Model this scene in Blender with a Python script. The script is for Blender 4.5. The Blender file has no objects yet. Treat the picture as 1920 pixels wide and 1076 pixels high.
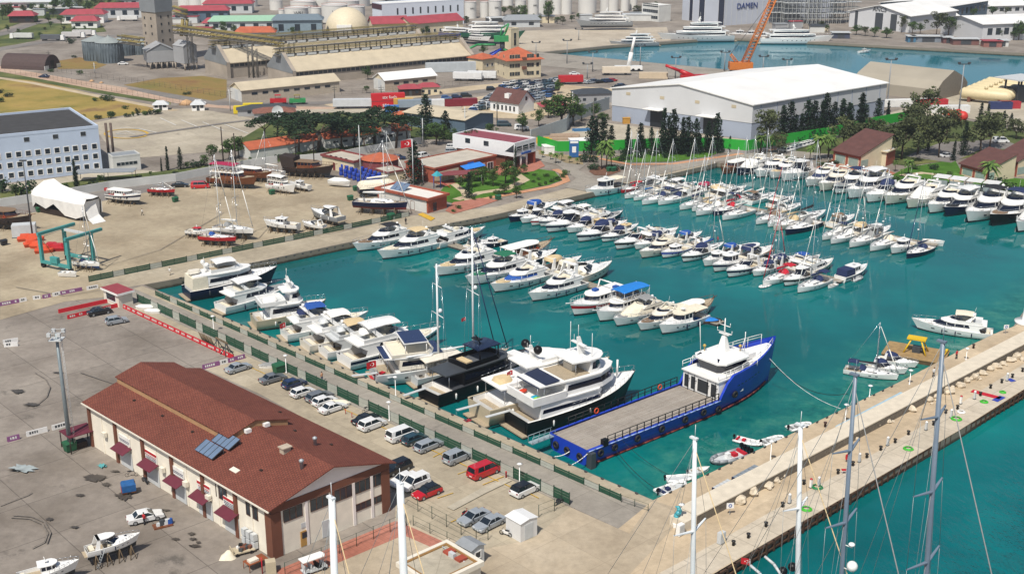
import bpy,math,random
from mathutils import Vector
random.seed(11)
rnd=random.uniform
scene=bpy.context.scene
COL=scene.collection
F,CX,CY,CAMH,PITCH=2280.0,960.0,538.0,80.0,math.radians(18.3897)
SP,CP=math.sin(PITCH),math.cos(PITCH)
LAND=1.6
def P(px,py,z=LAND):
 u=(px-CX)/F;v=(CY-py)/F
 d=(u,CP+v*SP,-SP+v*CP)
 t=(z-CAMH)/d[2]
 return(d[0]*t,d[1]*t)
def W(px,py):return P(px,py,0.0)
def zat(p,py):
 """height of the point above ground place p that shows at picture row py"""
 v=(CY-py)/F
 return CAMH+p[1]*(-SP+v*CP)/(CP+v*SP)
def ang(a,b):return math.atan2(b[1]-a[1],b[0]-a[0])
def dist(a,b):return math.hypot(b[0]-a[0],b[1]-a[1])
def at(px,py,D):
 """point D metres ahead that shows at (px, py)"""
 u=(px-CX)/F;v=(CY-py)/F;t=D/(CP+v*SP)
 return(u*t,D,CAMH+(-SP+v*CP)*t)
def lerp(a,b,t):return a+(b-a)*t
def lp(a,b,t):return(a[0]+(b[0]-a[0])*t,a[1]+(b[1]-a[1])*t)
DIRB=math.radians(42.5)
ORD=['first','second','third','fourth','fifth','sixth','seventh','eighth','ninth','tenth','eleventh','twelfth','thirteenth','fourteenth','fifteenth','sixteenth','seventeenth','eighteenth','nineteenth','twentieth']
TEN={2:'twenty',3:'thirty',4:'forty',5:'fifty',6:'sixty',7:'seventy',8:'eighty',9:'ninety'}
def nth(i):
 i+=1
 if i<=20:return ORD[i-1]
 t,u=divmod(i,10)
 return(TEN[t][:-1]+'ieth')if u==0 else TEN[t]+'-'+ORD[u-1]
def lin(h):
 c=[int(h[i:i+2],16)/255 for i in(0,2,4)]
 return tuple(x/12.92 if x<=.04045 else((x+.055)/1.055)**2.4 for x in c)+(1,)
_M={}
def mat(key,h,rough=.6,metal=0.,var=.12,scale=1.2,bump=0.,spec=.5,coat=0.):
 """plain paint / plaster / cloth with a mottled, slightly dirty tone"""
 if key in _M:return _M[key]
 m=bpy.data.materials.new(key);m.use_nodes=True
 nt=m.node_tree;b=nt.nodes['Principled BSDF']
 b.inputs['Roughness'].default_value=rough;b.inputs['Metallic'].default_value=metal
 b.inputs['Specular IOR Level'].default_value=spec;b.inputs['Coat Weight'].default_value=coat
 c=lin(h)
 if var:
  tc=nt.nodes.new('ShaderNodeTexCoord');n=nt.nodes.new('ShaderNodeTexNoise')
  n.inputs['Scale'].default_value=scale;n.inputs['Detail'].default_value=5
  r=nt.nodes.new('ShaderNodeValToRGB')
  r.color_ramp.elements[0].position=.3;r.color_ramp.elements[1].position=.72
  r.color_ramp.elements[0].color=tuple(x*(1-var)for x in c[:3])+(1,)
  r.color_ramp.elements[1].color=tuple(min(1,x*(1+var*.6))for x in c[:3])+(1,)
  nt.links.new(tc.outputs['Object'],n.inputs['Vector']);nt.links.new(n.outputs['Fac'],r.inputs['Fac'])
  nt.links.new(r.outputs['Color'],b.inputs['Base Color'])
  if bump:
   bp=nt.nodes.new('ShaderNodeBump');bp.inputs['Strength'].default_value=bump
   nt.links.new(n.outputs['Fac'],bp.inputs['Height']);nt.links.new(bp.outputs['Normal'],b.inputs['Normal'])
 else:b.inputs['Base Color'].default_value=c
 _M[key]=m;return m
class G:
 """tiny node-graph helper"""
 def __init__(s,name):
  s.m=bpy.data.materials.new(name);s.m.use_nodes=True;s.nt=s.m.node_tree;s.b=s.nt.nodes['Principled BSDF']
  s.tc=s.nt.nodes.new('ShaderNodeTexCoord')
 def n(s,t,**kw):
  x=s.nt.nodes.new('ShaderNode'+t)
  for k,v in kw.items():
   if k[0]=='_':setattr(x,k[1:],v)
   else:x.inputs[k.replace('__',' ')].default_value=v
  return x
 def l(s,a,b):s.nt.links.new(a,b)
 def noise(s,scale,detail=5,rough=.55,coord='Object',st=None):
  x=s.n('TexNoise',Scale=scale,Detail=detail,Roughness=rough)
  v=s.tc.outputs[coord]
  if st:
   mp=s.n('Mapping');mp.inputs['Scale'].default_value=st[:3]
   if len(st)>3:mp.inputs['Rotation'].default_value=(0,0,st[3])
   s.l(v,mp.inputs['Vector']);v=mp.outputs['Vector']
  s.l(v,x.inputs['Vector']);return x.outputs['Fac']
 def ramp(s,fac,*stops):
  r=s.n('ValToRGB');e=r.color_ramp.elements
  while len(e)<len(stops):e.new(.5)
  for k,(p,c)in enumerate(stops):
   e[k].position=p;e[k].color=lin(c)if isinstance(c,str)else(c,c,c,1)
  s.l(fac,r.inputs['Fac']);return r.outputs['Color']
 def mix(s,fac,a,b,mode='MIX'):
  x=s.n('Mix',_data_type='RGBA',_blend_type=mode)
  for v,i in((fac,0),(a,6),(b,7)):
   if isinstance(v,(int,float)):x.inputs[i].default_value=v
   elif isinstance(v,str):x.inputs[i].default_value=lin(v)
   else:s.l(v,x.inputs[i])
  return x.outputs[2]
 def bump(s,h,st=.3,d=.05):
  x=s.n('Bump',Strength=st,Distance=d);s.l(h,x.inputs['Height']);s.l(x.outputs['Normal'],s.b.inputs['Normal'])
 def out(s,col,rough=.8,spec=.4):
  if isinstance(col,str):s.b.inputs['Base Color'].default_value=lin(col)
  else:s.l(col,s.b.inputs['Base Color'])
  s.b.inputs['Roughness'].default_value=rough;s.b.inputs['Specular IOR Level'].default_value=spec
  _M[s.m.name]=s.m;return s.m
def concrete(name,lo,mid,hi,slab=6.,joint=.35,stain=.5,rot=DIRB,dark='4e4a45'):
 g=G(name)
 a=g.noise(.07,6,.6);b_=g.noise(.9,6,.65);c=g.noise(.025,3,.5)
 base=g.ramp(a,(.3,lo),(.5,mid),(.7,hi))
 fine=g.ramp(b_,(.25,.72),(.7,1.08))
 base=g.mix(.8,base,fine,'MULTIPLY')
 st=g.ramp(g.noise(.16,8,.72,st=(1,1,1,.8)),(.60,0.),(.70,1.))
 mm=g.n('Math',_operation='MULTIPLY');g.l(st,mm.inputs[0]);mm.inputs[1].default_value=stain
 base=g.mix(mm.outputs[0],base,dark)
 if slab:
  br=g.n('TexBrick',Scale=1.,Mortar__Size=.012,Brick__Width=slab,Row__Height=slab,_offset=0.)
  br.inputs['Color1'].default_value=(1,1,1,1);br.inputs['Color2'].default_value=(.88,.88,.88,1)
  br.inputs['Mortar'].default_value=(1-joint,)*3+(1,);br.inputs['Bias'].default_value=0.
  br.inputs['Mortar Size'].default_value=.06
  mp=g.n('Mapping');mp.inputs['Rotation'].default_value=(0,0,-rot)
  g.l(g.tc.outputs['Object'],mp.inputs['Vector']);g.l(mp.outputs['Vector'],br.inputs['Vector'])
  base=g.mix(1.,base,br.outputs['Color'],'MULTIPLY')
 g.bump(b_,.15,.03)
 return g.out(base,.85,.25)
class MB:
 def __init__(s):s.v=[];s.f=[];s.m=[];s.s=[]
 def add(s,vs,fs,mi=0,sm=False):
  o=len(s.v);s.v+=[tuple(v)for v in vs]
  for f in fs:s.f.append([o+i for i in f]);s.m.append(mi);s.s.append(sm)
  return s
 def box(s,x0,x1,y0,y1,z0,z1,mi=0):
  vs=[(x,y,z)for z in(z0,z1)for x,y in((x0,y0),(x1,y0),(x1,y1),(x0,y1))]
  return s.add(vs,[(3,2,1,0),(4,5,6,7),(0,1,5,4),(1,2,6,5),(2,3,7,6),(3,0,4,7)],mi)
 def rbox(s,c,d,rz=0,mi=0,rx=0):
  """box of size d round centre c turned by rz (rx: pitch about its own length)"""
  ca,sa=math.cos(rz),math.sin(rz);cb,sb=math.cos(rx),math.sin(rx)
  vs=[]
  for z in(-.5,.5):
   for x,y in((-.5,-.5),(.5,-.5),(.5,.5),(-.5,.5)):
    X,Y,Z=x*d[0],y*d[1],z*d[2]
    X,Z=X*cb-Z*sb,X*sb+Z*cb
    vs.append((c[0]+X*ca-Y*sa,c[1]+X*sa+Y*ca,c[2]+Z))
  return s.add(vs,[(3,2,1,0),(4,5,6,7),(0,1,5,4),(1,2,6,5),(2,3,7,6),(3,0,4,7)],mi)
 def quad(s,*p,mi=0):return s.add(p,[tuple(range(len(p)))],mi)
 def prism(s,poly,z0,z1,mi=0,side=None,bottom=True):
  n=len(poly)
  if sum(poly[i][0]*poly[(i+1)%n][1]-poly[(i+1)%n][0]*poly[i][1]for i in range(n))<0:poly=poly[::-1]
  vs=[(x,y,z0)for x,y in poly]+[(x,y,z1)for x,y in poly]
  s.add(vs,[tuple(range(n,2*n))]+([tuple(range(n-1,-1,-1))]if bottom else[]),mi)
  o=len(s.v)-2*n
  for i in range(n):
   s.f.append([o+i,o+(i+1)%n,o+n+(i+1)%n,o+n+i]);s.m.append(mi if side is None else side);s.s.append(False)
  return s
 def loft(s,rings,mi=0,closed=True,cap0=False,cap1=False,sm=False,mats=None):
  n=len(rings[0]);vs=[v for r in rings for v in r];o=len(s.v);s.v+=[tuple(v)for v in vs]
  for j in range(len(rings)-1):
   for i in range(n if closed else n-1):
    a=o+j*n+i;b=o+j*n+(i+1)%n
    s.f.append([a,b,b+n,a+n]);s.m.append(mats[j]if mats else mi);s.s.append(sm)
  if cap0:s.f.append([o+i for i in range(n-1,-1,-1)]);s.m.append(mats[0]if mats else mi);s.s.append(False)
  if cap1:
   e=o+(len(rings)-1)*n
   s.f.append([e+i for i in range(n)]);s.m.append(mats[-1]if mats else mi);s.s.append(False)
  return s
 def tube(s,a,b,r,r2=None,n=6,mi=0,cap=True,sm=True):
  a,b=Vector(a),Vector(b);d=b-a
  if d.length<1e-6:return s
  d.normalize();u=d.cross(Vector((0,0,1))if abs(d.z)<.95 else Vector((1,0,0))).normalized();w=d.cross(u)
  r2=r if r2 is None else r2
  R=[[c+(u*math.cos(t)+w*math.sin(t))*q for t in[-2*math.pi*k/n for k in range(n)]]for c,q in((a,r),(b,r2))]
  return s.loft(R,mi,True,cap,cap,sm)
 def path(s,pts,r,n=5,mi=0):
  for a,b in zip(pts,pts[1:]):s.tube(a,b,r,n=n,mi=mi)
  return s
 def sphere(s,c,r,mi=0,nu=12,nv=8,sc=(1,1,1),half=False):
  rings=[]
  for j in range(nv+1):
   t=(math.pi/2 if half else math.pi)*j/nv
   z=math.cos(t);q=max(math.sin(t),1e-3)
   rings.append([(c[0]+r*sc[0]*q*math.cos(2*math.pi*i/nu),c[1]+r*sc[1]*q*math.sin(2*math.pi*i/nu),c[2]+r*sc[2]*z)for i in range(nu)])
  return s.loft(rings[::-1],mi,True,False,False,True)
 def lathe(s,prof,c=(0,0,0),n=16,mi=0,sm=True,cap=True):
  return s.loft([[(c[0]+r*math.cos(2*math.pi*i/n),c[1]+r*math.sin(2*math.pi*i/n),c[2]+z)for i in range(n)]for r,z in prof],mi,True,cap,cap,sm)
 def torus(s,c,R,r,mi=0,ax='y',n=14,k=6):
  rings=[]
  for i in range(n+1):
   t=2*math.pi*i/n;ring=[]
   for j in range(k):
    p=2*math.pi*j/k;q=R+r*math.cos(p);a,b,h=q*math.cos(t),q*math.sin(t),r*math.sin(p)
    ring.append({'y':(c[0]+a,c[1]+h,c[2]+b),'z':(c[0]+a,c[1]+b,c[2]+h),'x':(c[0]+h,c[1]+a,c[2]+b)}[ax])
   rings.append(ring)
  return s.loft(rings,mi,True,sm=True)
 def build(s,name,mats,parent=None,loc=None,rz=None):
  me=bpy.data.meshes.new(name);me.from_pydata(s.v,[],s.f)
  for m in(mats if isinstance(mats,(list,tuple))else[mats]):me.materials.append(m)
  me.polygons.foreach_set('material_index',s.m);me.polygons.foreach_set('use_smooth',s.s)
  me.update()
  o=bpy.data.objects.new(name,me);COL.objects.link(o)
  if parent:o.parent=parent
  if loc:o.location=loc if len(loc)==3 else(loc[0],loc[1],LAND)
  if rz is not None:o.rotation_euler[2]=rz
  return o
LABELS={}
def tag(o,label,cat,group=None):
 o['label']=label;o['category']=cat
 if group:o['group']=group
 n=len(label.replace(',',' ').split())
 if n<4 or n>16:print('LABEL LENGTH',n,label)
 k=LABELS.get(label)
 if label in LABELS and not(group and k==group):print('LABEL TWICE',label)
 LABELS[label]=group
 return o
def thing(name,label,cat,loc=(0,0,0),rz=0.,group=None):
 o=bpy.data.objects.new(name,None);COL.objects.link(o);o.empty_display_size=.5
 o.location=loc if len(loc)==3 else(loc[0],loc[1],LAND);o.rotation_euler[2]=rz
 return tag(o,label,cat,group)
def kind(o,k):o['kind']=k;return o
white=mat('white_gelcoat','e9e8e4',.3,var=.05,coat=.2)
offwhite=mat('ivory_gelcoat','ddd6c6',.35,var=.06)
beige=mat('beige_paint','b9ac92',.4,var=.08)
navy=mat('navy_gelcoat','121d3c',.35,var=.1,spec=.3)
black=mat('black_gelcoat','101114',.4,var=.1,spec=.25)
grey=mat('grey_paint','8d9194',.45,var=.1)
dgrey=mat('dark_grey_paint','3f4347',.5,var=.12)
lgrey=mat('light_grey_paint','bfc2c2',.5,var=.08)
glass=mat('dark_boat_glass','0d1424',.08,var=0,spec=.7)
bglass=mat('building_glass','27313a',.12,var=.25,scale=.8,spec=.6)
teak=mat('teak_deck','a5967e',.7,var=.2,scale=4)
wood=mat('varnished_wood','6e3f22',.4,var=.25,scale=3)
dwood=mat('dark_tarred_wood','2f221b',.75,var=.3,scale=2)
chrome=mat('stainless_steel','c9ccd0',.25,.8,var=0)
alu=mat('mast_aluminium','a3a9ac',.45,.2,var=.05)
wmast=mat('mast_white_paint','d8dcdd',.35,var=.05)
gmast=mat('mast_grey_paint','6d7b8a',.4,var=.08)
rubber=mat('black_rubber','17171a',.7,var=.2,scale=5)
rope=mat('rope_fibre','8c8674',.9,var=.1)
red=mat('red_paint','b01722',.4,var=.1)
CL={'navy':mat('navy_canvas','1b2a52',.85,var=.15,scale=3),'blue':mat('blue_canvas','1f4f9a',.85,var=.15,scale=3),'sky':mat('bright_blue_canvas','1878c8',.8,var=.1,scale=2),'beige':mat('beige_canvas','cbb58c',.9,var=.1,scale=3),'cream':mat('cream_canvas','ddd4be',.9,var=.1,scale=3),'white':mat('white_canvas','e6e4dd',.85,var=.08,scale=3),'green':mat('green_canvas','17694a',.85,var=.15,scale=3),'red':mat('red_canvas','b5142a',.85,var=.15,scale=3),'black':mat('black_canvas','1c1d22',.85,var=.15,scale=3),'grey':mat('grey_canvas','8b8c8b',.9,var=.12,scale=3),'brown':mat('brown_canvas','7c6650',.9,var=.12,scale=3),'magenta':mat('crimson_canvas','9c1744',.85,var=.1,scale=3)}
HU={'white':white,'ivory':offwhite,'navy':navy,'black':black,'grey':grey,'beige':beige,'red':red,'wood':wood,'dwood':dwood,'blue':mat('ship_blue_paint','1b3db0',.4,var=.12,scale=.5,coat=.1),'lgrey':lgrey,'green':mat('green_hull','1f5a45',.5)}
boot=mat('antifouling_dark','20262c',.6,var=.2)
bootblue=mat('antifouling_blue','1c3560',.6,var=.2)
bootred=mat('antifouling_red','6d2a24',.7,var=.2)
class Hull:
 def __init__(s,L,B,zb,zs,tr=.86,full=.42,pw=2.1,rake=.1,flare=.82):
  s.L,s.B,s.zb,s.zs,s.tr,s.full,s.pw,s.rake,s.flare=L,B,zb,zs,tr,full,pw,rake,flare
 def b(s,t):
  if t<s.full:return s.B/2*(s.tr+(1-s.tr)*math.sin(math.pi/2*t/s.full))
  return s.B/2*max(.02,1-((t-s.full)/(1-s.full))**s.pw)
 def z(s,t):return s.zs+(s.zb-s.zs)*t**1.8
 def x(s,t):return-s.L/2+s.L*t
 def t(s,x):return(x+s.L/2)/s.L
 def side(s,t,h,off=0.):
  """a point of the starboard shell (y<0): h = 0 at the water, 1 at the gunwale"""
  b=s.b(t)*lerp(s.flare*(1-.25*t*t),1,h**.8)+off
  return(s.x(t)-s.L*s.rake*(1-h)*t**3,-b,s.z(t)*h)
 def shell(s,n=12):
  m=MB();hs=[1,.86,.6,.16,-.18];ts=[i/n for i in range(n)]+[.97,1.]
  R=[]
  for h in hs:
   row=[]
   for t in ts:
    if h>=0:p=s.side(t,h)
    else:
     q=s.side(t,0);p=(q[0],q[1]*.72,-.35)
    row.append(p)
   R.append(row)
  for sg in(1,-1):
   rr=[[(x,y*sg,z)for x,y,z in row]for row in R]
   if sg>0:rr=[r[::-1]for r in rr]
   m.loft([list(r)for r in rr],closed=False,sm=True,mats=[0,1,0,2])
  tr=[(x,y,z)for x,y,z in[r[0]for r in R]]
  m.quad(*([tr[i]for i in range(len(tr))]+[(x,-y,z)for x,y,z in tr[::-1]]),mi=0)
  for sg in(1,-1):
   a=[(x,y*sg,z)for x,y,z in R[0]];b=[(x,y*sg*.9,z+.005)for x,y,z in R[0]]
   m.loft([a,b]if sg<0 else[b,a],closed=False,mats=[3])
  return m
 def deck(s,t0,t1,dz=-.06,k=.9,n=10):
  ts=[lerp(t0,t1,i/n)for i in range(n+1)]
  m=MB()
  m.loft([[(s.x(t),s.b(t)*k,s.z(t)+dz)for t in ts],[(s.x(t),-s.b(t)*k,s.z(t)+dz)for t in ts]],closed=False)
  m.f=[f[::-1]for f in m.f]
  return m
 def well(s,t0,t1,dep=.7,k=.88,n=4):
  """cockpit: floor (0) and inner walls (1)"""
  ts=[lerp(t0,t1,i/n)for i in range(n+1)];zf=s.zs-dep
  m=MB()
  for sg in(1,-1):
   m.loft([[(s.x(t),sg*s.b(t)*k,s.z(t))for t in ts],[(s.x(t),sg*s.b(t)*k,zf)for t in ts]],closed=False,mi=1)
  m.loft([[(s.x(t),s.b(t)*k,zf)for t in ts],[(s.x(t),-s.b(t)*k,zf)for t in ts]],closed=False,mi=0)
  for t in(t0,t1):m.quad((s.x(t),s.b(t)*k,zf),(s.x(t),-s.b(t)*k,zf),(s.x(t),-s.b(t)*k,s.z(t)),(s.x(t),s.b(t)*k,s.z(t)),mi=1)
  return m
 def rail(s,t0,t1,h=.7,r=.025,n=6,k=.95):
  m=MB();ts=[lerp(t0,t1,i/n)for i in range(n+1)]
  for sg in(1,-1):
   top=[(s.x(t),sg*s.b(t)*k,s.z(t)+h)for t in ts]
   m.path(top,r,4)
   for t in ts:m.tube((s.x(t),sg*s.b(t)*k,s.z(t)-.05),(s.x(t),sg*s.b(t)*k,s.z(t)+h),r*.8,n=4,cap=False)
  return m
def plan(x0,x1,w,nose,z,wa=None,fl=.62):
 wa=w if wa is None else wa;xm=lerp(x0,x1-nose,.6)
 h=[(x0,-wa),(xm,-w),(x1-nose,-w*.97),(x1-nose*.35,-w*fl),(x1,-w*.22)]
 return[(x,y,z)for x,y in h]+[(x,-y,z)for x,y in h[::-1]]
def slab(m,x0,x1,w,nose,z0,z1,mi=0,wa=None,d=.0):
 return m.loft([plan(x0,x1,w,nose,z0,wa),plan(x0-d,x1-d,w,nose,z1,wa)],mi,True,True,True)
def tub(x0,x1,w,nose,z0,z1,th=.18,rake=.25,floor=.12):
 m=MB()
 m.loft([plan(x0,x1,w,nose,z0),plan(x0-.05,x1-rake,w*1.02,nose,z1),plan(x0+th,x1-rake-th,w*1.02-th,nose,z1),plan(x0+th,x1-rake-th,w-th,nose,z0+floor)],closed=True,mats=[0,0,0])
 m.quad(*plan(x0+th,x1-rake-th,w-th,nose,z0+floor),mi=1)
 return m
def canopy(x0,x1,w,z,camber=.18,th=.06,n=6):
 m=MB();R=[]
 for j in range(n+1):
  y=lerp(-w,w,j/n);R.append([(x0,y,z-camber*(2*j/n-1)**2*1.4),(lerp(x0,x1,.5),y,z+camber-camber*(2*j/n-1)**2*1.4),(x1,y,z-camber*(2*j/n-1)**2*1.4)])
 m.loft(R,closed=False,sm=True);o=len(m.v)
 m.loft([[(x,y,q-th)for x,y,q in r]for r in R][::-1],closed=False,sm=True)
 return m
def posts(pts,r=.03):
 m=MB()
 for a,b in pts:m.tube(a,b,r,n=5)
 return m
def fenders(h,root,col,k=1.,ts=(.25,.45,.62)):
 for sg in(-1,1):
  for t in ts:
   x,y,z=h.side(t,.55,.1*k);m=MB()
   m.lathe([(.02,-.42*k),(.11*k,-.36*k),(.12*k,.3*k),(.03,.42*k)],(0,0,0),8)
   f=m.build('fender',col,root);f.location=(x,sg*-y,z)
def ports(h,root,t0,t1,n,hh=.62,w=.5,ht=.18,name='porthole'):
 for sg in(-1,1):
  m=MB()
  for i in range(n):
   t=lerp(t0,t1,i/max(1,n-1));dt=w/h.L/2;dh=ht/h.z(t)/2
   q=[h.side(t-dt,hh-dh,.02),h.side(t+dt,hh-dh,.02),h.side(t+dt,hh+dh,.02),h.side(t-dt,hh+dh,.02)]
   q=[(x,-sg*y,z)for x,y,z in q]
   m.quad(*(q if sg<0 else q[::-1]))
  m.build(name,glass,root)
def outboard(root,x,y,z,k=1.,col=black):
 m=MB();m.loft([[(x+a*k,y+b*k,z+c*k)for a,b in((-.25,-.18),(.15,-.18),(.15,.18),(-.25,.18))]for c in(.35,.6)],cap0=True,cap1=True)
 m.loft([[(x+a*k*q,y+b*k*q,z+c*k)for a,b in((-.25,-.18),(.15,-.18),(.15,.18),(-.25,.18))]for c,q in((.6,1),(.85,.7))],cap1=True)
 m.box(x-.12*k,x+.02*k,y-.07*k,y+.07*k,z-.6*k,z+.35*k)
 m.build('outboard_motor',col,root)
def flag(root,x,y,z,s=.5,name='flag'):
 """red flag with white crescent and star, on its staff"""
 m=MB();m.tube((x,y,z),(x-.15*s,y,z+1.9*s),.02+.01*s,n=5);m.build('flagstaff',wmast,root)
 x-=.15*s;z+=.8*s;m=MB();n=6;L_=1.5*s
 def pt(u,v):return(x-u*L_*.92,y+.12*s*math.sin(u*5),z+s*v-.18*s*u)
 def fl(u,v,d):a=pt(u,v);return(a[0],a[1]+d,a[2])
 for d,rev in((.006,0),(-.006,1)):
  R=[[fl(i/n,0,d)for i in range(n+1)],[fl(i/n,1,d)for i in range(n+1)]]
  m.loft(R if not rev else R[::-1],closed=False,sm=True)
 for d in(.03,-.03):
  k=12
  out=[(.36+.165*math.cos(t),.5+.25*math.sin(t))for t in[math.radians(40+280*i/k)for i in range(k+1)]]
  inn=[(.40+.13*math.cos(t),.5+.2*math.sin(t))for t in[math.radians(48+264*i/k)for i in range(k+1)]]
  m.loft([[fl(u,v,d)for u,v in out],[fl(u,v,d)for u,v in inn]],closed=False,mi=1)
  star=[fl(.58+(.085 if i%2==0 else.035)*math.cos(math.pi+i*math.pi/5),.5+(.125 if i%2==0 else.052)*math.sin(math.pi+i*math.pi/5),d)for i in range(10)]
  m.quad(*star,mi=1)
 m.build(name,[red,white],root)
def boat_root(name,label,bow,L,head,rake,group,cat='boat',z=0.):
 """bow: place of the stem at the waterline; the root stands amidships"""
 d=L/2-L*rake
 return thing(name,label,cat,(bow[0]-math.cos(head)*d,bow[1]-math.sin(head)*d,z),head,group)
def base(root,h,hull='white',stripe=None,bt='boot',deckm=None,t0=.28,dep=.75,gun=None,nodeck=False):
 hm=HU[hull];sm=HU[stripe]if stripe else hm
 h.shell().build('hull',[hm,sm,{'boot':boot,'blue':bootblue,'red':bootred,'white':hm}[bt],gun or(white if hull in('navy','black','blue')else hm)],root)
 h.deck(t0,.985).build('deck',deckm or white,root)
 if t0>.04:h.well(.03,t0,dep).build('cockpit',[teak,white],root)
def flyb(L,label,bow,head,hull='white',stripe=None,top=None,cv=None,pad='grey',deckm=None,tint=None,cat='yacht',group=None,hard=False,house=None,dome=True,sides=3,cover=None,fl=False,name='motor_yacht'):
 k=L/16.;B=L*.275+.4;h=Hull(L,B,2.0*k+.35,1.3*k+.15)
 r=boat_root(name,label,bow,L,head,h.rake,group,cat)
 base(r,h,hull,stripe,deckm=deckm,t0=.25,dep=.8*k)
 hm=house or white;gl=tint or glass
 z0=h.z(.5)-.12*k;w=B*.435
 m=MB();m.loft([plan(-.23*L,.31*L,w,.2*L,z0-.1),plan(-.23*L,.25*L,w*.97,.17*L,z0+.55*k)],cap1=True)
 for sg in(1,-1):
  for xx in(-.15,-.04,.06):m.rbox((xx*L,sg*w*.915,z0+.9*k),(.1*k,.07,.74*k),0)
 m.build('cabin',hm,r)
 m=MB();m.loft([plan(-.225*L,.245*L,w*.955,.17*L,z0+.55*k),plan(-.2*L,.13*L,w*.86,.15*L,z0+1.25*k)]);m.build('window_band',gl,r)
 m=MB();slab(m,-.42*L,.14*L,w*.97,.13*L,z0+1.25*k,z0+1.45*k)
 for sg in(1,-1):
  m.loft([[(-.36*L,sg*w*.98,h.zs-.1),(-.22*L,sg*w*.98,h.zs-.1)],[(-.33*L,sg*w*.96,z0+.6*k),(-.22*L,sg*w*.96,z0+.6*k)],[(-.41*L,sg*w*.95,z0+1.27*k),(-.2*L,sg*w*.95,z0+1.27*k)]],closed=False)
 m.build('flybridge_deck',hm,r)
 tub(-.36*L,.13*L,w*.93,.12*L,z0+1.42*k,z0+1.95*k,th=.14*k,rake=.08*L).build('flybridge',[hm,teak if deckm else lgrey],r)
 m=MB();a=plan(-.1*L,.03*L,w*.84,.1*L,z0+1.93*k)[2:8];b=plan(-.12*L,-.005*L,w*.8,.1*L,z0+2.3*k)[2:8]
 m.loft([a,b],closed=False);m.build('windscreen',glass,r)
 m=MB();m.box(-.24*L,-.12*L,-w*.6,-w*.1,z0+1.5*k,z0+1.9*k);m.box(-.08*L,-.02*L,w*.1,w*.55,z0+1.5*k,z0+2.05*k);m.box(-.25*L,-.2*L,-w*.7,w*.7,z0+1.5*k,z0+1.95*k)
 m.build('seat',CL['cream']if pad!='blue' else CL['navy'],r)
 m=MB();za=z0+2.75*k
 for sg in(1,-1):
  m.loft([[(-.2*L,sg*w*.88,z0+1.6*k),(-.13*L,sg*w*.88,z0+1.6*k),(-.13*L,sg*w*.8,z0+1.6*k),(-.2*L,sg*w*.8,z0+1.6*k)][::1],[(-.27*L,sg*w*.74,za),(-.23*L,sg*w*.74,za),(-.23*L,sg*w*.66,za),(-.27*L,sg*w*.66,za)]],cap1=True)
 m.box(-.275*L,-.225*L,-w*.75,w*.75,za,za+.14*k);m.build('radar_arch',hm,r)
 m=MB()
 if dome:m.sphere((-.25*L,w*.3,za+.45*k),.3*k,nu=10,nv=6)
 m.tube((-.25*L,-w*.4,za),(-.27*L,-w*.4,za+1.6*k),.02,n=4);m.box(-.27*L,-.23*L,-w*.2,w*.05,za+.14*k,za+.3*k)
 m.build('radar',white,r)
 if hard or cv:
  zz=z0+3.25*k
  canopy(*((-.3*L,.02*L)if hard else(-.25*L,-.03*L)),w*.8,zz,.12*k,.1*k if hard else.05).build('hardtop' if hard else 'bimini',white if hard and not cv else CL[cv],r)
  posts([((x*L,sg*w*.8,z0+1.9*k),(x*L,sg*w*.78,zz-.05))for x in(-.24,-.04)for sg in(1,-1)],.035*k).build('bimini_frame',chrome,r)
 m=MB();m.loft([plan(.2*L,.40*L,w*.55,.1*L,h.z(.8)-.02),plan(.2*L,.395*L,w*.52,.1*L,h.z(.8)+.14)],cap1=True);m.build('sunpad',CL[pad]if pad in CL else CL['grey'],r)
 m=MB();m.box(-.232*L,-.228*L,-w*.8,w*.8,h.zs-.6*k,z0+1.2*k);m.build('door',glass,r)
 m=MB();m.box(-.455*L,-.41*L,-w*.7,w*.7,h.zs-.8*k,h.zs-.1*k);m.build('cockpit_sofa',CL['cream'],r)
 m=MB();m.box(-.55*L,-.5*L,-B*.4,B*.4,.25*k,.42*k);m.build('swim_platform',[teak],r)
 h.rail(.5,.99,.65*k,.03).build('rail',chrome,r)
 ports(h,r,.4,.74,sides,.58,.75*k,.22*k)
 if hull in('white','ivory'):fenders(h,r,navy if random.random()<.6 else black,k)
 else:fenders(h,r,white,k)
 if cover:
  m=MB();m.loft([plan(-.2*L,.36*L,w*1.02,.2*L,z0+.3*k),plan(-.1*L,.2*L,w*.8,.16*L,z0+1.6*k),plan(-.05*L,.05*L,w*.5,.06*L,z0+2.2*k)],cap1=True);m.build('boat_cover',CL[cover],r)
 if fl:flag(r,-.47*L,0,h.zs,.55*k+.2)
 return r
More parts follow.
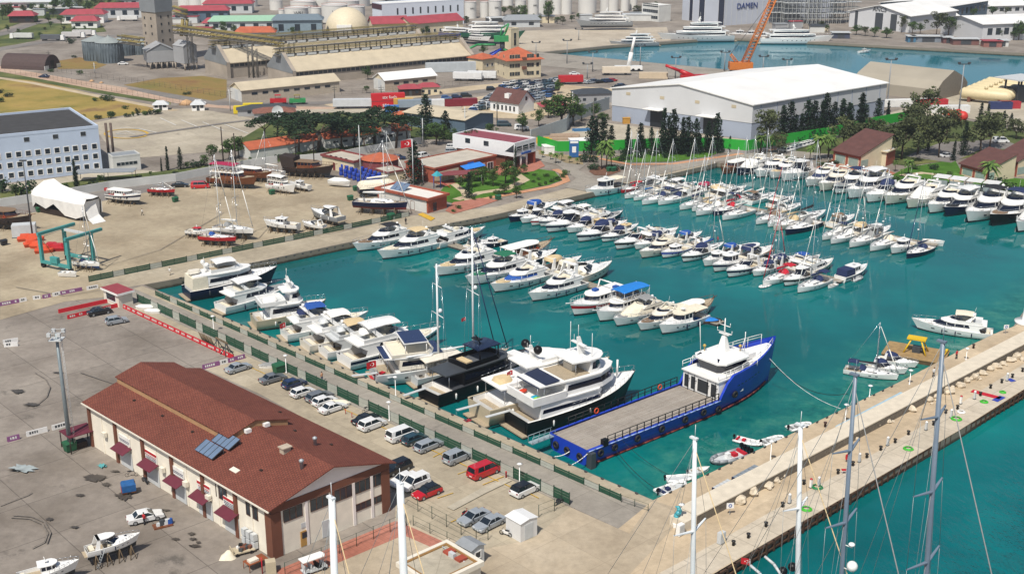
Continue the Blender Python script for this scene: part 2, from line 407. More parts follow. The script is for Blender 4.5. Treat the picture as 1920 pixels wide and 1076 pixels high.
def express(L,label,bow,head,hull='white',stripe=None,cv=None,pad='cream',cat='motorboat',group=None,hard=False,fl=False,bt='boot'):
 k=L/10.;B=L*.29+.3;h=Hull(L,B,1.45*k+.25,1.05*k+.15,pw=2.3)
 r=boat_root('motorboat',label,bow,L,head,h.rake,group,cat)
 base(r,h,hull,stripe,t0=.46,dep=.65*k,bt=bt)
 w=B*.42;z0=h.z(.6)
 m=MB();m.loft([plan(-.06*L,.40*L,w*.88,.26*L,z0-.1),plan(-.05*L,.32*L,w*.74,.24*L,z0+.34*k),plan(-.05*L,.2*L,w*.6,.18*L,z0+.5*k)],cap1=True,sm=True);m.build('foredeck',white,r)
 m=MB();a=plan(-.2*L,.14*L,w*.92,.17*L,z0+.3*k)
 b=plan(-.2*L,.02*L,w*.8,.14*L,z0+.98*k)
 m.loft([a[1:9],b[1:9]],closed=False);m.build('windscreen',glass,r)
 m=MB();m.path([b[1],b[2],b[3],b[4],b[5],b[6],b[7],b[8]],.045*k,4)
 for i in(2,4,5,7):m.tube(a[i],b[i],.035*k,n=4)
 m.build('windscreen_frame',white,r)
 m=MB();m.box(-.1*L,-.02*L,w*.1,w*.6,h.zs-.6*k,h.zs+.25*k);m.box(-.12*L,-.05*L,-w*.7,-w*.15,h.zs-.6*k,h.zs+.1*k);m.box(-.44*L,-.36*L,-w*.75,w*.75,h.zs-.6*k,h.zs+.05*k)
 m.build('seat',CL[pad],r)
 m=MB();m.box(-.02*L,.02*L,w*.05,w*.65,h.zs-.2,h.zs+.45*k);m.build('helm',lgrey,r)
 m=MB();za=z0+1.45*k
 for sg in(1,-1):
  m.loft([[(-.36*L,sg*w*.98,h.zs),(-.27*L,sg*w*.98,h.zs),(-.27*L,sg*w*.88,h.zs),(-.36*L,sg*w*.88,h.zs)],[(-.3*L,sg*w*.84,za),(-.25*L,sg*w*.84,za),(-.25*L,sg*w*.74,za),(-.3*L,sg*w*.74,za)]],cap1=True)
 m.box(-.305*L,-.245*L,-w*.85,w*.85,za,za+.12*k);m.build('radar_arch',white,r)
 if cv:
  mm=MB();mm.loft([plan(-.33*L,.0*L,w*.84,.13*L,z0+.92*k),plan(-.32*L,-.03*L,w*.77,.12*L,za),plan(-.28*L,-.08*L,w*.58,.1*L,za+.2*k)],cap1=True,sm=True)
  mm.build('canopy',CL[cv],r)
 if hard:
  slab(MB(),0,1,1,.1,0,1);m=MB();slab(m,-.3*L,.04*L,w*.85,.14*L,za,za+.12*k);m.build('hardtop',white,r)
  m=MB();m.loft([plan(-.2*L,.04*L,w*.8,.12*L,z0+.95*k)[1:9],plan(-.2*L,.03*L,w*.78,.12*L,za)[1:9]],closed=False);m.build('side_window',glass,r)
 m=MB();m.box(-.555*L,-.5*L,-B*.36,B*.36,.2*k,.34*k);m.build('swim_platform',teak,r)
 m=MB();m.box(.2*L,.25*L,-.25*k,.25*k,h.z(.7)+.3*k,h.z(.7)+.42*k);m.build('hatch',glass,r)
 h.rail(.58,.99,.5*k,.025).build('rail',chrome,r)
 ports(h,r,.55,.75,3,.6,.4*k,.14*k)
 if random.random()<.5:fenders(h,r,navy if hull=='white' else white,k*.9,(.25,.5))
 if fl:flag(r,-.46*L,0,h.zs,.45)
 return r
def pilot(L,label,bow,head,hull='white',stripe=None,cv=None,house=None,cat='motorboat',group=None,roof=None,aft=None,fl=False,tall=1.,name='cabin_boat'):
 k=L/10.;B=L*.3+.3;h=Hull(L,B,1.55*k+.3,.95*k+.2,pw=2.0)
 r=boat_root(name,label,bow,L,head,h.rake,group,cat)
 base(r,h,hull,stripe,t0=.38,dep=.6*k)
 hm=house or white;w=B*.38;z0=h.z(.5)-.1
 m=MB();m.loft([plan(-.12*L,.36*L,w,.2*L,z0-.1),plan(-.12*L,.33*L,w*.9,.2*L,z0+.45*k)],cap1=True);m.build('trunk_cabin',hm,r)
 za=z0+.45*k;zb=za+.75*k*tall
 m=MB();m.loft([plan(-.13*L,.13*L,w*.9,.07*L,za),plan(-.13*L,.1*L,w*.84,.06*L,zb)]);m.build('wheelhouse_window',glass,r)
 m=MB()
 for sg in(1,-1):
  for xx in(-.12,-.04,.05):m.rbox((xx*L,sg*w*.885,(za+zb)/2),(.09*k,.07,(zb-za)),0)
 m.box(-.132*L,-.126*L,-w*.85,-w*.3,za-.4*k,zb);m.box(-.132*L,-.126*L,w*.3,w*.85,za-.4*k,zb);m.build('wheelhouse',hm,r)
 m=MB();slab(m,-.17*L,.15*L,w*.95,.08*L,zb,zb+.12*k);m.build('roof',roof or hm,r)
 if cv:
  canopy(-.46*L,-.16*L,w*1.0,zb+.05,.06*k).build('awning',CL[cv],r)
  posts([((x*L,sg*w*.95,h.zs-.1),(x*L,sg*w*.95,zb))for x in(-.44,)for sg in(1,-1)],.03).build('awning_post',chrome,r)
 if aft:
  m=MB();m.loft([plan(-.46*L,-.14*L,w,.03,h.zs),plan(-.44*L,-.14*L,w*.95,.03,zb)],cap1=True);m.build('cockpit_enclosure',CL[aft],r)
 m=MB();m.box(-.44*L,-.38*L,-w*.7,w*.7,h.zs-.5*k,h.zs);m.build('bench',CL['cream'],r)
 m=MB();m.tube((-.02*L,0,zb),(-.05*L,0,zb+1.3*k),.04,n=5);m.box(-.06*L,.0,-.35*k,.35*k,zb+.5*k,zb+.58*k);m.build('light_mast',white,r)
 h.rail(.5,.99,.55*k,.03).build('rail',chrome,r)
 ports(h,r,.5,.72,3,.6,.35*k,.18*k)
 fenders(h,r,navy if hull=='white' else white,k*.9,(.3,.55))
 if fl:flag(r,-.47*L,0,h.zs,.5)
 return r
def sailboat(L,label,bow,head,hull='white',stripe=None,hood='navy',cover='white',jib='white',mastm=None,bim=None,cat='sailing yacht',group=None,mh=1.32,z=0.,bt='boot',rakeb=.03,fl=False,keel=False,teakdeck=False):
 k=L/11.;B=L*.29+.35;h=Hull(L,B,1.15*k+.2,.95*k+.15,tr=.8,full=.45,pw=1.9,rake=rakeb,flare=.84)
 r=boat_root('sailing_yacht',label,bow,L,head,h.rake,group,cat,z)
 base(r,h,hull,stripe,bt=bt,t0=.33,dep=.5*k,deckm=teak if teakdeck else None)
 w=B*.3;z0=h.z(.5)-.08
 m=MB();m.loft([plan(-.17*L,.26*L,w,.2*L,z0),plan(-.15*L,.2*L,w*.78,.18*L,z0+.42*k)],cap1=True,sm=False);m.build('coachroof',white,r)
 m=MB()
 for sg in(1,-1):m.rbox((.02*L,sg*w*.93,z0+.24*k),(.2*L,.05,.14*k),0)
 m.build('cabin_window',glass,r)
 for a_,b_ in(((.12*L,.16*L),(z0+.4*k,z0+.46*k)),((.29*L,.33*L),(h.z(.8)-.05,h.z(.8)+.05))):m=MB();m.box(*a_,-.2*k,.2*k,*b_);m.build('hatch',glass,r)
 if hood:
  m=MB();R=[]
  for x,q in((-.1,.05),(-.115,.45),(-.15,.75),(-.21,.8)):
   R.append([(x*L,w*1.02*math.cos(t),z0+.35*k+q*1.15*k*math.sin(t))for t in[math.pi*i/8 for i in range(9)]])
  m.loft(R,closed=False,sm=True);m.build('sprayhood',CL[hood],r)
 if bim:
  canopy(-.44*L,-.24*L,w*1.1,z0+1.9*k,.1).build('bimini',CL[bim],r)
  posts([((x*L,sg*w*1.1,h.zs),(x*L,sg*w*1.05,z0+1.85*k))for x in(-.42,-.27)for sg in(1,-1)],.025).build('bimini_frame',chrome,r)
 mx=.08*L;zt=z0+mh*L;mm=mastm or alu
 m=MB();m.tube((mx,0,z0),(mx-.01*L,0,zt),.085,.06,8);mast=m.build('mast',mm,r)
 m=MB()
 for q,s_ in((.4,.36),(.7,.26)):m.tube((mx,-s_*B,z0+q*mh*L),(mx,s_*B,z0+q*mh*L),.045,n=5)
 m.build('spreader',mm,mast)
 m=MB();m.sphere((mx+.28,0,z0+.3*mh*L),.26,nu=8,nv=6,sc=(1,1,.6));m.build('radar',white,mast)
 zb_=z0+1.35*k+.2
 m=MB();m.tube((mx-.1,0,zb_),(-.34*L,0,zb_+.05),.08,n=6);m.build('boom',mm,r)
 if cover:
  m=MB();m.loft([[(x*L,.17*k*q*math.sin(t),zb_+.1+.2*k*q+.2*k*q*math.cos(t))for t in[2*math.pi*i/8 for i in range(8)]]for x,q in((.075,1.25),(.0,1.1),(-.15,.9),(-.33,.5))],cap0=True,cap1=True,sm=True)
  m.build('sail_cover',CL[cover],r)
 bt_=(.49*L,0,h.z(.98))
 m=MB()
 a=Vector(bt_);b=Vector((mx-.008*L,0,zt-.3))
 m.tube(a.lerp(b,.03),a.lerp(b,.5),.1,.085,n=6);m.tube(a.lerp(b,.5),a.lerp(b,.95),.085,.04,n=6)
 m.build('furled_jib',CL[jib]if jib in CL else CL['white'],r)
 m=MB()
 m.tube((-.49*L,0,h.zs),(mx-.01*L,0,zt),.022,n=4)
 for sg in(1,-1):
  m.path([(mx-.02*L,sg*B*.46,h.z(.55)),(mx,sg*.36*B,z0+.4*mh*L),(mx,sg*.26*B,z0+.7*mh*L),(mx-.01*L,0,zt-.2)],.02,4)
  m.tube((mx-.04*L,sg*B*.46,h.z(.55)),(mx,0,z0+.42*mh*L),.018,n=4)
 m.build('rigging',chrome,r)
 m=MB();m.torus((-.33*L,0,h.zs+.55*k),.42*k,.025,ax='x',n=12,k=4);m.box(-.325*L,-.3*L,-.12,.12,h.zs-.4*k,h.zs+.5*k);m.build('steering_wheel',chrome,r)
 h.rail(.05,.99,.55,.018,9).build('lifeline',chrome,r)
 ports(h,r,.5,.62,2,.6,.45,.14)
 if fl:flag(r,-.49*L,0,h.zs,.45)
 if keel:
  m=MB();m.loft([[(.1*L,0,0),(.02*L,.12,0),(-.1*L,0,0),(.02*L,-.12,0)],[(.06*L,0,-1.7),(.0,.16,-1.7),(-.1*L,0,-1.7),(0,-.16,-1.7)]],cap1=True);m.build('keel',boot,r)
 return r
def tour(L,label,bow,head,hull='white',stripe=None,roof='white',wood_=False,up=False,cv='white',cat='tour boat',group=None,sprit=True,arch=False,fl=False,z=0.,bt='boot',name='excursion_boat'):
 k=L/15.;B=L*.27+.6;h=Hull(L,B,2.3*k+.4,1.15*k+.3,tr=.8,full=.5,pw=2.2,rake=.09)
 r=boat_root(name,label,bow,L,head,h.rake,group,cat,z)
 base(r,h,hull,stripe,t0=.3,dep=.5*k,deckm=teak if wood_ else None,bt=bt,gun=wood if wood_ else None)
 hm=wood if wood_ else white;w=B*.39;z0=h.z(.45)-.15
 m=MB();m.loft([plan(-.2*L,.24*L,w,.12*L,z0),plan(-.2*L,.22*L,w*.96,.1*L,z0+.8*k)],cap1=True)
 for sg in(1,-1):
  for xx in(-.19,-.12,-.05,.02,.09):m.rbox((xx*L,sg*w*.95,z0+1.22*k),(.14*k,.08,.9*k),0)
 m.build('deckhouse',hm,r)
 m=MB();m.loft([plan(-.2*L,.22*L,w*.95,.1*L,z0+.8*k),plan(-.2*L,.18*L,w*.9,.09*L,z0+1.65*k)]);m.build('window_band',glass,r)
 zr=z0+1.65*k
 m=MB();slab(m,-.42*L,.21*L,w*1.02,.1*L,zr,zr+.14*k);m.build('roof',CL[roof],r)
 posts([((x*L,sg*w*.95,h.zs-.2),(x*L,sg*w*.95,zr))for x in(-.41,-.31)for sg in(1,-1)],.05).build('roof_post',white,r)
 m=MB()
 for i in range(3):
  for sg in(1,-1):m.box((-.4+i*.065)*L,(-.36+i*.065)*L,sg*w*.55-.25*k,sg*w*.55+.25*k,h.zs-.45*k,h.zs+.15*k)
 m.build('seat',CL['red']if not wood_ else CL['cream'],r)
 if up:
  m=MB();z2=zr+.14*k
  for i in range(5):
   for sg in(1,-1):m.box((-.38+i*.09)*L,(-.34+i*.09)*L,sg*w*.5-.4*k,sg*w*.5+.4*k,z2,z2+.45*k)
  m.build('bench',teak,r)
  m=MB();ts=[(-.41*L,w),(.12*L,w),(.12*L,-w),(-.41*L,-w),(-.41*L,w)]
  for zz in(.45,.9):m.path([(x,y,z2+zz*k)for x,y in ts],.03,4)
  for a,b in zip(ts,ts[1:]):
   for q in range(6):
    p=lp(a,b,q/6);m.tube((p[0],p[1],z2),(p[0],p[1],z2+.9*k),.025,n=4)
  m.build('upper_rail',white,r)
  canopy(-.42*L,.1*L,w*1.05,z2+2.1*k,.15).build('awning',CL[cv],r)
  posts([((x*L,sg*w,z2),(x*L,sg*w,z2+2.0*k))for x in(-.41,-.25,-.08,.09)for sg in(1,-1)],.04).build('awning_post',white,r)
 elif cv!=roof:
  canopy(-.48*L,-.2*L,w*1.0,zr+.3,.1).build('awning',CL[cv],r)
 if arch:
  m=MB();pts=[(-.1*L,w*.95,zr),(-.13*L,w*.85,zr+1.7*k),(-.13*L,-w*.85,zr+1.7*k),(-.1*L,-w*.95,zr)]
  for a,b in zip(pts,pts[1:]):m.tube(a,b,.14*k,n=6)
  m.build('mast_arch',white,r)
  m=MB();m.box(-.02*L,.05*L,-w*.6,-w*.1,zr+.14*k,zr+.6*k);m.box(-.3*L,-.22*L,w*.1,w*.6,zr+.14*k,zr+.5*k);m.build('deck_cushion',CL['blue'],r)
 if sprit:
  m=MB();m.tube((.44*L,0,h.z(.95)),(.57*L,0,h.z(1)+.35*k),.12*k,.07*k,6);m.build('bowsprit',wood if wood_ else white,r)
 h.rail(.5,.99,.8*k,.035,8).build('rail',white if not wood_ else wood,r)
 ports(h,r,.35,.7,5,.55,.35*k,.25*k)
 m=MB();m.torus((.1*L,-w*1.0,z0+.5*k),.3,.08,ax='y');m.build('lifebuoy',mat('lifebuoy_orange','c8461f',.6),r)
 fenders(h,r,black,k,(.3,.5,.68))
 if fl:flag(r,-.48*L,0,h.zs,.8)
 return r
def rib(L,label,bow,head,tube='white',seat='grey',z=0.,group=None,motors=1,cov=None,cat='inflatable boat',console=True):
 k=L/5.;r=boat_root('inflatable_boat',label,bow,L,head,0.,group,cat,z)
 q=.21*k;w=L*.19;m=MB()
 pts=[(-.5*L,w),(-.1*L,w),(.2*L,w*.95),(.38*L,w*.65),(.48*L,w*.2),(.48*L,-w*.2),(.38*L,-w*.65),(.2*L,-w*.95),(-.1*L,-w),(-.5*L,-w)]
 for a,b in zip(pts,pts[1:]):m.tube((a[0],a[1],.3*k+max(0,a[0])*.07),(b[0],b[1],.3*k+max(0,b[0])*.07),q,n=8)
 m.build('inflatable_tube',HU.get(tube)or CL[tube],r)
 m=MB();m.loft([plan(-.48*L,.42*L,w,.25*L,.0),plan(-.48*L,.42*L,w*.9,.25*L,.28*k)],cap0=True,cap1=True);m.build('floor',lgrey,r)
 if console:
  m=MB();m.box(-.02*L,.08*L,-.25*k,.25*k,.25*k,.85*k);m.build('console',white,r)
  m=MB();m.box(-.22*L,-.1*L,-.35*k,.35*k,.25*k,.65*k);m.box(-.42*L,-.36*L,-w*.8,w*.8,.25*k,.6*k);m.build('seat',CL.get(seat,CL['grey']),r)
 for i in range(motors):outboard(r,-.52*L,(i-(motors-1)/2)*.55*k,.25*k,k*.95)
 if cov:
  m=MB();m.loft([plan(-.5*L,.49*L,w*1.15,.3*L,.35*k),plan(-.3*L,.3*L,w*.5,.2*L,.8*k)],cap1=True);m.build('boat_cover',CL[cov],r)
 return r
def skiff(L,label,bow,head,hull='white',cov=None,z=0.,group=None,motor=True,cat='dinghy',inside=None):
 k=L/4.;h=Hull(L,L*.42,.75*k,.55*k,tr=.8,pw=2.,rake=.06)
 r=boat_root('dinghy',label,bow,L,head,h.rake,group,cat,z)
 h.shell(8).build('hull',[HU[hull],HU[hull],HU[hull],white],r)
 h.well(.04,.93,.3*k,.85,8).build('interior',[inside or lgrey,white],r)
 m=MB()
 for t in(.25,.55):m.box(h.x(t)-.12*k,h.x(t)+.12*k,-h.b(t)*.86,h.b(t)*.86,.36*k,.42*k)
 m.build('thwart',teak,r)
 if motor:outboard(r,-.53*L,0,.35*k,.8*k)
 if cov:
  m=MB();m.loft([plan(-.5*L,.47*L,L*.2,.35*L,.6*k),plan(-.3*L,.3*L,L*.1,.2*L,.95*k)],cap1=True);m.build('boat_cover',CL[cov],r)
 return r
CARS={'hatch':(4.1,1.75,1.47,.92,(.03,.13,.56,.74),.9),'sedan':(4.6,1.78,1.44,.92,(.17,.3,.57,.74),.88),'suv':(4.5,1.85,1.68,1.05,(.02,.1,.58,.74),1.02),'van':(5.0,1.92,1.95,1.15,(.01,.05,.7,.86),1.1),'kangoo':(4.3,1.83,1.82,1.08,(.01,.05,.62,.78),1.05),'wagon':(4.7,1.8,1.48,.93,(.02,.12,.58,.75),.9)}
tyre=mat('tyre_rubber','151516',.8,var=.1,scale=6)
rim=mat('alloy_rim','a9adb0',.35,.6,var=0)
cglass=mat('car_glass','1b242b',.08,var=0,spec=.8)
PAINT={k:mat('car_paint_'+k,h,.3,.15 if k in('silver','grey')else 0,var=.04,coat=.6)for k,h in dict(white='dcdcda',silver='9aa0a5',grey='6d7175',navy='16294d',red='b3101f',black='101114',teal='1d3a44',darkred='7c1219',blue='2b5a94',beige='b5a98d').items()}
def car_mesh(kd):
 L,Wd,Ht,belt,(a,b,c,d),bon=CARS[kd];w=Wd/2
 body=MB();prof=[(0,.38),(.0,belt*.8),(.03,belt),(d-.01,belt),(.97,bon*.82),(1.,bon*.62),(1.,.36),(.9,.26),(.1,.26)]
 R=[[(x*L-L/2,y,(z-.55)*q+.55)for x,z in prof]for y,q in((-w,.86),(-w*.93,1),(w*.93,1),(w,.86))]
 body.loft(R[::-1],0,True,True,True)
 gl=MB();A,Bq=[(a,w*.9),(d,w*.9)],None
 def ring(x0,x1,y,z,mid=None):return[(x0*L-L/2,-y,z),(x1*L-L/2,-y,z),(x1*L-L/2,y,z),(x0*L-L/2,y,z)]
 gl.loft([ring(a+.01,d,w*.9,belt-.02),ring(b,c,w*.76,Ht-.07)])
 rf=MB();rf.loft([ring(b-.012,c+.012,w*.79,Ht-.08),ring(b+.02,c-.03,w*.72,Ht)],cap1=True)
 pl=[(a,b,0),(d,c,0)]
 for x0,x1,_ in pl:
  for sg in(1,-1):rf.tube((x0*L-L/2,sg*w*.885,belt-.02),(x1*L-L/2,sg*w*.765,Ht-.06),.055,n=4)
 mid=(b+c)/2
 for sg in(1,-1):rf.tube((mid*L-L/2,sg*w*.9,belt-.02),(mid*L-L/2,sg*w*.775,Ht-.06),.045,n=4)
 if kd in('van','kangoo'):
  for sg in(1,-1):rf.loft([[(a*L-L/2,sg*w*.915,belt),(b*L-L/2,sg*w*.78,Ht-.07)],[((a+.12)*L-L/2,sg*w*.915,belt),((b+.12)*L-L/2,sg*w*.78,Ht-.07)]],closed=False)
 return body,gl,rf
def wheel_mb(r=.32):
 m=MB();n=14
 c=lambda q,y:[(q*math.cos(2*math.pi*i/n),y,q*math.sin(2*math.pi*i/n))for i in range(n)]
 m.loft([c(r*.6,-.11),c(r*.95,-.11),c(r,-.06),c(r,.06),c(r*.95,.11),c(r*.6,.11)],0,True,True,True,True)
 for sg in(-1,1):
  m.loft([c(r*.62,sg*.112),c(r*.2,sg*.125)],1,True,False,True)
 return m
CARDATA={}
def make_car(kd,col,label,p,head,group='cars parked by the marina',roofcol=None,rear=True):
 """p: ground place of the car's middle"""
 L,Wd,Ht,belt,rr,bon=CARS[kd]
 r=thing('parked_car',label,'van' if kd=='van' else 'car',(p[0],p[1],LAND+.01),head,group)
 if kd not in CARDATA:
  b,g,rf=car_mesh(kd);w=Wd/2;P_={}
  P_['body']=b.build('body',PAINT['white']).data;P_['window']=g.build('window',cglass).data;P_['roof']=rf.build('roof',PAINT['white']).data
  P_['wheel']=wheel_mb(.33).build('wheel',[tyre,rim]).data
  m=MB();m.box(-.03,.03,-.17,.17,-.07,.07);P_['headlight']=m.build('headlight',mat('lamp_lens','d8dad8',.15,var=0)).data
  m=MB();m.box(-.03,.03,-.13,.13,-.1,.1);P_['taillight']=m.build('taillight',mat('tail_lamp','7d0d12',.2,var=0)).data
  m=MB();m.box(-.02,.02,-.26,.26,-.055,.055);P_['number_plate']=m.build('number_plate',mat('plate_white','d9d9d4',.5,var=0)).data
  m=MB();m.box(-.06,.06,-.1,.1,-.07,.07);P_['mirror']=m.build('mirror',PAINT['black']).data
  CARDATA[kd]=P_
  for o in list(COL.objects):
   if o.type=='MESH' and o.parent is None and o.data in P_.values():bpy.data.objects.remove(o)
 D=CARDATA[kd];w=Wd/2
 def part(n,loc=(0,0,0),m=None):
  o=bpy.data.objects.new(n,D[n]);COL.objects.link(o);o.parent=r;o.location=loc
  if m:o.material_slots[0].link='OBJECT';o.material_slots[0].material=m
  return o
 part('body',m=PAINT[col]);part('window');part('roof',m=PAINT[roofcol or col])
 for x in(-.31,.3):
  for sg in(1,-1):part('wheel',(x*L,sg*(w-.1),.33))
 for sg in(1,-1):
  part('headlight',(L*.486,sg*w*.68,bon*.68));part('taillight',(-L*.5-.0,sg*w*.74,belt*.82));part('mirror',((rr[3]-.53)*L,sg*(w+.06),belt+.03))
 part('number_plate',(-L*.5-.012,0,.62));part('number_plate',(L*.5+.012,0,.42))
 return r
def far_car(proto,p,head,label,group,col):
 o=proto.copy();COL.objects.link(o);o.location=(p[0],p[1],LAND+.01);o.rotation_euler=(0,0,head)
 o.material_slots[0].link='OBJECT';o.material_slots[0].material=PAINT[col]
 return tag(o,label,'car',group)
def far_car_mesh(kd):
 b,g,rf=car_mesh(kd);L,Wd=CARS[kd][:2];m=MB();m.v,m.f,m.m,m.s=b.v,b.f,b.m,b.s
 m.add(rf.v,rf.f,0);m.add(g.v,g.f,1)
 for x in(-.31,.3):
  for sg in(1,-1):m.tube((x*L,sg*(Wd/2-.2),.33),(x*L,sg*(Wd/2+.01),.33),.33,n=10,mi=2)
 return m.build('parked_car',[PAINT['white'],cglass,tyre])
def foliage(name,a,b,c):
 g=G(name)
 n=g.n('TexNoise',Scale=.9,Detail=3.);oi=g.n('ObjectInfo');geo=g.n('NewGeometry')
 g.l(geo.outputs['Random Per Island'],n.inputs['Vector'])if False else None
 col=g.ramp(geo.outputs['Random Per Island'],(0.,a),(.5,b),(1.,c))
 h=g.n('HueSaturation');g.l(col,h.inputs['Color'])
 r2=g.n('MapRange');g.l(oi.outputs['Random'],r2 .inputs['Value']);r2 .inputs['To Min'].default_value=.75;r2 .inputs['To Max'].default_value=1.25
 g.l(r2 .outputs['Result'],h.inputs['Value'])
 g.b.inputs['Subsurface Weight'].default_value=0
 g.out(h.outputs['Color'],.75,.2);g.b.inputs['Transmission Weight'].default_value=0
 return g.m
leafA=foliage('leaf_mid_green','27381c','3a5125','557038')
leafB=foliage('leaf_dark_pine','18281a','233722','33492c')
leafC=foliage('leaf_cypress','132118','1a2c1e','263b26')
leafD=foliage('leaf_olive_grey','373f28','484f33','606743')
leafE=foliage('leaf_palm','3b5226','4f6a30','6f8342')
leafF=foliage('leaf_purple_shrub','6b3a4a','8a4f63','4d5a35')
bark=mat('bark','4e4034',.9,var=.3,scale=3)
def leaves(m,c,r,n,s,sc=(1,1,1),flat=.0,shell=.45):
 for _ in range(n):
  d=Vector((random.gauss(0,1),random.gauss(0,1),random.gauss(0,1))).normalized()*(shell+(1-shell)*random.random()**.6)*r
  p=Vector((c[0]+d.x*sc[0],c[1]+d.y*sc[1],c[2]+d.z*sc[2]))
  u=Vector((rnd(-1,1),rnd(-1,1),rnd(-1,1)*(1-flat))).normalized();w=u.orthogonal().normalized()
  w.rotate(__import__('mathutils').Quaternion(u,rnd(0,6.28)));q=s*rnd(.6,1.3)
  m.quad(p-u*q,p-w*q*.55,p+u*q,p+w*q*.55)
TREES={}
def tree_proto(key):
 T=[]
 m=MB();t=MB();lf=leafA;nm='broadleaf_tree';cat='tree'
 if key.startswith('broad')or key.startswith('euc'):
  lf=leafA if key[0]=='b' else leafD;hh=7. if key[0]=='b' else 11.
  t.tube((0,0,0),(.1,.05,hh*.35),.22,.16,7)
  for i in range(6):
   a=i*1.05+rnd(0,.6);rr=rnd(1.2,2.3)*hh/8;z=hh*rnd(.5,.85)
   t.tube((.1,.05,hh*.32),(rr*math.cos(a),rr*math.sin(a),z),.11,.03,5)
  for i in range(22):
   a=rnd(0,6.28);rr=rnd(.2,2.8)*hh/8;z=hh*rnd(.42,.95);rr*=1.15-abs(z/hh-.62)*1.3
   leaves(m,(rr*math.cos(a),rr*math.sin(a),z),rnd(.8,1.4)*hh/8,66 if key[0]=='b' else 56,.27*hh/8,(1,1,.8))
 elif key.startswith('pine'):
  lf=leafB;nm='pine_tree';hh=9.
  t.tube((0,0,0),(.3,.2,hh*.55),.26,.17,7)
  for i in range(7):
   a=i*.9+rnd(0,.5);rr=rnd(1.8,3.6);z=hh*rnd(.66,.85)
   t.tube((.3,.2,hh*.5),(rr*math.cos(a),rr*math.sin(a),z),.12,.03,5)
  for i in range(22):
   a=rnd(0,6.28);rr=4.*math.sqrt(random.random());z=hh*(.62+.3*(1-(rr/4.6)**2))+rnd(-.5,.3)
   leaves(m,(rr*math.cos(a),rr*math.sin(a),z),rnd(.9,1.3),55,.27,(1,1,.5))
 elif key.startswith('cyp'):
  lf=leafC;nm='cypress_tree';hh=9.;wd=.8 if key=='cyp1' else 1.5
  t.tube((0,0,0),(0,0,hh*.8),.17,.03,6)
  for i in range(30):
   z=hh*(.05+.93*i/30);prof=(min(1,z/hh*5+.55)*(1-(z/hh))**(.62 if wd<1 else.85)+.06)*rnd(.75,1.2);a=rnd(0,6.28)
   for kq in range(3 if z<hh*.6 else 2):
    a+=2.1+rnd(-.4,.4);rr=wd*prof*rnd(.35,.8)
    leaves(m,(rr*math.cos(a),rr*math.sin(a),z+rnd(-.2,.2)),.22+wd*prof*.42,17,.2,(1,1,1.5),shell=.2)
 elif key=='palm':
  lf=leafE;nm='palm_tree';hh=6.
  t.tube((0,0,0),(.1,0,hh),.2,.15,8)
  for i in range(34):
   a=i*2.4;el=rnd(-.5,1.1);pts=[];Lf=rnd(1.9,2.7)
   for j in range(6):
    q=j/5;pts.append(Vector((math.cos(a)*Lf*q*math.cos(el*.6),math.sin(a)*Lf*q*math.cos(el*.6),hh+.1+Lf*(math.sin(el)*q-.75*q*q))))
   sd=Vector((-math.sin(a),math.cos(a),0))
   for j in range(5):
    wq=.34*math.sin(math.pi*(j+.7)/6);wn=.34*math.sin(math.pi*(j+1.7)/6)
    for sg in(1,-1):m.quad(pts[j],pts[j+1],pts[j+1]+sd*sg*wn-Vector((0,0,wn*.6)),pts[j]+sd*sg*wq-Vector((0,0,wq*.6)))
 else:
  lf={'bush':leafA,'bush2':leafB,'purple':leafF}[key];nm='shrub';cat='shrub'
  t.tube((0,0,0),(0,0,.8),.08,.04,5)
  for i in range(7):
   a=rnd(0,6.28);rr=rnd(0,.75);leaves(m,(rr*math.cos(a),rr*math.sin(a),rnd(.4,1.05)),.5,45,.14)
 return nm,cat,t.build('trunk',bark),m.build('crown',lf)
def plant(key,px,py,label,group=None,h=1.,sx=None,px_h=None):
 """base at picture place (px, py); px_h: its height in picture rows"""
 if key not in TREES:
  nm,cat,t,c=tree_proto(key);H_=max(v[2]for v in[x.co for x in c.data.vertices]);TREES[key]=(nm,cat,t.data,c.data,H_)
  bpy.data.objects.remove(t);bpy.data.objects.remove(c)
 nm,cat,t,c,H_=TREES[key];p=P(px,py)
 if px_h:h=(zat(p,py-px_h)-LAND)/H_
 r=thing(nm,label,cat,(p[0],p[1],LAND),rnd(0,6.28),group);q=sx or 1.
 r.scale=(h*q,h*q,h)
 for n,d in(('trunk',t),('crown',c)):
  o=bpy.data.objects.new(n,d);COL.objects.link(o);o.parent=r
 return r
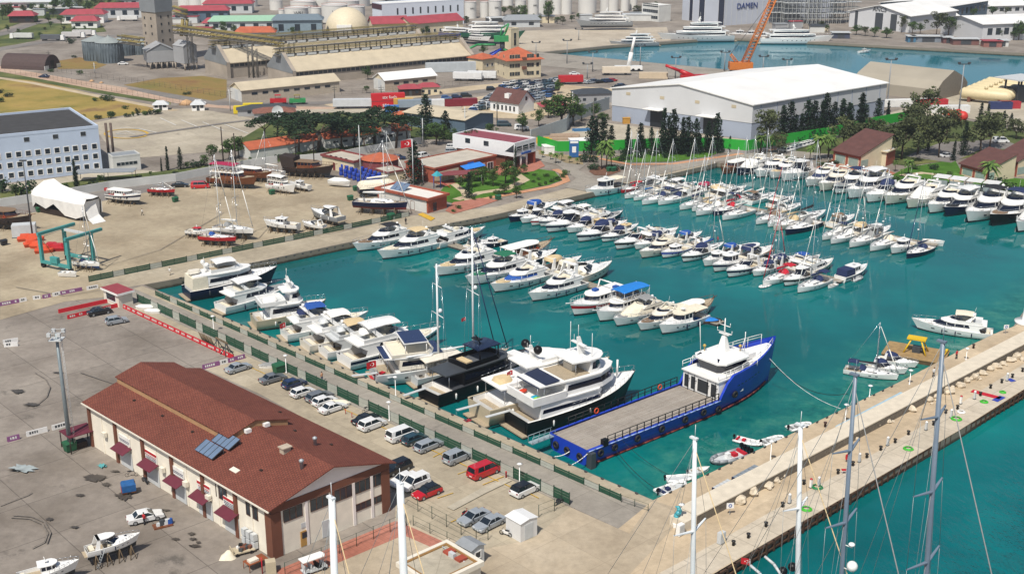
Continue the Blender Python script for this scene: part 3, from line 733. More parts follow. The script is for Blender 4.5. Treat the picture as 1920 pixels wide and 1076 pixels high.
class Bld:
 """box house: F nearest ground corner, R along its right-hand face, L along its left-hand face (picture places)"""
 def __init__(s,name,label,cat,Fp,Rp,Lp,h,wall,group=None,top=None,z=LAND,square=True):
  f,r,l=P(*Fp),P(*Rp),P(*Lp)
  s.rz=ang(f,r);s.a=dist(f,r);s.h=h
  ca,sa=math.cos(s.rz),math.sin(s.rz);dx,dy=l[0]-f[0],l[1]-f[1]
  s.b=-dx*sa+dy*ca
  if top:s.h=h=zat(f,top)-LAND
  s.root=thing(name,label,cat,(f[0],f[1],z),s.rz,group);s.wall=wall
 def body(s,par=0.,base=0.):
  m=MB();m.box(0,s.a,0,s.b,base,s.h);o=m.build('wall',s.wall,s.root);return o
 def flat(s,rm,par=.5,th=.2,ov=.0,pm=None):
  m=MB();m.box(-ov,s.a+ov,-ov,s.b+ov,s.h+.003,s.h+.12);m.build('roof',rm,s.root)
  if par:
   m=MB();t=th
   m.box(-ov-.06,s.a+ov+.06,-ov-.06,-ov+t,s.h-.1,s.h+par);m.box(-ov-.06,s.a+ov+.06,s.b+ov-t,s.b+ov+.06,s.h-.1,s.h+par)
   m.box(-ov-.06,-ov+t,-ov+t,s.b+ov-t,s.h-.1,s.h+par);m.box(s.a+ov-t,s.a+ov+.06,-ov+t,s.b+ov-t,s.h-.1,s.h+par)
   m.build('parapet',pm or s.wall,s.root)
 def gable(s,rm,rise,ax='a',ov=.4,th=.15,gm=None):
  """ridge along ax"""
  a,b,h=s.a,s.b,s.h;m=MB();g=MB()
  if ax=='a':
   sl=rise/(b/2);e=h-sl*ov
   for y0,y1 in((-ov,b/2),(b+ov,b/2)):
    q=[(-ov,y0,e),(a+ov,y0,e),(a+ov,y1,h+rise),(-ov,y1,h+rise)]
    m.loft([[(x,y,z+th)for x,y,z in q],q],cap0=True,cap1=True)
   for x in(0.004,a-.004):g=MB();g.quad((x,0,h),(x,b,h),(x,b/2,h+rise));g.build('gable',gm or s.wall,s.root)
  else:
   sl=rise/(a/2);e=h-sl*ov
   for x0,x1 in((-ov,a/2),(a+ov,a/2)):
    q=[(x0,-ov,e),(x0,b+ov,e),(x1,b+ov,h+rise),(x1,-ov,h+rise)]
    m.loft([[(x,y,z+th)for x,y,z in q],q],cap0=True,cap1=True)
   for y in(0.004,b-.004):g=MB();g.quad((0,y,h),(a,y,h),(a/2,y,h+rise));g.build('gable',gm or s.wall,s.root)
  return m.build('roof',rm,s.root)
 def hip(s,rm,rise,ov=.5):
  a,b,h=s.a,s.b,s.h;q=min(a,b)/2+ov;m=MB()
  c=[(-ov,-ov,h),(a+ov,-ov,h),(a+ov,b+ov,h),(-ov,b+ov,h)]
  if a>=b:r0,r1=(-ov+q,b/2,h+rise),(a+ov-q,b/2,h+rise);fs=[(c[0],c[1],r1,r0),(c[1],c[2],r1),(c[2],c[3],r0,r1),(c[3],c[0],r0)]
  else:r0,r1=(a/2,-ov+q,h+rise),(a/2,b+ov-q,h+rise);fs=[(c[0],c[1],r0),(c[1],c[2],r1,r0),(c[2],c[3],r1),(c[3],c[0],r0,r1)]
  for f in fs:m.quad(*f)
  m.box(-ov,a+ov,-ov,b+ov,h-.2,h-.002);return m.build('roof',rm,s.root)
 def win(s,face,us,zs,w,h,fm=None,gm=None,name='window',fr=.14,d=.08,mull=1):
  """windows centred at us (metres along the face) and zs (sill heights)"""
  for z in zs:
   for u in us:
    m=MB()
    def bx(u0,u1,z0,z1,d0,d1,mi):
     if face=='r':m.box(u0,u1,-d1,-d0,z0,z1,mi)
     elif face=='l':m.box(-d1,-d0,u0,u1,z0,z1,mi)
     elif face=='e':m.box(s.a+d0,s.a+d1,u0,u1,z0,z1,mi)
    bx(u-w/2,u+w/2,z,z+h,-.05,d*.4,1)
    if fr:
     bx(u-w/2-fr,u-w/2,z-fr,z+h+fr,-.05,d,0);bx(u+w/2,u+w/2+fr,z-fr,z+h+fr,-.05,d,0)
     bx(u-w/2,u+w/2,z+h,z+h+fr,-.05,d,0);bx(u-w/2,u+w/2,z-fr,z,-.05,d,0)
     for k in range(1,mull):bx(u-w/2+w*k/mull-.04,u-w/2+w*k/mull+.04,z,z+h,-.04,d*.8,0)
    m.build(name,[fm or white,gm or bglass],s.root)
 def part(s,name,m,bm):return bm.build(name,m,s.root)
def spread(a,b,n):return[lerp(a,b,(i+.5)/n)for i in range(n)]
def text(root,name,body,size,loc,rot,m,th=.03,align='CENTER',sx=1.):
 cu=bpy.data.curves.new(name,'FONT');cu.body=body;cu.size=size;cu.extrude=th;cu.align_x=align;cu.align_y='CENTER'
 cu.resolution_u=3;cu.materials.append(m)
 t=bpy.data.objects.new(name,cu);COL.objects.link(t);bpy.context.view_layer.update()
 me=bpy.data.meshes.new_from_object(t.evaluated_get(bpy.context.evaluated_depsgraph_get()));bpy.data.objects.remove(t)
 o=bpy.data.objects.new(name,me);COL.objects.link(o);o.parent=root;o.location=loc;o.rotation_euler=rot;o.scale=(sx,1,1)
 return o
def person(p,head,label,top,legs,hair=black,pose='stand',z=LAND,skin=None,arm=0.):
 r=thing('person',label,'person',(p[0],p[1],z),head,'people on the quays')
 sk=skin or mat('skin','a9785c',.6,var=.05);m=MB();st=.16 if pose=='walk' else.04
 def limb(pts,rs,mi,n=7):
  for(a,b),(r1,r2)in zip(zip(pts,pts[1:]),zip(rs,rs[1:])):m.tube(a,b,r1,r2,n,mi);m.sphere(b,r2,mi,7,5)
 for sg,dx in((1,st),(-1,-st)):
  limb([(0,sg*.09,.88),(dx*.9,sg*.1,.47),(dx*(1.5 if dx>0 else 2.),sg*.1,.07)],(.095,.065,.05),1)
  m.box(dx*1.6-.07,dx*1.6+.17,sg*.1-.045,sg*.1+.045,0,.08,3)
  limb([(0,sg*.2,1.42),(.03-dx*.8,sg*.25,1.13),(.12-dx*1.2+arm*.2,sg*.22,.88+arm*.3)],(.06,.045,.035),0);m.sphere((.13-dx*1.2+arm*.2,sg*.22,.83+arm*.3),.05,2,6,4)
 el=lambda z,w,d:[(d*math.cos(t),w*math.sin(t),z)for t in[2*math.pi*i/10 for i in range(10)]]
 m.loft([el(.82,.16,.11),el(.95,.17,.12)],1,cap0=True,sm=True);m.loft([el(.95,.17,.12),el(1.2,.17,.11),el(1.4,.21,.11),el(1.47,.13,.08),el(1.5,.06,.06)],0,cap1=True,sm=True)
 m.tube((0,0,1.46),(.01,0,1.58),.055,n=8,mi=2);m.sphere((.02,0,1.66),.1,2,10,8,(1.05,.85,1.2));m.sphere((.125,0,1.65),.018,2,5,4)
 m.build('body',[top,legs,sk,black],r)
 m=MB();m.sphere((.0,0,1.70),.108,0,10,5,(1,.9,1),half=True);m.build('hair',hair,r)
 return r
# setting: water, land, surfaces
DZ=[.01]
def sheet(name,poly,m,dz=.02,k='structure'):
 DZ[0]+=.0025;dz=DZ[0]
 pts=[P(*q)for q in poly];mb=MB();mb.quad(*[(x,y,LAND+dz)for x,y in pts])
 if sum(pts[i][0]*pts[(i+1)%len(pts)][1]-pts[(i+1)%len(pts)][0]*pts[i][1]for i in range(len(pts)))<0:mb.f[0]=mb.f[0][::-1]
 return kind(mb.build(name,m),k)
def strip(name,line,wd,m,dz=.02):
 """a band of width wd metres along a picture polyline on the ground"""
 DZ[0]+=.0025;dz=DZ[0];pts=[P(*q)for q in line];Lf,R=[],[]
 for i,p in enumerate(pts):
  a=pts[max(0,i-1)];b=pts[min(len(pts)-1,i+1)];t=ang(a,b);w_=wd if not isinstance(wd,(list,tuple))else wd[i]
  Lf.append((p[0]-math.sin(t)*w_/2,p[1]+math.cos(t)*w_/2,LAND+dz));R.append((p[0]+math.sin(t)*w_/2,p[1]-math.cos(t)*w_/2,LAND+dz))
 mb=MB();mb.loft([R,Lf],closed=False);return kind(mb.build(name,m),'structure')
concrete_ground=concrete('yard_concrete','766d63','8d847a','9e958a',slab=10.,stain=.7,joint=.5)
concrete_pale=concrete('pale_concrete','a39a88','b3aa97','bdb4a2',slab=6.,joint=.2,stain=.25)
concrete_quay=concrete('quay_concrete','9a8f7c','aca08a','b8ad98',slab=5.,joint=.22,stain=.35)
concrete_pier=concrete('pier_concrete','b09d82','c1ae92','cdbb9f',slab=7.,joint=.12,stain=.3,dark='8d7a60')
concrete_slab=concrete('pier_slab_concrete','bcb09c','c6baa6','cdc2b0',slab=4.5,joint=.35,stain=.15)
asphalt=concrete('asphalt','6f6a66','7c7772','86817b',slab=0,stain=.3)
roadgrey=concrete('worn_road_concrete','8b847a','9a9388','a39c90',slab=6.,joint=.3,stain=.35)
sand=concrete('bare_sandy_ground','a8977c','baa98d','c4b499',slab=0,stain=.2,dark='8a7a62')
earth=concrete('reddish_earth_track','a58a76','b59a85','c0a893',slab=0,stain=.2,dark='7f7670')
brickpave=concrete('red_brick_paving','9a5f4e','ad705d','b98070',slab=.8,joint=.2,stain=.1,dark='7a6a5c')
brickedge=concrete('orange_paver_band','b8835f','c79370','d0a07e',slab=.6,joint=.15,stain=.1,dark='8a7a62')
def grassmat(name,*c,sc=.15):
 g=G(name);a=g.noise(sc,6,.65);b_=g.noise(2.5,4,.7)
 col=g.ramp(a,*[(.3+.4*i/(len(c)-1),x)for i,x in enumerate(c)])
 col=g.mix(.7,col,g.ramp(b_,(.25,.6),(.75,1.15)),'MULTIPLY');g.bump(b_,.5,.15)
 return g.out(col,.95,.1)
lawn=grassmat('green_lawn','3a5f1e','496f27','5a8136')
drygrass=grassmat('dry_yellow_grass','5f6636','8f8045','a38c50','80664a',sc=.035)
browngrass=grassmat('dry_brown_grass','76703f','8c7648','806044',sc=.05)
scrub=grassmat('green_scrub','3c4a2c','566038','7a7a4a',sc=.06)
g=G('harbour_water')
pA,pB=P(1225,937,0),P(1874,621,0)
dep=g.noise(.018,5,.62);rp=g.noise(.5,4,.6,st=(1,.45,1,.5));rp2=g.noise(1.9,3,.6,st=(1,.5,1,.5));rp3=g.noise(.12,2,.5)
col=g.ramp(dep,(.3,'004b4b'),(.5,'005f60'),(.7,'007571'))
xy=g.n('SeparateXYZ');g.l(g.tc.outputs['Object'],xy.inputs[0])
def lineD(a,b):
 t=ang(a,b);nx,ny=-math.sin(t),math.cos(t)
 m1=g.n('Math',_operation='MULTIPLY');g.l(xy.outputs[0],m1 .inputs[0]);m1 .inputs[1].default_value=nx
 m2=g.n('Math',_operation='MULTIPLY_ADD');g.l(xy.outputs[1],m2 .inputs[0]);m2 .inputs[1].default_value=ny;g.l(m1 .outputs[0],m2 .inputs[2])
 m3=g.n('Math',_operation='SUBTRACT');g.l(m2 .outputs[0],m3 .inputs[0]);m3 .inputs[1].default_value=a[0]*nx+a[1]*ny
 return m3 .outputs[0]
d=lineD(pA,pB)
wob=g.noise(.09,4,.7);ma=g.n('Math',_operation='MULTIPLY_ADD');g.l(wob,ma.inputs[0]);ma.inputs[1].default_value=-26.;g.l(d,ma.inputs[2])
mr=g.n('MapRange');g.l(ma.outputs[0],mr.inputs[0]);mr.inputs[1].default_value=-14.;mr.inputs[2].default_value=2.;mr.inputs[3].default_value=1.;mr.inputs[4].default_value=0.
pos=g.n('MapRange');g.l(d,pos.inputs[0]);pos.inputs[1].default_value=-3.;pos.inputs[2].default_value=0.
mu=g.n('Math',_operation='MULTIPLY');g.l(mr.outputs[0],mu.inputs[0]);g.l(pos.outputs[0],mu.inputs[1])
rock=g.ramp(g.noise(.25,5,.7),(.35,'07534f'),(.5,'1b6b60'),(.68,'41806c'))
col=g.mix(mu.outputs[0],col,rock)
sea=g.n('MapRange');g.l(d,sea.inputs[0]);sea.inputs[1].default_value=-18.;sea.inputs[2].default_value=-60.
col=g.mix(sea.outputs[0],col,g.ramp(rp3,(.35,'004555'),(.65,'00666e')))
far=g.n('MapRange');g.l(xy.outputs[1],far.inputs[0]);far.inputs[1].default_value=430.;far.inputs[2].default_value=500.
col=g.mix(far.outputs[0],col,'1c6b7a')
h1=g.n('Math',_operation='MULTIPLY_ADD');g.l(rp2,h1 .inputs[0]);h1 .inputs[1].default_value=.35;g.l(rp,h1 .inputs[2])
seab=g.n('MapRange');g.l(sea.outputs[0],seab.inputs[0]);seab.inputs[3].default_value=.07;seab.inputs[4].default_value=1.
bp=g.n('Bump',Distance=.3);g.l(h1 .outputs[0],bp.inputs['Height']);g.l(seab.outputs[0],bp.inputs['Strength']);dm_=g.n('MapRange');g.l(sea.outputs[0],dm_.inputs[0]);dm_.inputs[3].default_value=.3;dm_.inputs[4].default_value=4.;g.l(dm_.outputs[0],bp.inputs['Distance']);g.l(bp.outputs['Normal'],g.b.inputs['Normal'])
water_m=g.out(col,.03,.38);g.b.inputs['IOR'].default_value=1.333
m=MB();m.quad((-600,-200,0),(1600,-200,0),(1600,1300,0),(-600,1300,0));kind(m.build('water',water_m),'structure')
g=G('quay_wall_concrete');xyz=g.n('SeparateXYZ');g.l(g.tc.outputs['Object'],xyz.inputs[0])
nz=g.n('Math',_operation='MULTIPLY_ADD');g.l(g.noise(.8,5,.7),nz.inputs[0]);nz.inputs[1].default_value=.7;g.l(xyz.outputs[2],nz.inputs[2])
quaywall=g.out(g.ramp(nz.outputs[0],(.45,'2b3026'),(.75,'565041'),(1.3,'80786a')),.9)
OUT=[P(1440,1015),P(1799,806),P(1920,729.5)]
t=ang(OUT[0],OUT[2]);tip=(OUT[2][0]+70*math.cos(t),OUT[2][1]+70*math.sin(t))
INN=[P(1900,612),P(1874,621.5),P(1821,646),P(1684,717),P(1225,937)]
tip2=(tip[0]-26*math.sin(t),tip[1]+26*math.cos(t))
COAST=[(-2500,-300),(-40,-300),P(600,1500)]+OUT+[tip,tip2]+INN+[P(597,667.5),P(403.6,587),P(270,534),P(320,525),P(660,453.5),P(927,403),P(1099,363.4),P(1327.6,310),P(1345,305),P(1672,342),P(1890,374),P(2050,398),P(2600,480),P(2600,246),P(1800,172),P(1359,130.5),P(1065,103),P(1017.7,99),P(1150.7,85.5),P(1261,78),P(1356,71),P(1553,80.3),P(1666,86.6),P(1920,100.4),P(2600,140),(3500,4000),(-3500,4000)]
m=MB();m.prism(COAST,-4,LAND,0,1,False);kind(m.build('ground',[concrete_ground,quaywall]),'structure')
sheet('quay_road',[(266,537),(403.6,588.5),(597,669.5),(1222,939),(1240,955),(1180,1000),(1068,948),(830,838),(560,712),(262,572),(215,550)],roadgrey,.012)
sheet('quay_apron',[(266,536),(403.6,587.8),(597,668.5),(1224,937.6),(1213,948),(972,854),(706,737),(536,660),(326,572),(250,541)],concrete_quay,.02)
sheet('back_quay_pavement',[(270,533.3),(320,524.5),(660,453),(927,402.5),(1099,363),(1327.6,309.6),(1345,304),(1330,300),(1180,324),(1085,348),(1010,367),(930,388),(767,405),(640,435),(480,464),(320,497),(180,526),(200,545)],concrete_quay,.016)
sheet('mole_deck',[(1440,1015),(1330,1080),(1100,1215),(1000,1120),(1225,937.5),(1684,717.4),(1821,646.4),(1874,622),(1900,612.5),(2150,480),(2200,560),(1920,730),(1799,806.4)],concrete_pier,.016)
sheet('berth_slab',[(1440,1014.4),(1330,1077),(1180,1168),(1130,1130),(1300,1040),(1560,895),(1770,775),(1920,682),(2100,570),(2150,588),(1920,729),(1799,805.6)],concrete_slab,.028)
sheet('car_park',[(262,572),(560,713),(830,840),(1068,950),(1000,1010),(905,1030),(740,985),(745,880),(490,740),(385,692),(440,672),(250,580)],concrete_quay,.008)
sheet('forecourt',[(905,1030),(1000,1010),(1068,950),(1180,1000),(1225,938),(1290,960),(1130,1130),(900,1250),(560,1180),(540,1070),(745,975)],concrete('forecourt_concrete','a2937d','b3a48d','bfb19b',slab=8.,joint=.2,stain=.22,dark='8f826f'),.006)
sheet('brick_walk',[(515,1070),(742,976),(765,985),(905,1048),(892,1062),(757,1003),(545,1092)],brickpave,.03)
sheet('yard_road',[(0,408),(0,388),(200,358),(405,326),(420,322),(500,308),(500,320),(330,350),(150,386)],asphalt,.012)
sheet('verge',[(0,380),(0,360),(40,345),(195,326),(300,322),(420,305),(500,295),(540,280),(640,280),(700,268),(700,276),(640,292),(500,306),(405,323),(200,354)],scrub,.012)
sheet('white_block_forecourt',[(0,361),(0,348),(195,322),(270,320),(300,322),(195,332)],concrete_pale,.02)
sheet('boatyard_hardstand',[(0,600),(0,408),(150,386),(330,350),(500,320),(600,330),(740,372),(735,400),(640,434),(480,463),(320,496),(180,525),(215,555),(120,566)],concrete('hardstand_concrete','94866f','a89a82','b6a98f',slab=10.,joint=.12,stain=.4,dark='8a7455'))
sheet('helipad_lot',[(170,232),(300,206),(362,203),(440,216),(480,224),(560,238),(545,255),(430,282),(265,296),(200,270)],concrete('helipad_concrete','9b9182','aea491','bdb3a0',slab=10.,joint=.25,stain=.35),.012)
sheet('yellow_field',[(0,148),(60,150),(180,178),(285,203),(292,208),(170,226),(100,217),(0,226),(-120,235),(-120,140)],drygrass,.012)
strip('field_path',[(-60,138),(0,147),(60,156),(120,168),(200,184),(270,197),(330,208)],3.2,sand,.03)
strip('access_road',[(-80,115),(0,130),(60,141),(130,154),(200,166),(300,183),(400,196),(520,205),(640,206),(720,200)],[9,9,9,10,11,12,12,12,10,8],earth,.02)
strip('paved_road',[(240,166),(330,182),(420,195),(520,197),(640,192),(760,182),(900,172),(1020,166)],[2,7,8,7,7,7,7,7],asphalt,.03)
strip('sand_promenade',[(620,200),(700,190),(800,176),(900,164),(1000,155)],10.,sand,.04)
sheet('brown_field',[(232,160),(300,147),(380,143),(425,150),(425,184),(400,190),(320,176)],browngrass,.012)
sheet('scrub_bank',[(-40,95),(-40,70),(0,66),(60,44),(190,46),(200,60),(120,66),(30,84)],scrub,.02)
sheet('roadside_scrub',[(-40,140),(-40,128),(60,146),(200,172),(320,192),(320,197),(200,178),(60,152)],scrub,.016)
sheet('silo_grass',[(90,118),(150,108),(200,122),(180,130),(110,130)],browngrass,.016)
sheet('far_green',[(-60,60),(-60,5),(250,0),(260,18),(190,34),(60,36),(0,58)],scrub,.01)
strip('hill_road',[(-60,78),(0,66),(60,46),(110,40),(200,36)],7.,asphalt,.03)
strip('truck_road',[(-40,100),(40,86),(110,76),(170,72),(260,64)],9.,asphalt,.03)
sheet('pine_belt',[(440,268),(500,232),(620,212),(720,216),(800,226),(890,236),(890,262),(800,262),(640,284),(540,285)],scrub,.012)
sheet('container_yard',[(470,208),(620,205),(720,200),(860,190),(870,212),(700,218),(600,210),(500,228)],concrete_pale,.014)
sheet('far_apron',[(945,60),(1080,55),(1250,52),(1258,77),(1150,85),(1017,98),(960,92)],concrete('harbour_apron','ab9f8d','b9ad9a','c2b7a4',slab=12.,joint=.1,stain=.2),.012)
sheet('basin_quay_road',[(940,100),(1017,99.5),(1065,104),(1359,131.5),(1560,150),(1560,168),(1340,150),(1060,128),(940,118)],roadgrey,.012)
sheet('car_lot',[(860,210),(880,185),(1000,165),(1060,160),(1160,168),(1150,190),(1060,195),(1010,225),(930,222)],sand,.014)
sheet('green_yard',[(1000,262),(1090,238),(1143,232),(1408,264),(1400,285),(1140,272),(1010,280)],concrete_pale,.012)
sheet('marina_road',[(990,283),(1080,288),(1110,300),(1085,320),(1120,338),(1180,322),(1330,296),(1450,280),(1560,282),(1560,300),(1460,300),(1350,303),(1327,308),(1180,340),(1100,360),(1060,352),(1080,335),(1045,310),(985,296)],roadgrey,.02)
strip('sidewalk_band',[(1010,283),(1090,292),(1125,295)],1.6,brickedge,.05)
strip('promenade_band',[(1125,298),(1180,309),(1260,308),(1330,298),(1420,284),(1460,279)],1.8,brickedge,.05)
strip('park_band',[(880,378),(960,364),(1035,350),(1062,340),(1055,325),(1040,318)],2.2,brickedge,.05)
sheet('park_lawn',[(815,372),(835,348),(900,320),(1000,316),(1040,322),(1054,338),(1030,347),(960,361),(895,374),(850,382)],lawn,.03)
strip('park_path',[(855,375),(900,362),(950,355),(985,338),(965,325)],2.6,sand,.045)
strip('park_walk',[(880,380),(870,360),(850,345)],2.,sand,.05)
sheet('playground_paving',[(810,342),(850,325),(905,318),(890,330),(860,342),(835,350)],brickpave,.05)
sheet('brick_terrace',[(835,396),(850,380),(900,372),(935,376),(900,388),(850,402)],brickpave,.04)
sheet('promenade_lawn',[(1140,300),(1180,288),(1280,276),(1340,272),(1360,282),(1330,294),(1260,304),(1180,305)],lawn,.03)
sheet('roundabout_bed',[(1104,322),(1115,314),(1140,311),(1160,314),(1164,322),(1140,330),(1115,329)],mat('bark_mulch','6d4a38',.95,var=.3),.06)
sheet('office_paving',[(905,322),(950,300),(1010,298),(1022,312),(1000,322),(940,330)],brickpave,.024)
sheet('palm_strip',[(1010,282),(1090,296),(1094,310),(1060,306),(1045,298),(1010,290)],mat('planting_bed','8f7f60',.95,var=.3,scale=.6),.05)
sheet('clubhouse_paving',[(1525,318),(1560,300),(1660,318),(1690,330),(1640,338),(1540,325)],brickpave,.024)
sheet('garden_lawn',[(1655,338),(1700,315),(1790,300),(1810,335),(1800,352),(1740,348)],lawn,.03)
strip('garden_path',[(1690,330),(1730,325),(1770,330),(1800,345)],2.4,sand,.05)
sheet('garden_border',[(1810,352),(1850,330),(1960,340),(1960,380),(1890,366)],lawn,.03)
sheet('wooded_ground',[(1420,268),(1560,250),(1660,222),(1760,215),(1920,250),(1960,290),(1860,290),(1790,300),(1700,312),(1560,290),(1470,282)],scrub,.014)
sheet('tank_yard',[(1660,215),(1800,175),(1960,176),(1960,250),(1800,220)],concrete_pale,.018)
strip('tree_lot',[(1740,300),(1800,275),(1900,270)],14.,asphalt,.03)
yel=mat('yellow_road_paint','c9a02c',.7,var=.25,scale=2.);whi=mat('white_road_paint','c9c6bd',.7,var=.25,scale=2.)
strip('yellow_line',[(440,676),(600,748),(660,775),(760,822),(860,868),(960,915)],.14,yel,.035)
for i,(a,b)in enumerate([((835,846),(812,858)),((900,875),(858,890)),((945,894),(905,910)),((820,935),(850,925)),((985,922),(1010,935)),((845,980),(890,960))]):strip('bay_line',[a,b],.14,yel,.035)
sheet('yellow_hatching',[(783,403),(792,400),(816,410),(808,415)],yel,.04)
sheet('pale_patch',[(838,952),(905,915),(950,898),(960,902),(912,925),(850,958)],concrete_pale,.03)
ring=[(237+40*math.cos(t),252+8.5*math.sin(t))for t in[2*math.pi*i/32 for i in range(33)]]
strip('helipad_ring',ring,.8,yel,.05)
strip('helipad_triangle',[(217,252),(236,247),(254,253),(217,252)],.6,whi,.05);strip('helipad_line',[(225,241),(260,242),(300,251)],.6,whi,.05)
for i in range(4):strip('faded_bay_line',[(300+40*i,222+4*i),(330+45*i,236+5*i)],.5,whi,.05)
strip('helipad_edge_line',[(245,258),(420,232),(470,226)],2.2,asphalt,.045)
dmp=mat('damp_concrete','4c463f',.45,var=.3);
def blob(name,px,py,w,h,m,n=34,seed=0):
 rr=random.Random(seed);q=[(px+w*(1+rr.uniform(-.5,.35))*math.cos(2*math.pi*i/n),py+h*(1+rr.uniform(-.5,.35))*math.sin(2*math.pi*i/n))for i in range(n)]
 sheet(name,q,m,.022)
for i,(x,y,w,h)in enumerate([(178,897,20,6),(232,932,16,7),(200,910,8,3),(93,975,8,2.5),(360,1002,7,3),(365,1025,11,3),(255,922,5,2),(150,930,9,2.5),(330,1012,9,2),(362,1012,8,2.5),(372,1018,5,2),(310,958,12,1.6),(60,760,16,3),(35,735,12,4),(110,700,10,2),(215,885,8,2),(140,990,9,2)]):blob('damp_patch',x,y,w,h,dmp,seed=i)
mk=mat('tyre_mark','766e65',.9,var=.3,scale=2.)
for q in([(65,700),(85,712),(94,728),(88,745),(70,760)],[(20,972),(55,974),(80,985),(90,1002),(84,1018),(60,1030)],[(0,950),(20,942),(52,930),(60,925)],[(24,968),(58,970),(84,981),(95,1001),(88,1021)],[(150,700),(210,720),(280,700),(340,690)],[(30,540),(120,556),(190,545)],[(120,470),(200,500),(300,470),(420,400)]):strip('tyre_mark',q,.2,mk)
blob('turquoise_paint_patch',192,875,9,4,mat('turquoise_paint','4f9a9c',.7),seed=9)
blob('pale_dust_patch',45,880,28,7,mat('pale_dust','9aa3a3',.9,var=.3),seed=12)
# boats in the marina
NEAR,FARH=DIRB+math.pi,DIRB
GN={'p1n':'yachts on the near side of the left pontoon','p1f':'boats on the far side of the left pontoon','p2n':'boats on the near side of the middle pontoon','p2f':'boats on the far side of the middle pontoon','p3n':'boats on the near side of the right pontoon','p3f':'boats on the far side of the right pontoon','rq':'yachts along the right quay','lq':'yachts along the left quay'}
WH={'p1n':'left pontoon near side','p1f':'left pontoon far side','p2n':'middle pontoon near side','p2f':'middle pontoon far side','p3n':'right pontoon near side','p3f':'right pontoon far side','rq':'along the right quay'}
CNT={}
def row(key,fn,x,y,L,desc,head=None,**kw):
 i=CNT.get(key,0);CNT[key]=i+1
 wh=WH[key];lab='%s, %s from %s, %s'%(desc,nth(i),'shore' if key!='rq' else 'left',wh)
 h=head if head is not None else(FARH if key in('p1f','p2f','p3f')else NEAR)
 if key=='rq':L*=1.1
 r=fn(L,lab,W(x,y),h,group=GN[key],**kw)
 if key=='rq':r.scale=(1,1.05,1.12)
 return r
pl=mat('pontoon_planks','8f8778',.85,var=.25,scale=2.)
for nm,a,b,wd,lab in(('left',(792,446),(1352,610),2.6,'grey floating pontoon under the flybridge yachts nearest the left quay'),('middle',(950,388),(1580,531),2.4,'grey floating pontoon in the middle of the marina basin'),('right',(1165,345),(1756,464),2.2,'grey floating pontoon between the sailing yachts farthest right')):
 A,B_=W(*a),W(*b);L=dist(A,B_);t=ang(A,B_)
 r=thing('pontoon',lab,'pontoon',(A[0],A[1],0),t,'floating pontoons')
 m=MB();m.box(0,L,-wd/2,wd/2,.42,.55);m.build('walkway',pl,r)
 m=MB();n=int(L/8)
 for i in range(n):m.box(i*L/n+.4,(i+1)*L/n-.4,-wd/2+.1,wd/2-.1,-.3,.42)
 m.build('float',dgrey,r)
 for i in range(int(L/14)):
  m=MB();x=6+i*14;m.box(x-.15,x+.15,-.15,.15,.55,1.45);m.build('service_pedestal',white,r)
row('p1n',flyb,672.5,472,16.5,'white flybridge yacht with black bimini',cv='black',pad='brown')
row('p1n',flyb,720,486.6,18,'white flybridge yacht with beige bimini',cv='beige',pad='cream')
row('p1n',flyb,825.6,518,17.5,'white flybridge yacht with beige foredeck pads',pad='beige')
row('p1n',flyb,884,535.5,17.5,'white yacht with green bimini and green sunpad',cv='green',pad='green')
row('p1n',flyb,930,548.6,16,'white flybridge yacht with blue windscreen cover',tint=CL['blue'],pad='beige',cv=None)
row('p1n',flyb,1000.4,565.3,15.5,'white flybridge yacht with black fenders',pad='white')
row('p1n',tour,1077.8,592.6,16,'white and red tour boat with mast arch',arch=True,stripe='red',cv='white')
row('p1n',tour,1126,603.7,14.5,'double-deck tour boat under bright blue awning',up=True,cv='sky')
row('p1n',flyb,1158,612,14,'pale covered trawler with grey canopy',cv='grey',cover='cream',house=offwhite)
row('p1n',flyb,1202.8,620.6,12.8,'white cruiser with brown deck trim',pad='brown',house=offwhite)
row('p1n',pilot,1243,627,13,'white trawler with two cream awnings',cv='cream',roof=CL['cream'])
row('p1f',flyb,901,443.5,15.5,'white flybridge yacht with no bimini',pad='beige',fl=True)
row('p1f',rib,886,463,5.5,'small white runabout with red seats',head=NEAR,seat='red')
row('p1f',express,915,458,7.5,'small dark runabout under black cover',cv='black')
row('p1f',pilot,903,467.5,8,'small white cabin boat with navy hull',hull='navy',head=NEAR)
row('p1f',rib,945,474,5,'black inflatable boat',tube='black',head=NEAR)
row('p1f',tour,1026,473,15.5,'wooden tour boat with white hardtop',wood_=True,hull='white',cv='white')
row('p1f',express,1038,484,12.5,'navy-hulled motor yacht with teak deck',hull='navy')
row('p1f',express,1083,498,12.5,'white cruiser with beige canopy',cv='beige')
row('p1f',express,1108,505,12,'cruiser under crumpled cream cover',cv='cream')
row('p1f',express,1137.6,513,16.5,'large ivory sport cruiser with open bow',hull='ivory',fl=True)
row('p1f',tour,1331,581,12.5,'wooden-trimmed boat with two white awnings',wood_=True,hull='white',cv='cream')
row('p1f',rib,1352,606,6,'dark workboat with blue awning at the pontoon end',tube='dwood',cov='sky',head=DIRB-.9)
row('p2n',rib,938,404.5,5,'white inflatable dinghy',seat='red')
row('p2n',rib,953,407,5.5,'white runabout with red stripe',seat='red')
row('p2n',pilot,957.6,417,9.5,'cabin boat with navy hull',hull='navy')
row('p2n',express,980,419.5,9.5,'white hardtop sports boat',hard=True)
row('p2n',express,998.6,423.6,9,'white boat with crimson windscreen trim',stripe='red')
row('p2n',express,1015,425.3,10,'navy-hulled boat with navy canopy',hull='white',stripe='navy',cv='navy')
row('p2n',express,1028.7,436.7,14,'large white hardtop cruiser',hard=True,stripe='navy')
row('p2n',express,1067,437.5,10,'white cruiser with navy camper canopy',cv='navy')
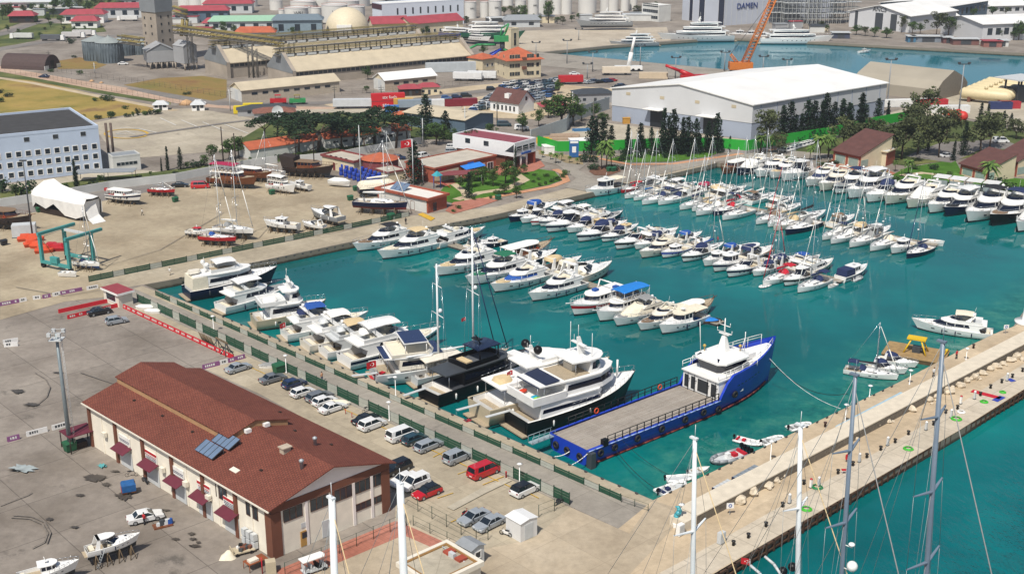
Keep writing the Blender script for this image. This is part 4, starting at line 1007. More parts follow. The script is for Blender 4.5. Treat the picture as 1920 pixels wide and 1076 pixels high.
row('p2n',express,1087,454,13,'white sport cruiser with navy stripe and canopy',stripe='navy',cv='navy')
row('p2n',express,1130.8,454.3,9.5,'small white cruiser with navy stripe',stripe='navy',cv='navy')
row('p2n',express,1157.5,468.5,12.5,'white sport cruiser with black hull side',hull='white',stripe='black')
row('p2n',express,1193,468.6,9,'small plain white cruiser')
row('p2n',flyb,1205,484.5,13.5,'ivory flybridge cruiser',hull='ivory',house=offwhite,pad='white')
row('p2n',pilot,1243.6,484.5,9.5,'small cabin boat with blue sheer stripe',stripe='blue',tall=.8)
row('p2n',express,1282,491.7,10.5,'white cruiser with navy canopy and black stripe',stripe='black',cv='navy')
row('p2n',pilot,1322,500.4,10,'small white pilothouse boat with dark hull bottom')
row('p2n',pilot,1340.6,510.7,12,'white hardtop cruiser with tall side windows',stripe='navy',tall=1.2)
row('p2n',express,1367,520.8,12,'white sport cruiser with clear windscreen and navy stripe',stripe='navy')
row('p2n',express,1414,518.8,8.5,'small white open boat with navy bimini',cv='navy')
row('p2n',sailboat,1431,537,11,'sailing yacht with red sprayhood and jib',hood='red',cover='red',jib='red',bim='red')
row('p2n',express,1472.5,537,10.5,'white hardtop cruiser with black stripe',stripe='black',hard=True)
row('p2n',sailboat,1496,550,11,'white sailing yacht with navy bimini',hood='navy',bim='navy',cover='navy')
skiff(3.2,'tiny white dinghy afloat at the end of the middle pontoon',W(1553,541),NEAR,hull='white',motor=False)
rib(3.2,'small white tender behind the red-hooded sailing yacht',W(1424,541),NEAR,console=False)
row('p2f',express,1040,392,12,'cruiser with long blue canopy',cv='blue')
row('p2f',flyb,1094,396,12.5,'white trawler with open flybridge',hard=True,pad='white')
row('p2f',flyb,1130,404,13,'white flybridge yacht with white bimini',cv='white')
row('p2f',flyb,1161,411,14.5,'navy-hulled yacht with long side window',hull='navy',dome=True)
row('p2f',pilot,1148,424,10,'trawler with tan wheelhouse',house=mat('tan_wheelhouse','b49a63',.5),roof=CL['beige'])
row('p2f',express,1172,424,9,'dark wooden runabout with navy cover',hull='wood',cv='navy')
row('p2f',pilot,1193,431.5,8.5,'small cabin boat with beige roof',roof=CL['beige'])
row('p2f',flyb,1265,442.5,13.5,'white flybridge yacht flying a red flag',fl=True,pad='white')
row('p2f',express,1262,449,10.5,'white cruiser with navy top',cv='navy')
row('p2f',express,1312,446,9,'small cruiser with deep blue canopy',cv='blue')
row('p2f',express,1328,456,8.5,'open white speedboat with round cockpit')
row('p2f',sailboat,1355.6,463,9.5,'sailing yacht with blue boom cover',cover='blue',hood=None,mh=1.25)
row('p2f',express,1398,470,9.5,'cruiser with blue canopy and white arch',cv='blue')
row('p2f',express,1443,477,12.5,'white hardtop cruiser with navy cockpit cover',hard=True,cv='navy')
row('p2f',sailboat,1470,484,10,'sailing yacht with dark wooden trim',hood='black',cover='brown',jib='red')
row('p2f',express,1492,492,10,'white cruiser with navy aft canopy',cv='navy')
row('p2f',flyb,1532,492,11,'white flybridge cruiser with small blue sunshade',cv='blue',fl=True)
row('p2f',flyb,1556,500,12,'white cruiser with beige cockpit cover',hull='ivory',cover=None,pad='white')
row('p2f',pilot,1620.6,511,10.5,'pilothouse boat with navy cockpit enclosure and dark hull',hull='white',stripe='navy',aft='navy')
rib(3.6,'small grey tender beside the navy-canvas pilothouse boat',W(1616,521),FARH,tube='grey',console=False)
skiff(4,'open dinghy with white outboard at the middle pontoon end',W(1588,526),FARH-.3)
row('p3n',pilot,1104,371,15,'white patrol boat with tall wheelhouse',cv='cream',tall=1.3)
row('p3n',sailboat,1165,363,8.5,'small yacht under bright red cover',hull='red',hood='red',cover='red',mh=1.9,bim='red')
row('p3n',sailboat,1172,373.7,10.5,'white sailing yacht with grey sprayhood',hood='grey',cover='grey',mh=1.55)
row('p3n',sailboat,1188.7,377.5,9.5,'white sailing yacht with bright blue sail cover',hood='grey',cover='sky')
row('p3n',sailboat,1204.6,385.4,12,'white sailing yacht with navy bimini and sprayhood',bim='navy',mh=1.5)
row('p3n',sailboat,1234.7,386,12,'white sailing yacht with navy sprayhood',bim=None,hood='navy',cover='navy')
row('p3n',sailboat,1275,395,11.5,'white sailing yacht with blunt bow and bare cockpit',hood='grey',cover='navy',mh=1.5)
row('p3n',sailboat,1298,397.6,10,'small white sailing yacht with beige cover',hood='beige',cover='beige')
row('p3n',sailboat,1305.8,405.8,12.5,'long white sailing yacht with white furled sail',hood='white',cover='white',mh=1.5)
row('p3n',sailboat,1337.6,405.5,11.5,'navy-hulled sailing yacht with red sprayhood',hull='navy',hood='red',cover='red')
row('p3n',sailboat,1355,414.3,12,'white sailing yacht with glossy tall topsides',hood='grey',cover='white',mh=1.4)
row('p3n',rib,1418.6,405,5,'grey inflatable tender',tube='grey',seat='grey')
row('p3n',sailboat,1417.8,422,11,'white sailing yacht with brown sail cover',hood='brown',cover='brown',mh=1.5)
row('p3n',sailboat,1440,427,11,'white sailing yacht with red furled jib',hood='grey',cover='beige',jib='red')
row('p3n',sailboat,1451,434,12.5,'ivory sailing yacht with beige canvas',hull='ivory',hood='beige',cover='beige',mh=1.45)
row('p3n',sailboat,1473,441.5,13.5,'navy-hulled sailing yacht with grey sprayhood',hull='navy',hood='grey',cover='white',mh=1.3)
row('p3n',sailboat,1542,451.5,10.5,'small white sailing yacht with navy bimini',hood='white',bim='navy',mh=1.5)
row('p3n',sailboat,1558,458.7,11.5,'white sailing yacht with stern arch',hood='white',cover='white',mh=1.4)
row('p3n',sailboat,1593,465.4,12.5,'white sailing yacht with grey bimini',hood='grey',bim='grey',mh=1.35)
row('p3n',sailboat,1631.5,472.4,12,'white sailing yacht with pale sprayhood',hood='cream',mh=1.45)
row('p3n',pilot,1672.4,477,10.5,'white pilothouse boat with wide roof hatches')
row('p3n',sailboat,1700,485.4,10.5,'navy-hulled sailing yacht with navy furled jib',hull='navy',hood='navy',cover='navy',jib='navy',mh=1.6)
skiff(5,'white skiff lying on the end of the right pontoon',W(1768,461),DIRB-1.2,motor=False,z=.3)
row('p3f',pilot,1246,345,11,'boat with dark cockpit under grey awning',cv='grey')
row('p3f',express,1272,351,12,'white open cruiser with red towel colours',fl=False)
row('p3f',flyb,1300,354,13,'white flybridge yacht with white hardtop',hard=True)
row('p3f',flyb,1322,362,13,'white flybridge yacht with dark saloon',pad='white')
row('p3f',express,1348,356,10.5,'cruiser with crimson bimini',cv='magenta')
row('p3f',express,1372,362,11,'cruiser with beige bimini',cv='beige')
row('p3f',flyb,1394,362,13.5,'white flybridge yacht with heavy white arch',pad='white')
row('p3f',sailboat,1412,372,11,'sailing yacht with navy bimini amid red cushions',bim='navy',hood='red',mh=1.5)
row('p3f',sailboat,1427,370,10.5,'white sailing yacht with slim bow',hood='white',mh=1.55)
row('p3f',sailboat,1452,370,12,'white sailing yacht with wide flat bow',hood='grey',bim='brown',mh=1.5)
row('p3f',flyb,1484,379,10.5,'small white flybridge cruiser',pad='white')
row('p3f',sailboat,1500,390,11.5,'sailing yacht with red ensign at its stern',hood='white',fl=True,mh=1.5)
row('p3f',sailboat,1546,405,14,'big white deck-saloon yacht with navy fenders',hood='white',cover='black',mh=1.35)
row('p3f',express,1597.6,415,10.5,'white motorboat with brown windscreen cover',cv='brown')
row('p3f',sailboat,1622,430,10,'sailing yacht with navy sprayhood',hood='navy',mh=1.5)
row('p3f',express,1640,433,11,'ivory motorboat with beige box canopy',hull='ivory',cv='beige')
row('p3f',express,1665,436,10,'white motorboat with round white bow',hard=True)
row('rq',tour,1355,327.5,11.5,'small wooden excursion boat',wood_=True,hull='wood',sprit=False)
row('rq',flyb,1385,329.5,14,'yacht under white cover with navy hull',hull='navy',cover='white')
row('rq',flyb,1420,334,14.5,'white flybridge yacht with plain decks',pad='white')
row('rq',flyb,1447,336,13.5,'white yacht with two black domes',pad='beige')
row('rq',express,1469,341,14,'white hardtop motor cruiser',hard=True)
row('rq',flyb,1514,351,14.5,'white flybridge yacht with blue screen cover',tint=CL['navy'],pad='white')
row('rq',flyb,1539,359.5,15.5,'ivory flybridge yacht',hull='ivory',house=offwhite,pad='white')
row('rq',flyb,1567.5,364.5,16,'white flybridge yacht with navy hull stripe',stripe='navy',cv='navy')
row('rq',flyb,1593.4,374,18.5,'large white yacht with broad hardtop',hard=True,pad='white')
row('rq',express,1627.6,381,13.5,'open white day yacht under navy cover',cv='navy')
row('rq',flyb,1662,385,17.5,'long ivory sport yacht',hull='ivory',pad='white')
row('rq',flyb,1703.7,392,16.5,'yacht under white fitted cover',hull='ivory',cover='white')
row('rq',flyb,1743.9,401,16.5,'white flybridge yacht with tubular arch',pad='white')
row('rq',flyb,1774,406.5,16.5,'white yacht with black hull and white top',hull='navy',hard=True,pad='black')
row('rq',flyb,1815.8,418,20,'big white yacht with black hardtop',cv='black',pad='white')
row('rq',flyb,1861,424,20,'big yacht with black hull and brown foredeck well',hull='black',pad='brown',cv='navy')
row('rq',flyb,1909.5,436,18,'big white yacht cut by the picture edge',cover='white')
flyb(14.5,'white excursion cruiser with cream awning beside the mole',W(1722,617),math.radians(158),cv='cream',pad='white')
sailboat(9,'small white motor sailer at the mole with navy canopy',W(1681,713),math.radians(-25),hood='navy',bim='navy',mh=1.0,cover='black')
express(7,'white runabout with navy bimini nearest the yellow raft',W(1714,690),math.radians(-28),cv='navy')
express(7,'white runabout with navy bimini beside the motor sailer',W(1694,702),math.radians(-27),cv='navy')
rib(6.5,'white and grey speedboat with four black outboards at the mole',W(1334,871),math.radians(212),tube='grey',seat='red',motors=4)
rib(4.3,'white inflatable with black outboard nosed to the mole',W(1428,837),math.radians(-33),tube='white',seat='red')
rib(4.3,'white centre-console inflatable with small navy sunshade',W(1468,822),math.radians(30),tube='white')
rib(4.2,'white inflatable near the mole corner with navy outboard',W(1302,897),math.radians(8),tube='white',console=False)
rib(5,'white inflatable with navy seats in the mole corner',W(1285,909),math.radians(35),tube='white',seat='navy',motors=1)
skiff(3.6,'little white dinghy with dark red outboard by the mole',W(1328,882),math.radians(25),hull='white')
rib(4.2,'white inflatable with black outboard behind the white mast',W(1520,797),math.radians(25),tube='white')
# big yachts with their sterns to the left quay
def ends(s,b,zb):
 A,B_=W(*s),P(b[0],b[1],zb);return A,ang(A,B_),dist(A,B_)
def mega(L,B,label,stern,head,hull,zb,zs,decks,stripe=None,bt='boot',dm=None,gun=None,t0=.12,dep=.9,ptn=6,railh=.9,group=GN['lq'],h=None,name='motor_yacht',cat='yacht',z=0.,rake=.1):
 """decks: (x0, x1, half-width, nose, z, height, wall, window from, to, overhang aft, overhang fore)"""
 h=h or Hull(L,B,zb,zs,tr=.88,full=.5,pw=2.2,rake=rake)
 r=thing(name,label,cat,(stern[0]+math.cos(head)*L/2,stern[1]+math.sin(head)*L/2,z),head,group)
 base(r,h,hull,stripe,bt,dm,t0,dep,gun)
 for(x0,x1,w,nose,zz,hh,wm,w0,w1,oa,of)in decks:
  m=MB();m.loft([plan(x0,x1,w,nose,zz),plan(x0,x1-hh*.35,w*.96,nose,zz+hh)],cap1=True);m.build('cabin',wm,r)
  a,b=w0/hh,w1/hh
  m=MB();m.loft([plan(x0+.3,x1-hh*.35*a+.04,lerp(w,w*.96,a)+.03,nose,zz+w0),plan(x0+.5,x1-hh*.35*b+.04,lerp(w,w*.96,b)+.03,nose,zz+w1)][::1]);m.build('window_band',glass,r)
  m=MB();slab(m,x0-oa,x1-hh*.35+of,w+.25,nose,zz+hh,zz+hh+.22,wa=w*.9);m.build('deck_overhang',white if wm not in(black,)else dgrey,r)
  if oa>1.5:posts([((x0-oa*.8,sg*w*.85,zz),(x0-oa*.8,sg*w*.85,zz+hh))for sg in(1,-1)],.06).build('deck_post',chrome,r)
 m=MB();m.box(-L*.54,-L*.5,-B*.42,B*.42,.3,.5);m.build('swim_platform',teak,r)
 h.rail(.35,.99,railh,.03,12).build('rail',chrome,r)
 ports(h,r,.3,.75,ptn,.6,.6,.3)
 return r,h
def gangway(r,h,L,side=0.):
 m=MB();m.box(-L*.5-4.,-L*.5+.3,side-.3,side+.3,h.zs-.1,h.zs);m.build('gangway',lgrey,r)
def mastbits(r,x,z,k=1.,domes=None):
 m=MB();m.loft([[(x-.5*k,-.25,z),(x+.5*k,-.25,z),(x+.5*k,.25,z),(x-.5*k,.25,z)],[(x-.7*k,-.12,z+2.2*k),(x-.3*k,-.12,z+2.2*k),(x-.3*k,.12,z+2.2*k),(x-.7*k,.12,z+2.2*k)]],cap1=True)
 m.box(x-.6*k,x-.2*k,-1.2*k,1.2*k,z+1.3*k,z+1.45*k);m.box(x+.0*k,x+.5*k,-.8*k,.8*k,z+.8*k,z+.92*k)
 m.tube((x-.5*k,0,z+2.2*k),(x-.5*k,0,z+3.6*k),.04,n=5);m.tube((x-.4*k,.9*k,z+1.4*k),(x-.4*k,.9*k,z+2.2*k),.03,n=4)
 m.build('radar_mast',white,r)
 if domes:
  for sg in(1,-1):m=MB();m.sphere((x-.3*k,sg*1.5*k,z+1.9*k),.62*k,nu=12,nv=8);m.build('satellite_dome',domes,r)
def box_part(r,name,m,*bx):
 b=MB()
 for q in bx:b.box(*q)
 return b.build(name,m,r)
A,hd,L=ends((350,560),(520,498),3.6)
r,h=mega(L,6.2,'navy-hulled white motor yacht lying by the corner of the left quay',A,hd,'navy',3.6,2.2,[(-.3*L,.22*L,2.4,3.,2.5,2.2,white,.7,1.5,.14*L,.3)],ptn=5)
tub(-.26*L,.12*L,2.2,2.2,4.9,5.7,.2,.9).build('flybridge',[white,teak],r)
canopy(-.2*L,.02*L,2.0,7.0,.15).build('hardtop',white,r);posts([((x*L,sg*1.9,5.6),(x*L,sg*1.8,6.95))for x in(-.18,.0)for sg in(1,-1)],.05).build('hardtop_post',chrome,r)
m=MB();m.loft([plan(-.47*L,-.3*L,2.5,.05,2.2),plan(-.46*L,-.3*L,2.4,.05,4.7)],cap1=True);m.build('aft_enclosure',CL['cream'],r)
mastbits(r,-.27*L,5.2,.8,white);fenders(h,r,dgrey,1.3,(.2,.4,.6,.75))
m=MB();m.loft([plan(-.46*L,-.33*L,.9,.8,5.2),plan(-.45*L,-.34*L,.6,.7,5.8)],cap1=True);m.build('tender',offwhite,r)
flyb(16.5,'white flybridge yacht between the navy yacht and the beige trawler',lp(W(412,588),(W(412,588)[0]+math.cos(DIRB),W(412,588)[1]+math.sin(DIRB)),15.),FARH,hard=True,pad='grey',group=GN['lq']).scale=(1,1.1,1.2)
A,hd,L=ends((476,615),(611,560),3.8)
r,h=mega(L,6.2,'tall white trawler yacht with beige hull and white radar mast',A,hd,'beige',3.8,2.2,[(-.3*L,.2*L,2.5,1.2,2.3,2.2,white,.8,1.7,.12*L,.4),(-.02*L,.16*L,2.0,1.,4.75,2.,white,.8,1.6,.1*L,.3)],bt='red',ptn=3)
tub(-.42*L,-.08*L,2.6,.2,4.7,5.5,.25,.0).build('boat_deck',[white,lgrey],r);mastbits(r,.02*L,7.0,1.1)
m=MB();m.loft([plan(-.36*L,-.16*L,.8,.7,4.95),plan(-.35*L,-.18*L,.5,.6,5.7)],cap1=True,sm=True);m.build('tender',white,r);fenders(h,r,white,1.1)
for s,b,kw,lab in(((533,638),(682,583),dict(cv='blue',pad='cream',fl=True),'white flybridge yacht with wide blue bimini on the left quay'),((572,660),(732,598),dict(cv='white',hull='ivory',pad='brown'),'ivory flybridge yacht with inflatable tender on its upper deck'),((606,672),(757,612),dict(cv='beige',pad='grey',house=lgrey),'pale grey flybridge yacht with tan bimini on the left quay'),((645,690),(817,617),dict(stripe='navy',hard=True,pad='cream'),'white hardtop flybridge yacht with dark navy stern')):
 A,hd,L=ends(s,b,3.0)
 d=L*.9-.0
 L*=1.06
 r=flyb(L,lab,(A[0]+math.cos(hd)*L*.9,A[1]+math.sin(hd)*L*.9),hd,group=GN['lq'],**kw)
 r.scale=(1,1.02,1.18);k=L/16.
 m=MB();m.loft([plan(-.33*L,-.17*L,.85,.8,3.75*k),plan(-.32*L,-.19*L,.5,.6,4.3*k)],cap1=True,sm=True);m.build('tender',white if 'hard' in kw else(CL['navy']if kw.get('cv')=='blue' else lgrey),r)
A,hd,L=ends((700,714),(874,662),3.0)
solar=mat('solar_panel','232f52',.15,var=.1,scale=1.,spec=.7)
r,h=mega(L,8.2,'wide ivory catamaran with dark solar panels on its roof',A,hd,'lgrey',3.2,2.3,[(-.26*L,.2*L,3.5,1.6,2.6,2.1,offwhite,.8,1.6,.16*L,.2)],ptn=4,t0=.2)
tub(-.34*L,.14*L,3.4,1.4,4.95,5.5,.2,.5).build('flybridge',[offwhite,CL['cream']],r)
box_part(r,'solar_roof',solar,(-.2*L,.04*L,-2.9,2.9,7.2,7.28));box_part(r,'solar_roof_frame',white,(-.21*L,.05*L,-3.05,3.05,7.05,7.19))
posts([((x*L,sg*2.9,5.4),(x*L,sg*2.8,7.05))for x in(-.19,.03)for sg in(1,-1)],.08).build('roof_post',white,r)
box_part(r,'aft_solar_panel',solar,(-.42*L,-.36*L,-3.0,3.0,4.95,5.0));box_part(r,'fore_solar_panel',solar,(.09*L,.2*L,-2.8,2.8,4.96,5.02),(.3*L,.37*L,.2,2.0,3.3,3.36),(.3*L,.37*L,-2.0,-.2,3.3,3.36))
box_part(r,'red_mat',red,(-.53*L,-.5*L,-1.2,1.2,.51,.56));flag(r,-.48*L,-2.2,2.4,1.2);gangway(r,h,L,-2)
A,hd,L=ends((772,722),(955,651),3.0)
r,h=mega(L,5.6,'white two-masted sailing yacht beside the black yacht',A,hd,'lgrey',2.9,1.9,[(-.26*L,.05*L,2.0,1.6,2.0,1.2,white,.4,.9,.0,.0)],dm=teak,ptn=4,name='ketch_yacht',cat='sailing yacht',rake=.16)
canopy(-.42*L,-.04*L,2.3,4.6,.12,.12).build('hardtop',offwhite,r);posts([((x*L,sg*2.0,2.0),(x*L,sg*2.0,4.5))for x in(-.4,-.2,-.06)for sg in(1,-1)],.06).build('hardtop_post',white,r)
for x,base_px,top in((None,(818,681),493),(None,(885,668),425)):
 Q=P(base_px[0],base_px[1],2.6);zt=zat(Q,top);rx=(Q[0]-r.location[0])*math.cos(hd)+(Q[1]-r.location[1])*math.sin(hd)
 m=MB();m.tube((rx,0,2.2),(rx,0,zt),.2,.16,8);mo=m.build('mast',wmast,r)
 m=MB();m.tube((rx,-2.1,lerp(2.2,zt,.52)),(rx,2.1,lerp(2.2,zt,.52)),.07,n=5);m.tube((rx,-1.6,lerp(2.2,zt,.8)),(rx,1.6,lerp(2.2,zt,.8)),.06,n=5);m.sphere((rx+.5,0,lerp(2.2,zt,.55)),.4,nu=8,nv=6);m.build('spreader',wmast,mo)
 m=MB();m.tube((rx,0,4.9),(rx-6.,0,5.2),.15,n=6);m.build('boom',wmast,mo)
 m=MB()
 for sg in(1,-1):m.path([(rx-.5,sg*2.6,2.5),(rx,sg*2.1,lerp(2.2,zt,.52)),(rx,0,zt-.3)],.02,4);m.path([(rx+.5,sg*2.6,2.5),(rx,sg*1.6,lerp(2.2,zt,.8)),(rx,0,zt-.3)],.02,4)
 m.build('rigging',chrome,mo)
 if top==425:
  m=MB();m.tube((rx+.3,0,zt-1),(.48*L,0,3.1),.08,.09,6);m.tube((rx+.3,0,zt-6),(.36*L,0,2.9),.08,.09,6);m.build('furled_jib',CL['navy'],r)
flag(r,.06*L,.3,9.,.6);box_part(r,'mast_hatch',glass,(.18*L,.21*L,-.6,.6,2.6,2.9));gangway(r,h,L,1)
hd=DIRB;A=W(803,758);L=25.
r,h=mega(L,6.4,'matt black motor yacht with black flybridge and beige sofa',A,hd,'black',3.6,2.4,[(-.28*L,.18*L,2.5,2.,2.6,2.2,black,.7,1.6,.14*L,.3)],dm=mat('charcoal_deck','3a3d42',.6),gun=black,ptn=4)
tub(-.25*L,.1*L,2.3,1.6,5.05,5.9,.2,.6).build('flybridge',[black,mat('flybridge_floor','5a5d61',.6)],r)
canopy(-.14*L,.06*L,2.1,7.6,.08,.14).build('hardtop',mat('blue_black_hardtop','1c2740',.2,var=.1),r)
posts([((x*L,sg*1.9,5.5),(x*L,sg*1.9,7.55))for x in(-.12,.04)for sg in(1,-1)],.12).build('hardtop_post',black,r)
box_part(r,'sofa',CL['beige'],(-.22*L,-.17*L,-1.5,1.2,5.2,5.8));box_part(r,'tender_cover',white,(.22*L,.3*L,-1.3,1.3,3.2,3.9))
m=MB();m.tube((-.05*L,0,7.6),(-.09*L,0,9.4),.1,n=5);m.box(-.1*L,-.06*L,-.9,.9,8.6,8.75);m.build('radar_mast',black,r)
fenders(h,r,white,1.3,(.14,.32,.5));gangway(r,h,L,1.2)
A,hd,L=ends((898,790),(1143,668),5.2)
r,h=mega(L,7.4,'large white yacht with beige stern and two black satellite domes',A,hd,'beige',5.2,3.0,[(-.27*L,.22*L,3.2,3.,3.2,2.4,white,.8,1.8,.14*L,.3),(-.13*L,.17*L,2.9,3.6,5.85,2.2,white,.7,1.6,.09*L,.5)],bt='white',ptn=6)
m=MB();m.loft([plan(-.38*L,-.26*L,1.2,.9,5.75),plan(-.37*L,-.28*L,.8,.7,6.6)],cap1=True,sm=True);m.build('tender_cover',CL['beige'],r)
tub(-.1*L,.1*L,2.4,1.6,8.2,8.8,.2,.4).build('sun_deck',[white,white],r);mastbits(r,-.1*L,8.2,1.15,black);fenders(h,r,white,1.8,(.16,.4));flag(r,-.25*L,0,5.8,.8);gangway(r,h,L)
A,hd,L=ends((967,809),(1191,693),4.8)
r,h=mega(L,7.6,'black-hulled yacht with tall white superstructure and navy sun awning',A,hd,'black',4.8,2.7,[(-.4*L,.2*L,3.4,2.4,2.6,2.5,white,.9,1.5,.04*L,.2),(-.2*L,.29*L,3.3,4.2,5.3,2.3,white,.8,1.7,.2*L,.3),(.02*L,.17*L,2.7,2.,7.85,2.,white,.5,1.6,.14*L,.9)],gun=white,ptn=5,dm=white)
tub(-.47*L,-.18*L,3.6,.5,5.1,6.4,.3,.0).build('upper_deck_bulwark',[white,teak],r)
box_part(r,'upper_deck_floor',teak,(-.2*L,.01*L,-2.8,2.8,7.84,7.9))
box_part(r,'bar_counter',offwhite,(-.07*L,-.03*L,-.6,1.6,7.9,8.9))
aw=mat('navy_awning','1a2540',.85,var=.1);m=MB();m.loft([[(-.41*L,-2.9,7.6),(-.41*L,2.9,7.6),(-.41*L,2.9,7.65),(-.41*L,-2.9,7.65)],[(-.24*L,-3.0,8.1),(-.24*L,3.0,8.1),(-.24*L,3.0,8.15),(-.24*L,-3.0,8.15)]],cap0=True,cap1=True);m.build('sun_awning',aw,r)
posts([((-.41*L,sg*2.7,5.),(-.41*L,sg*2.7,7.4))for sg in(1,-1)],.04).build('awning_post',chrome,r)
for y,c in((1.5,'c23a1e'),(-1.6,'1f9ab8'),(-2.3,'8cc63a')):m=MB();m.sphere((-.4*L,y,5.7),.6,sc=(1.3,.8,.5));m.build('water_toy',mat('toy_'+c,c,.5),r)
mastbits(r,.03*L,10.,1.4);[posts([q_],.04).build('whip_aerial',white,r)for q_ in(((.0*L,2.,10.),(.0*L,2.,15)),((.05*L,-2,10.),(.05*L,-2,14.)))]
m=MB();m.tube((.34*L,0,4.6),(.34*L,0,7.4),.16,n=8);m.build('foremast',white,r)
m=MB();m.sphere((-.02*L,-1.2,10.),.4,half=True);m.build('roof_dome',white,r)
box_part(r,'transom_door',black,(-.503*L,-.495*L,-2.6,2.6,.6,2.5));gangway(r,h,L,2.2);fenders(h,r,white,1.2,(.2,.5))
A=W(1066,858);Bw=W(1438,712);hd=ang(A,Bw);L=dist(A,Bw)*1.035
class SupplyHull(Hull):
 def z(s,t):
  if t<.6:return 2.7
  if t<.655:return lerp(2.7,6.,((t-.6)/.055)**.8)
  return lerp(6.,7.6,((t-.655)/.345)**1.6)
 def b(s,t):
  if t<.58:return s.B/2*lerp(.94,1.,t/.58)
  return s.B/2*max(.015,1-((t-.58)/.42)**2.7)
h=SupplyHull(L,9.,7.6,2.7,rake=.03,flare=.9)
r=thing('supply_vessel','long blue supply vessel with open wooden cargo deck and white wheelhouse','ship',(A[0]+math.cos(hd)*L/2,A[1]+math.sin(hd)*L/2,0),hd)
blue=HU['blue'];s=h.shell(30);s.build('hull',[blue,blue,blue,blue],r)
g=G('cargo_deck_timber');br=g.n('TexBrick',Scale=1.,_offset=.5);br.inputs['Brick Width'].default_value=3.2;br.inputs['Row Height'].default_value=.24;br.inputs['Mortar Size'].default_value=.012
br.inputs['Color1'].default_value=lin('a29a90');br.inputs['Color2'].default_value=lin('968d82');br.inputs['Mortar'].default_value=lin('554c43');g.l(g.tc.outputs['Object'],br.inputs['Vector'])
cargo_m=g.out(g.mix(.7,br.outputs['Color'],g.ramp(g.noise(.35,5,.6),(.3,.75),(.7,1.1)),'MULTIPLY'),.85)
m=h.deck(.0,.6,-.35,.93,6);m.build('cargo_deck',cargo_m,r)
m=MB()
for i in range(1,7):m.box(-L/2+i*3.6,-L/2+i*3.6+.07,-4.1,4.1,2.36,2.375)
for yy in(-2.2,0,2.2):m.box(-L/2+.6,.08*L,yy-.04,yy+.04,2.36,2.38)
m.build('deck_steel_strip',mat('deck_strip','aaa398',.7),r)
m=h.deck(.66,.97,-.9,.86,10);m.build('foredeck',white,r)
for sg in(1,-1):
 m=MB();a0,a1=-.42*L,.09*L;n=16
 m.path([(a0,sg*4.2,3.9),(a1,sg*4.4,3.9)],.07,5);m.path([(a0,sg*4.2,3.3),(a1,sg*4.4,3.3)],.05,5)
 for i in range(n+1):m.tube((lerp(a0,a1,i/n),sg*lerp(4.2,4.4,i/n),2.5),(lerp(a0,a1,i/n),sg*lerp(4.2,4.4,i/n),3.9),.09,n=5)
 m.build('crash_rail',black,r)
for t in(.05,.11,.21,.32,.43,.52,.6,.69):
 x,y,z=h.side(t,.62 if t<.6 else.4,.18);m=MB();m.torus((x,y,z),.42,.2,ax='y');m.build('tyre_fender',rubber,r)
for yy in(-2.5,0.2,2.6):m=MB();m.torus((-L/2-.18,yy,1.2),.42,.2,ax='x');m.build('tyre_fender',rubber,r)
box_part(r,'transom_post',dgrey,(-L/2-.12,-L/2+.8,-4.95,-3.9,-.2,2.4));box_part(r,'deck_winch',black,(-.44*L,-.42*L,-4.4,-3.7,2.4,3.5))
x0,x1=.105*L,.3*L
m=MB();m.loft([plan(x0,x1,3.8,3,2.3),plan(x0,x1,3.7,3,5.3)],cap1=True);m.build('deckhouse',white,r)
m=MB()
for y0,y1 in((-3.2,-2.2),(-1.6,.6),(1.2,2.0),(2.6,3.4)):m.box(x0-.06,x0+.02,y0,y1,2.6,4.7)
m.build('deckhouse_door',mat('shadowed_locker','2b2f33',.5),r)
for yy in(-3.5,-1.8,.9,2.3):m=MB();m.tube((x0-.5,yy,2.35),(x0-.5,yy,5.4),.06,n=5);m.tube((x0-.5,yy,4.2),(x0,yy,4.2),.05,n=5);m.build('barrier_frame',black,r)
m=MB();slab(m,x0-.3,x1+.6,3.9,3,5.3,5.5);m.build('bridge_deck',white,r)
def octo(x0,x1,w,z,c):return[(x0+c,-w,z),(x1-c,-w,z),(x1,-w+c,z),(x1,w-c,z),(x1-c,w,z),(x0+c,w,z),(x0,w-c,z),(x0,-w+c,z)]
wx0,wx1=.135*L,.285*L
m=MB();m.loft([octo(wx0+.5,wx1-.4,2.5,5.8,1.),octo(wx0+.3,wx1-.3,2.7,6.6,1.)]);m.build('wheelhouse_base',white,r)
m=MB();m.loft([octo(wx0+.3,wx1-.3,2.7,6.6,1.),octo(wx0-.1,wx1,3.1,8.2,1.1)]);m.build('wheelhouse_window',glass,r)
m=MB();m.loft([octo(wx0-.35,wx1+.2,3.35,8.2,1.1),octo(wx0-.35,wx1+.2,3.35,8.5,1.1),octo(wx0+.6,wx1-.6,2.4,9.1,1.)],cap0=True,cap1=True);m.build('wheelhouse_roof',white,r)
for(a,b)in((-2.3,-1.0),(-.7,.7),(1.0,2.3)):m=MB();m.quad((wx0-.1,a,8.62),(wx0-.1,b,8.62),(wx0+.5,b*.9,9.02),(wx0+.5,a*.9,9.02));m.build('roof_window',glass,r)
mx=.215*L
m=MB();m.loft([octo(mx-1.,mx+.9,.9,9.0,.3),octo(mx-.35,mx+.35,.35,11.6,.1)],cap1=True);m.tube((mx,0,11.4),(mx,0,14.6),.16,.08,6)
for zz,q in((12.2,1.5),(13.4,1.1)):m.tube((mx,-q,zz),(mx,q,zz),.07,n=5);m.tube((mx,-q,zz),(mx,-q,zz+.6),.05,n=5);m.tube((mx,q,zz),(mx,q,zz+.6),.05,n=5)
m.box(mx-.2,mx+.5,-1.0,1.0,11.9,12.05);m.build('signal_mast',white,r)
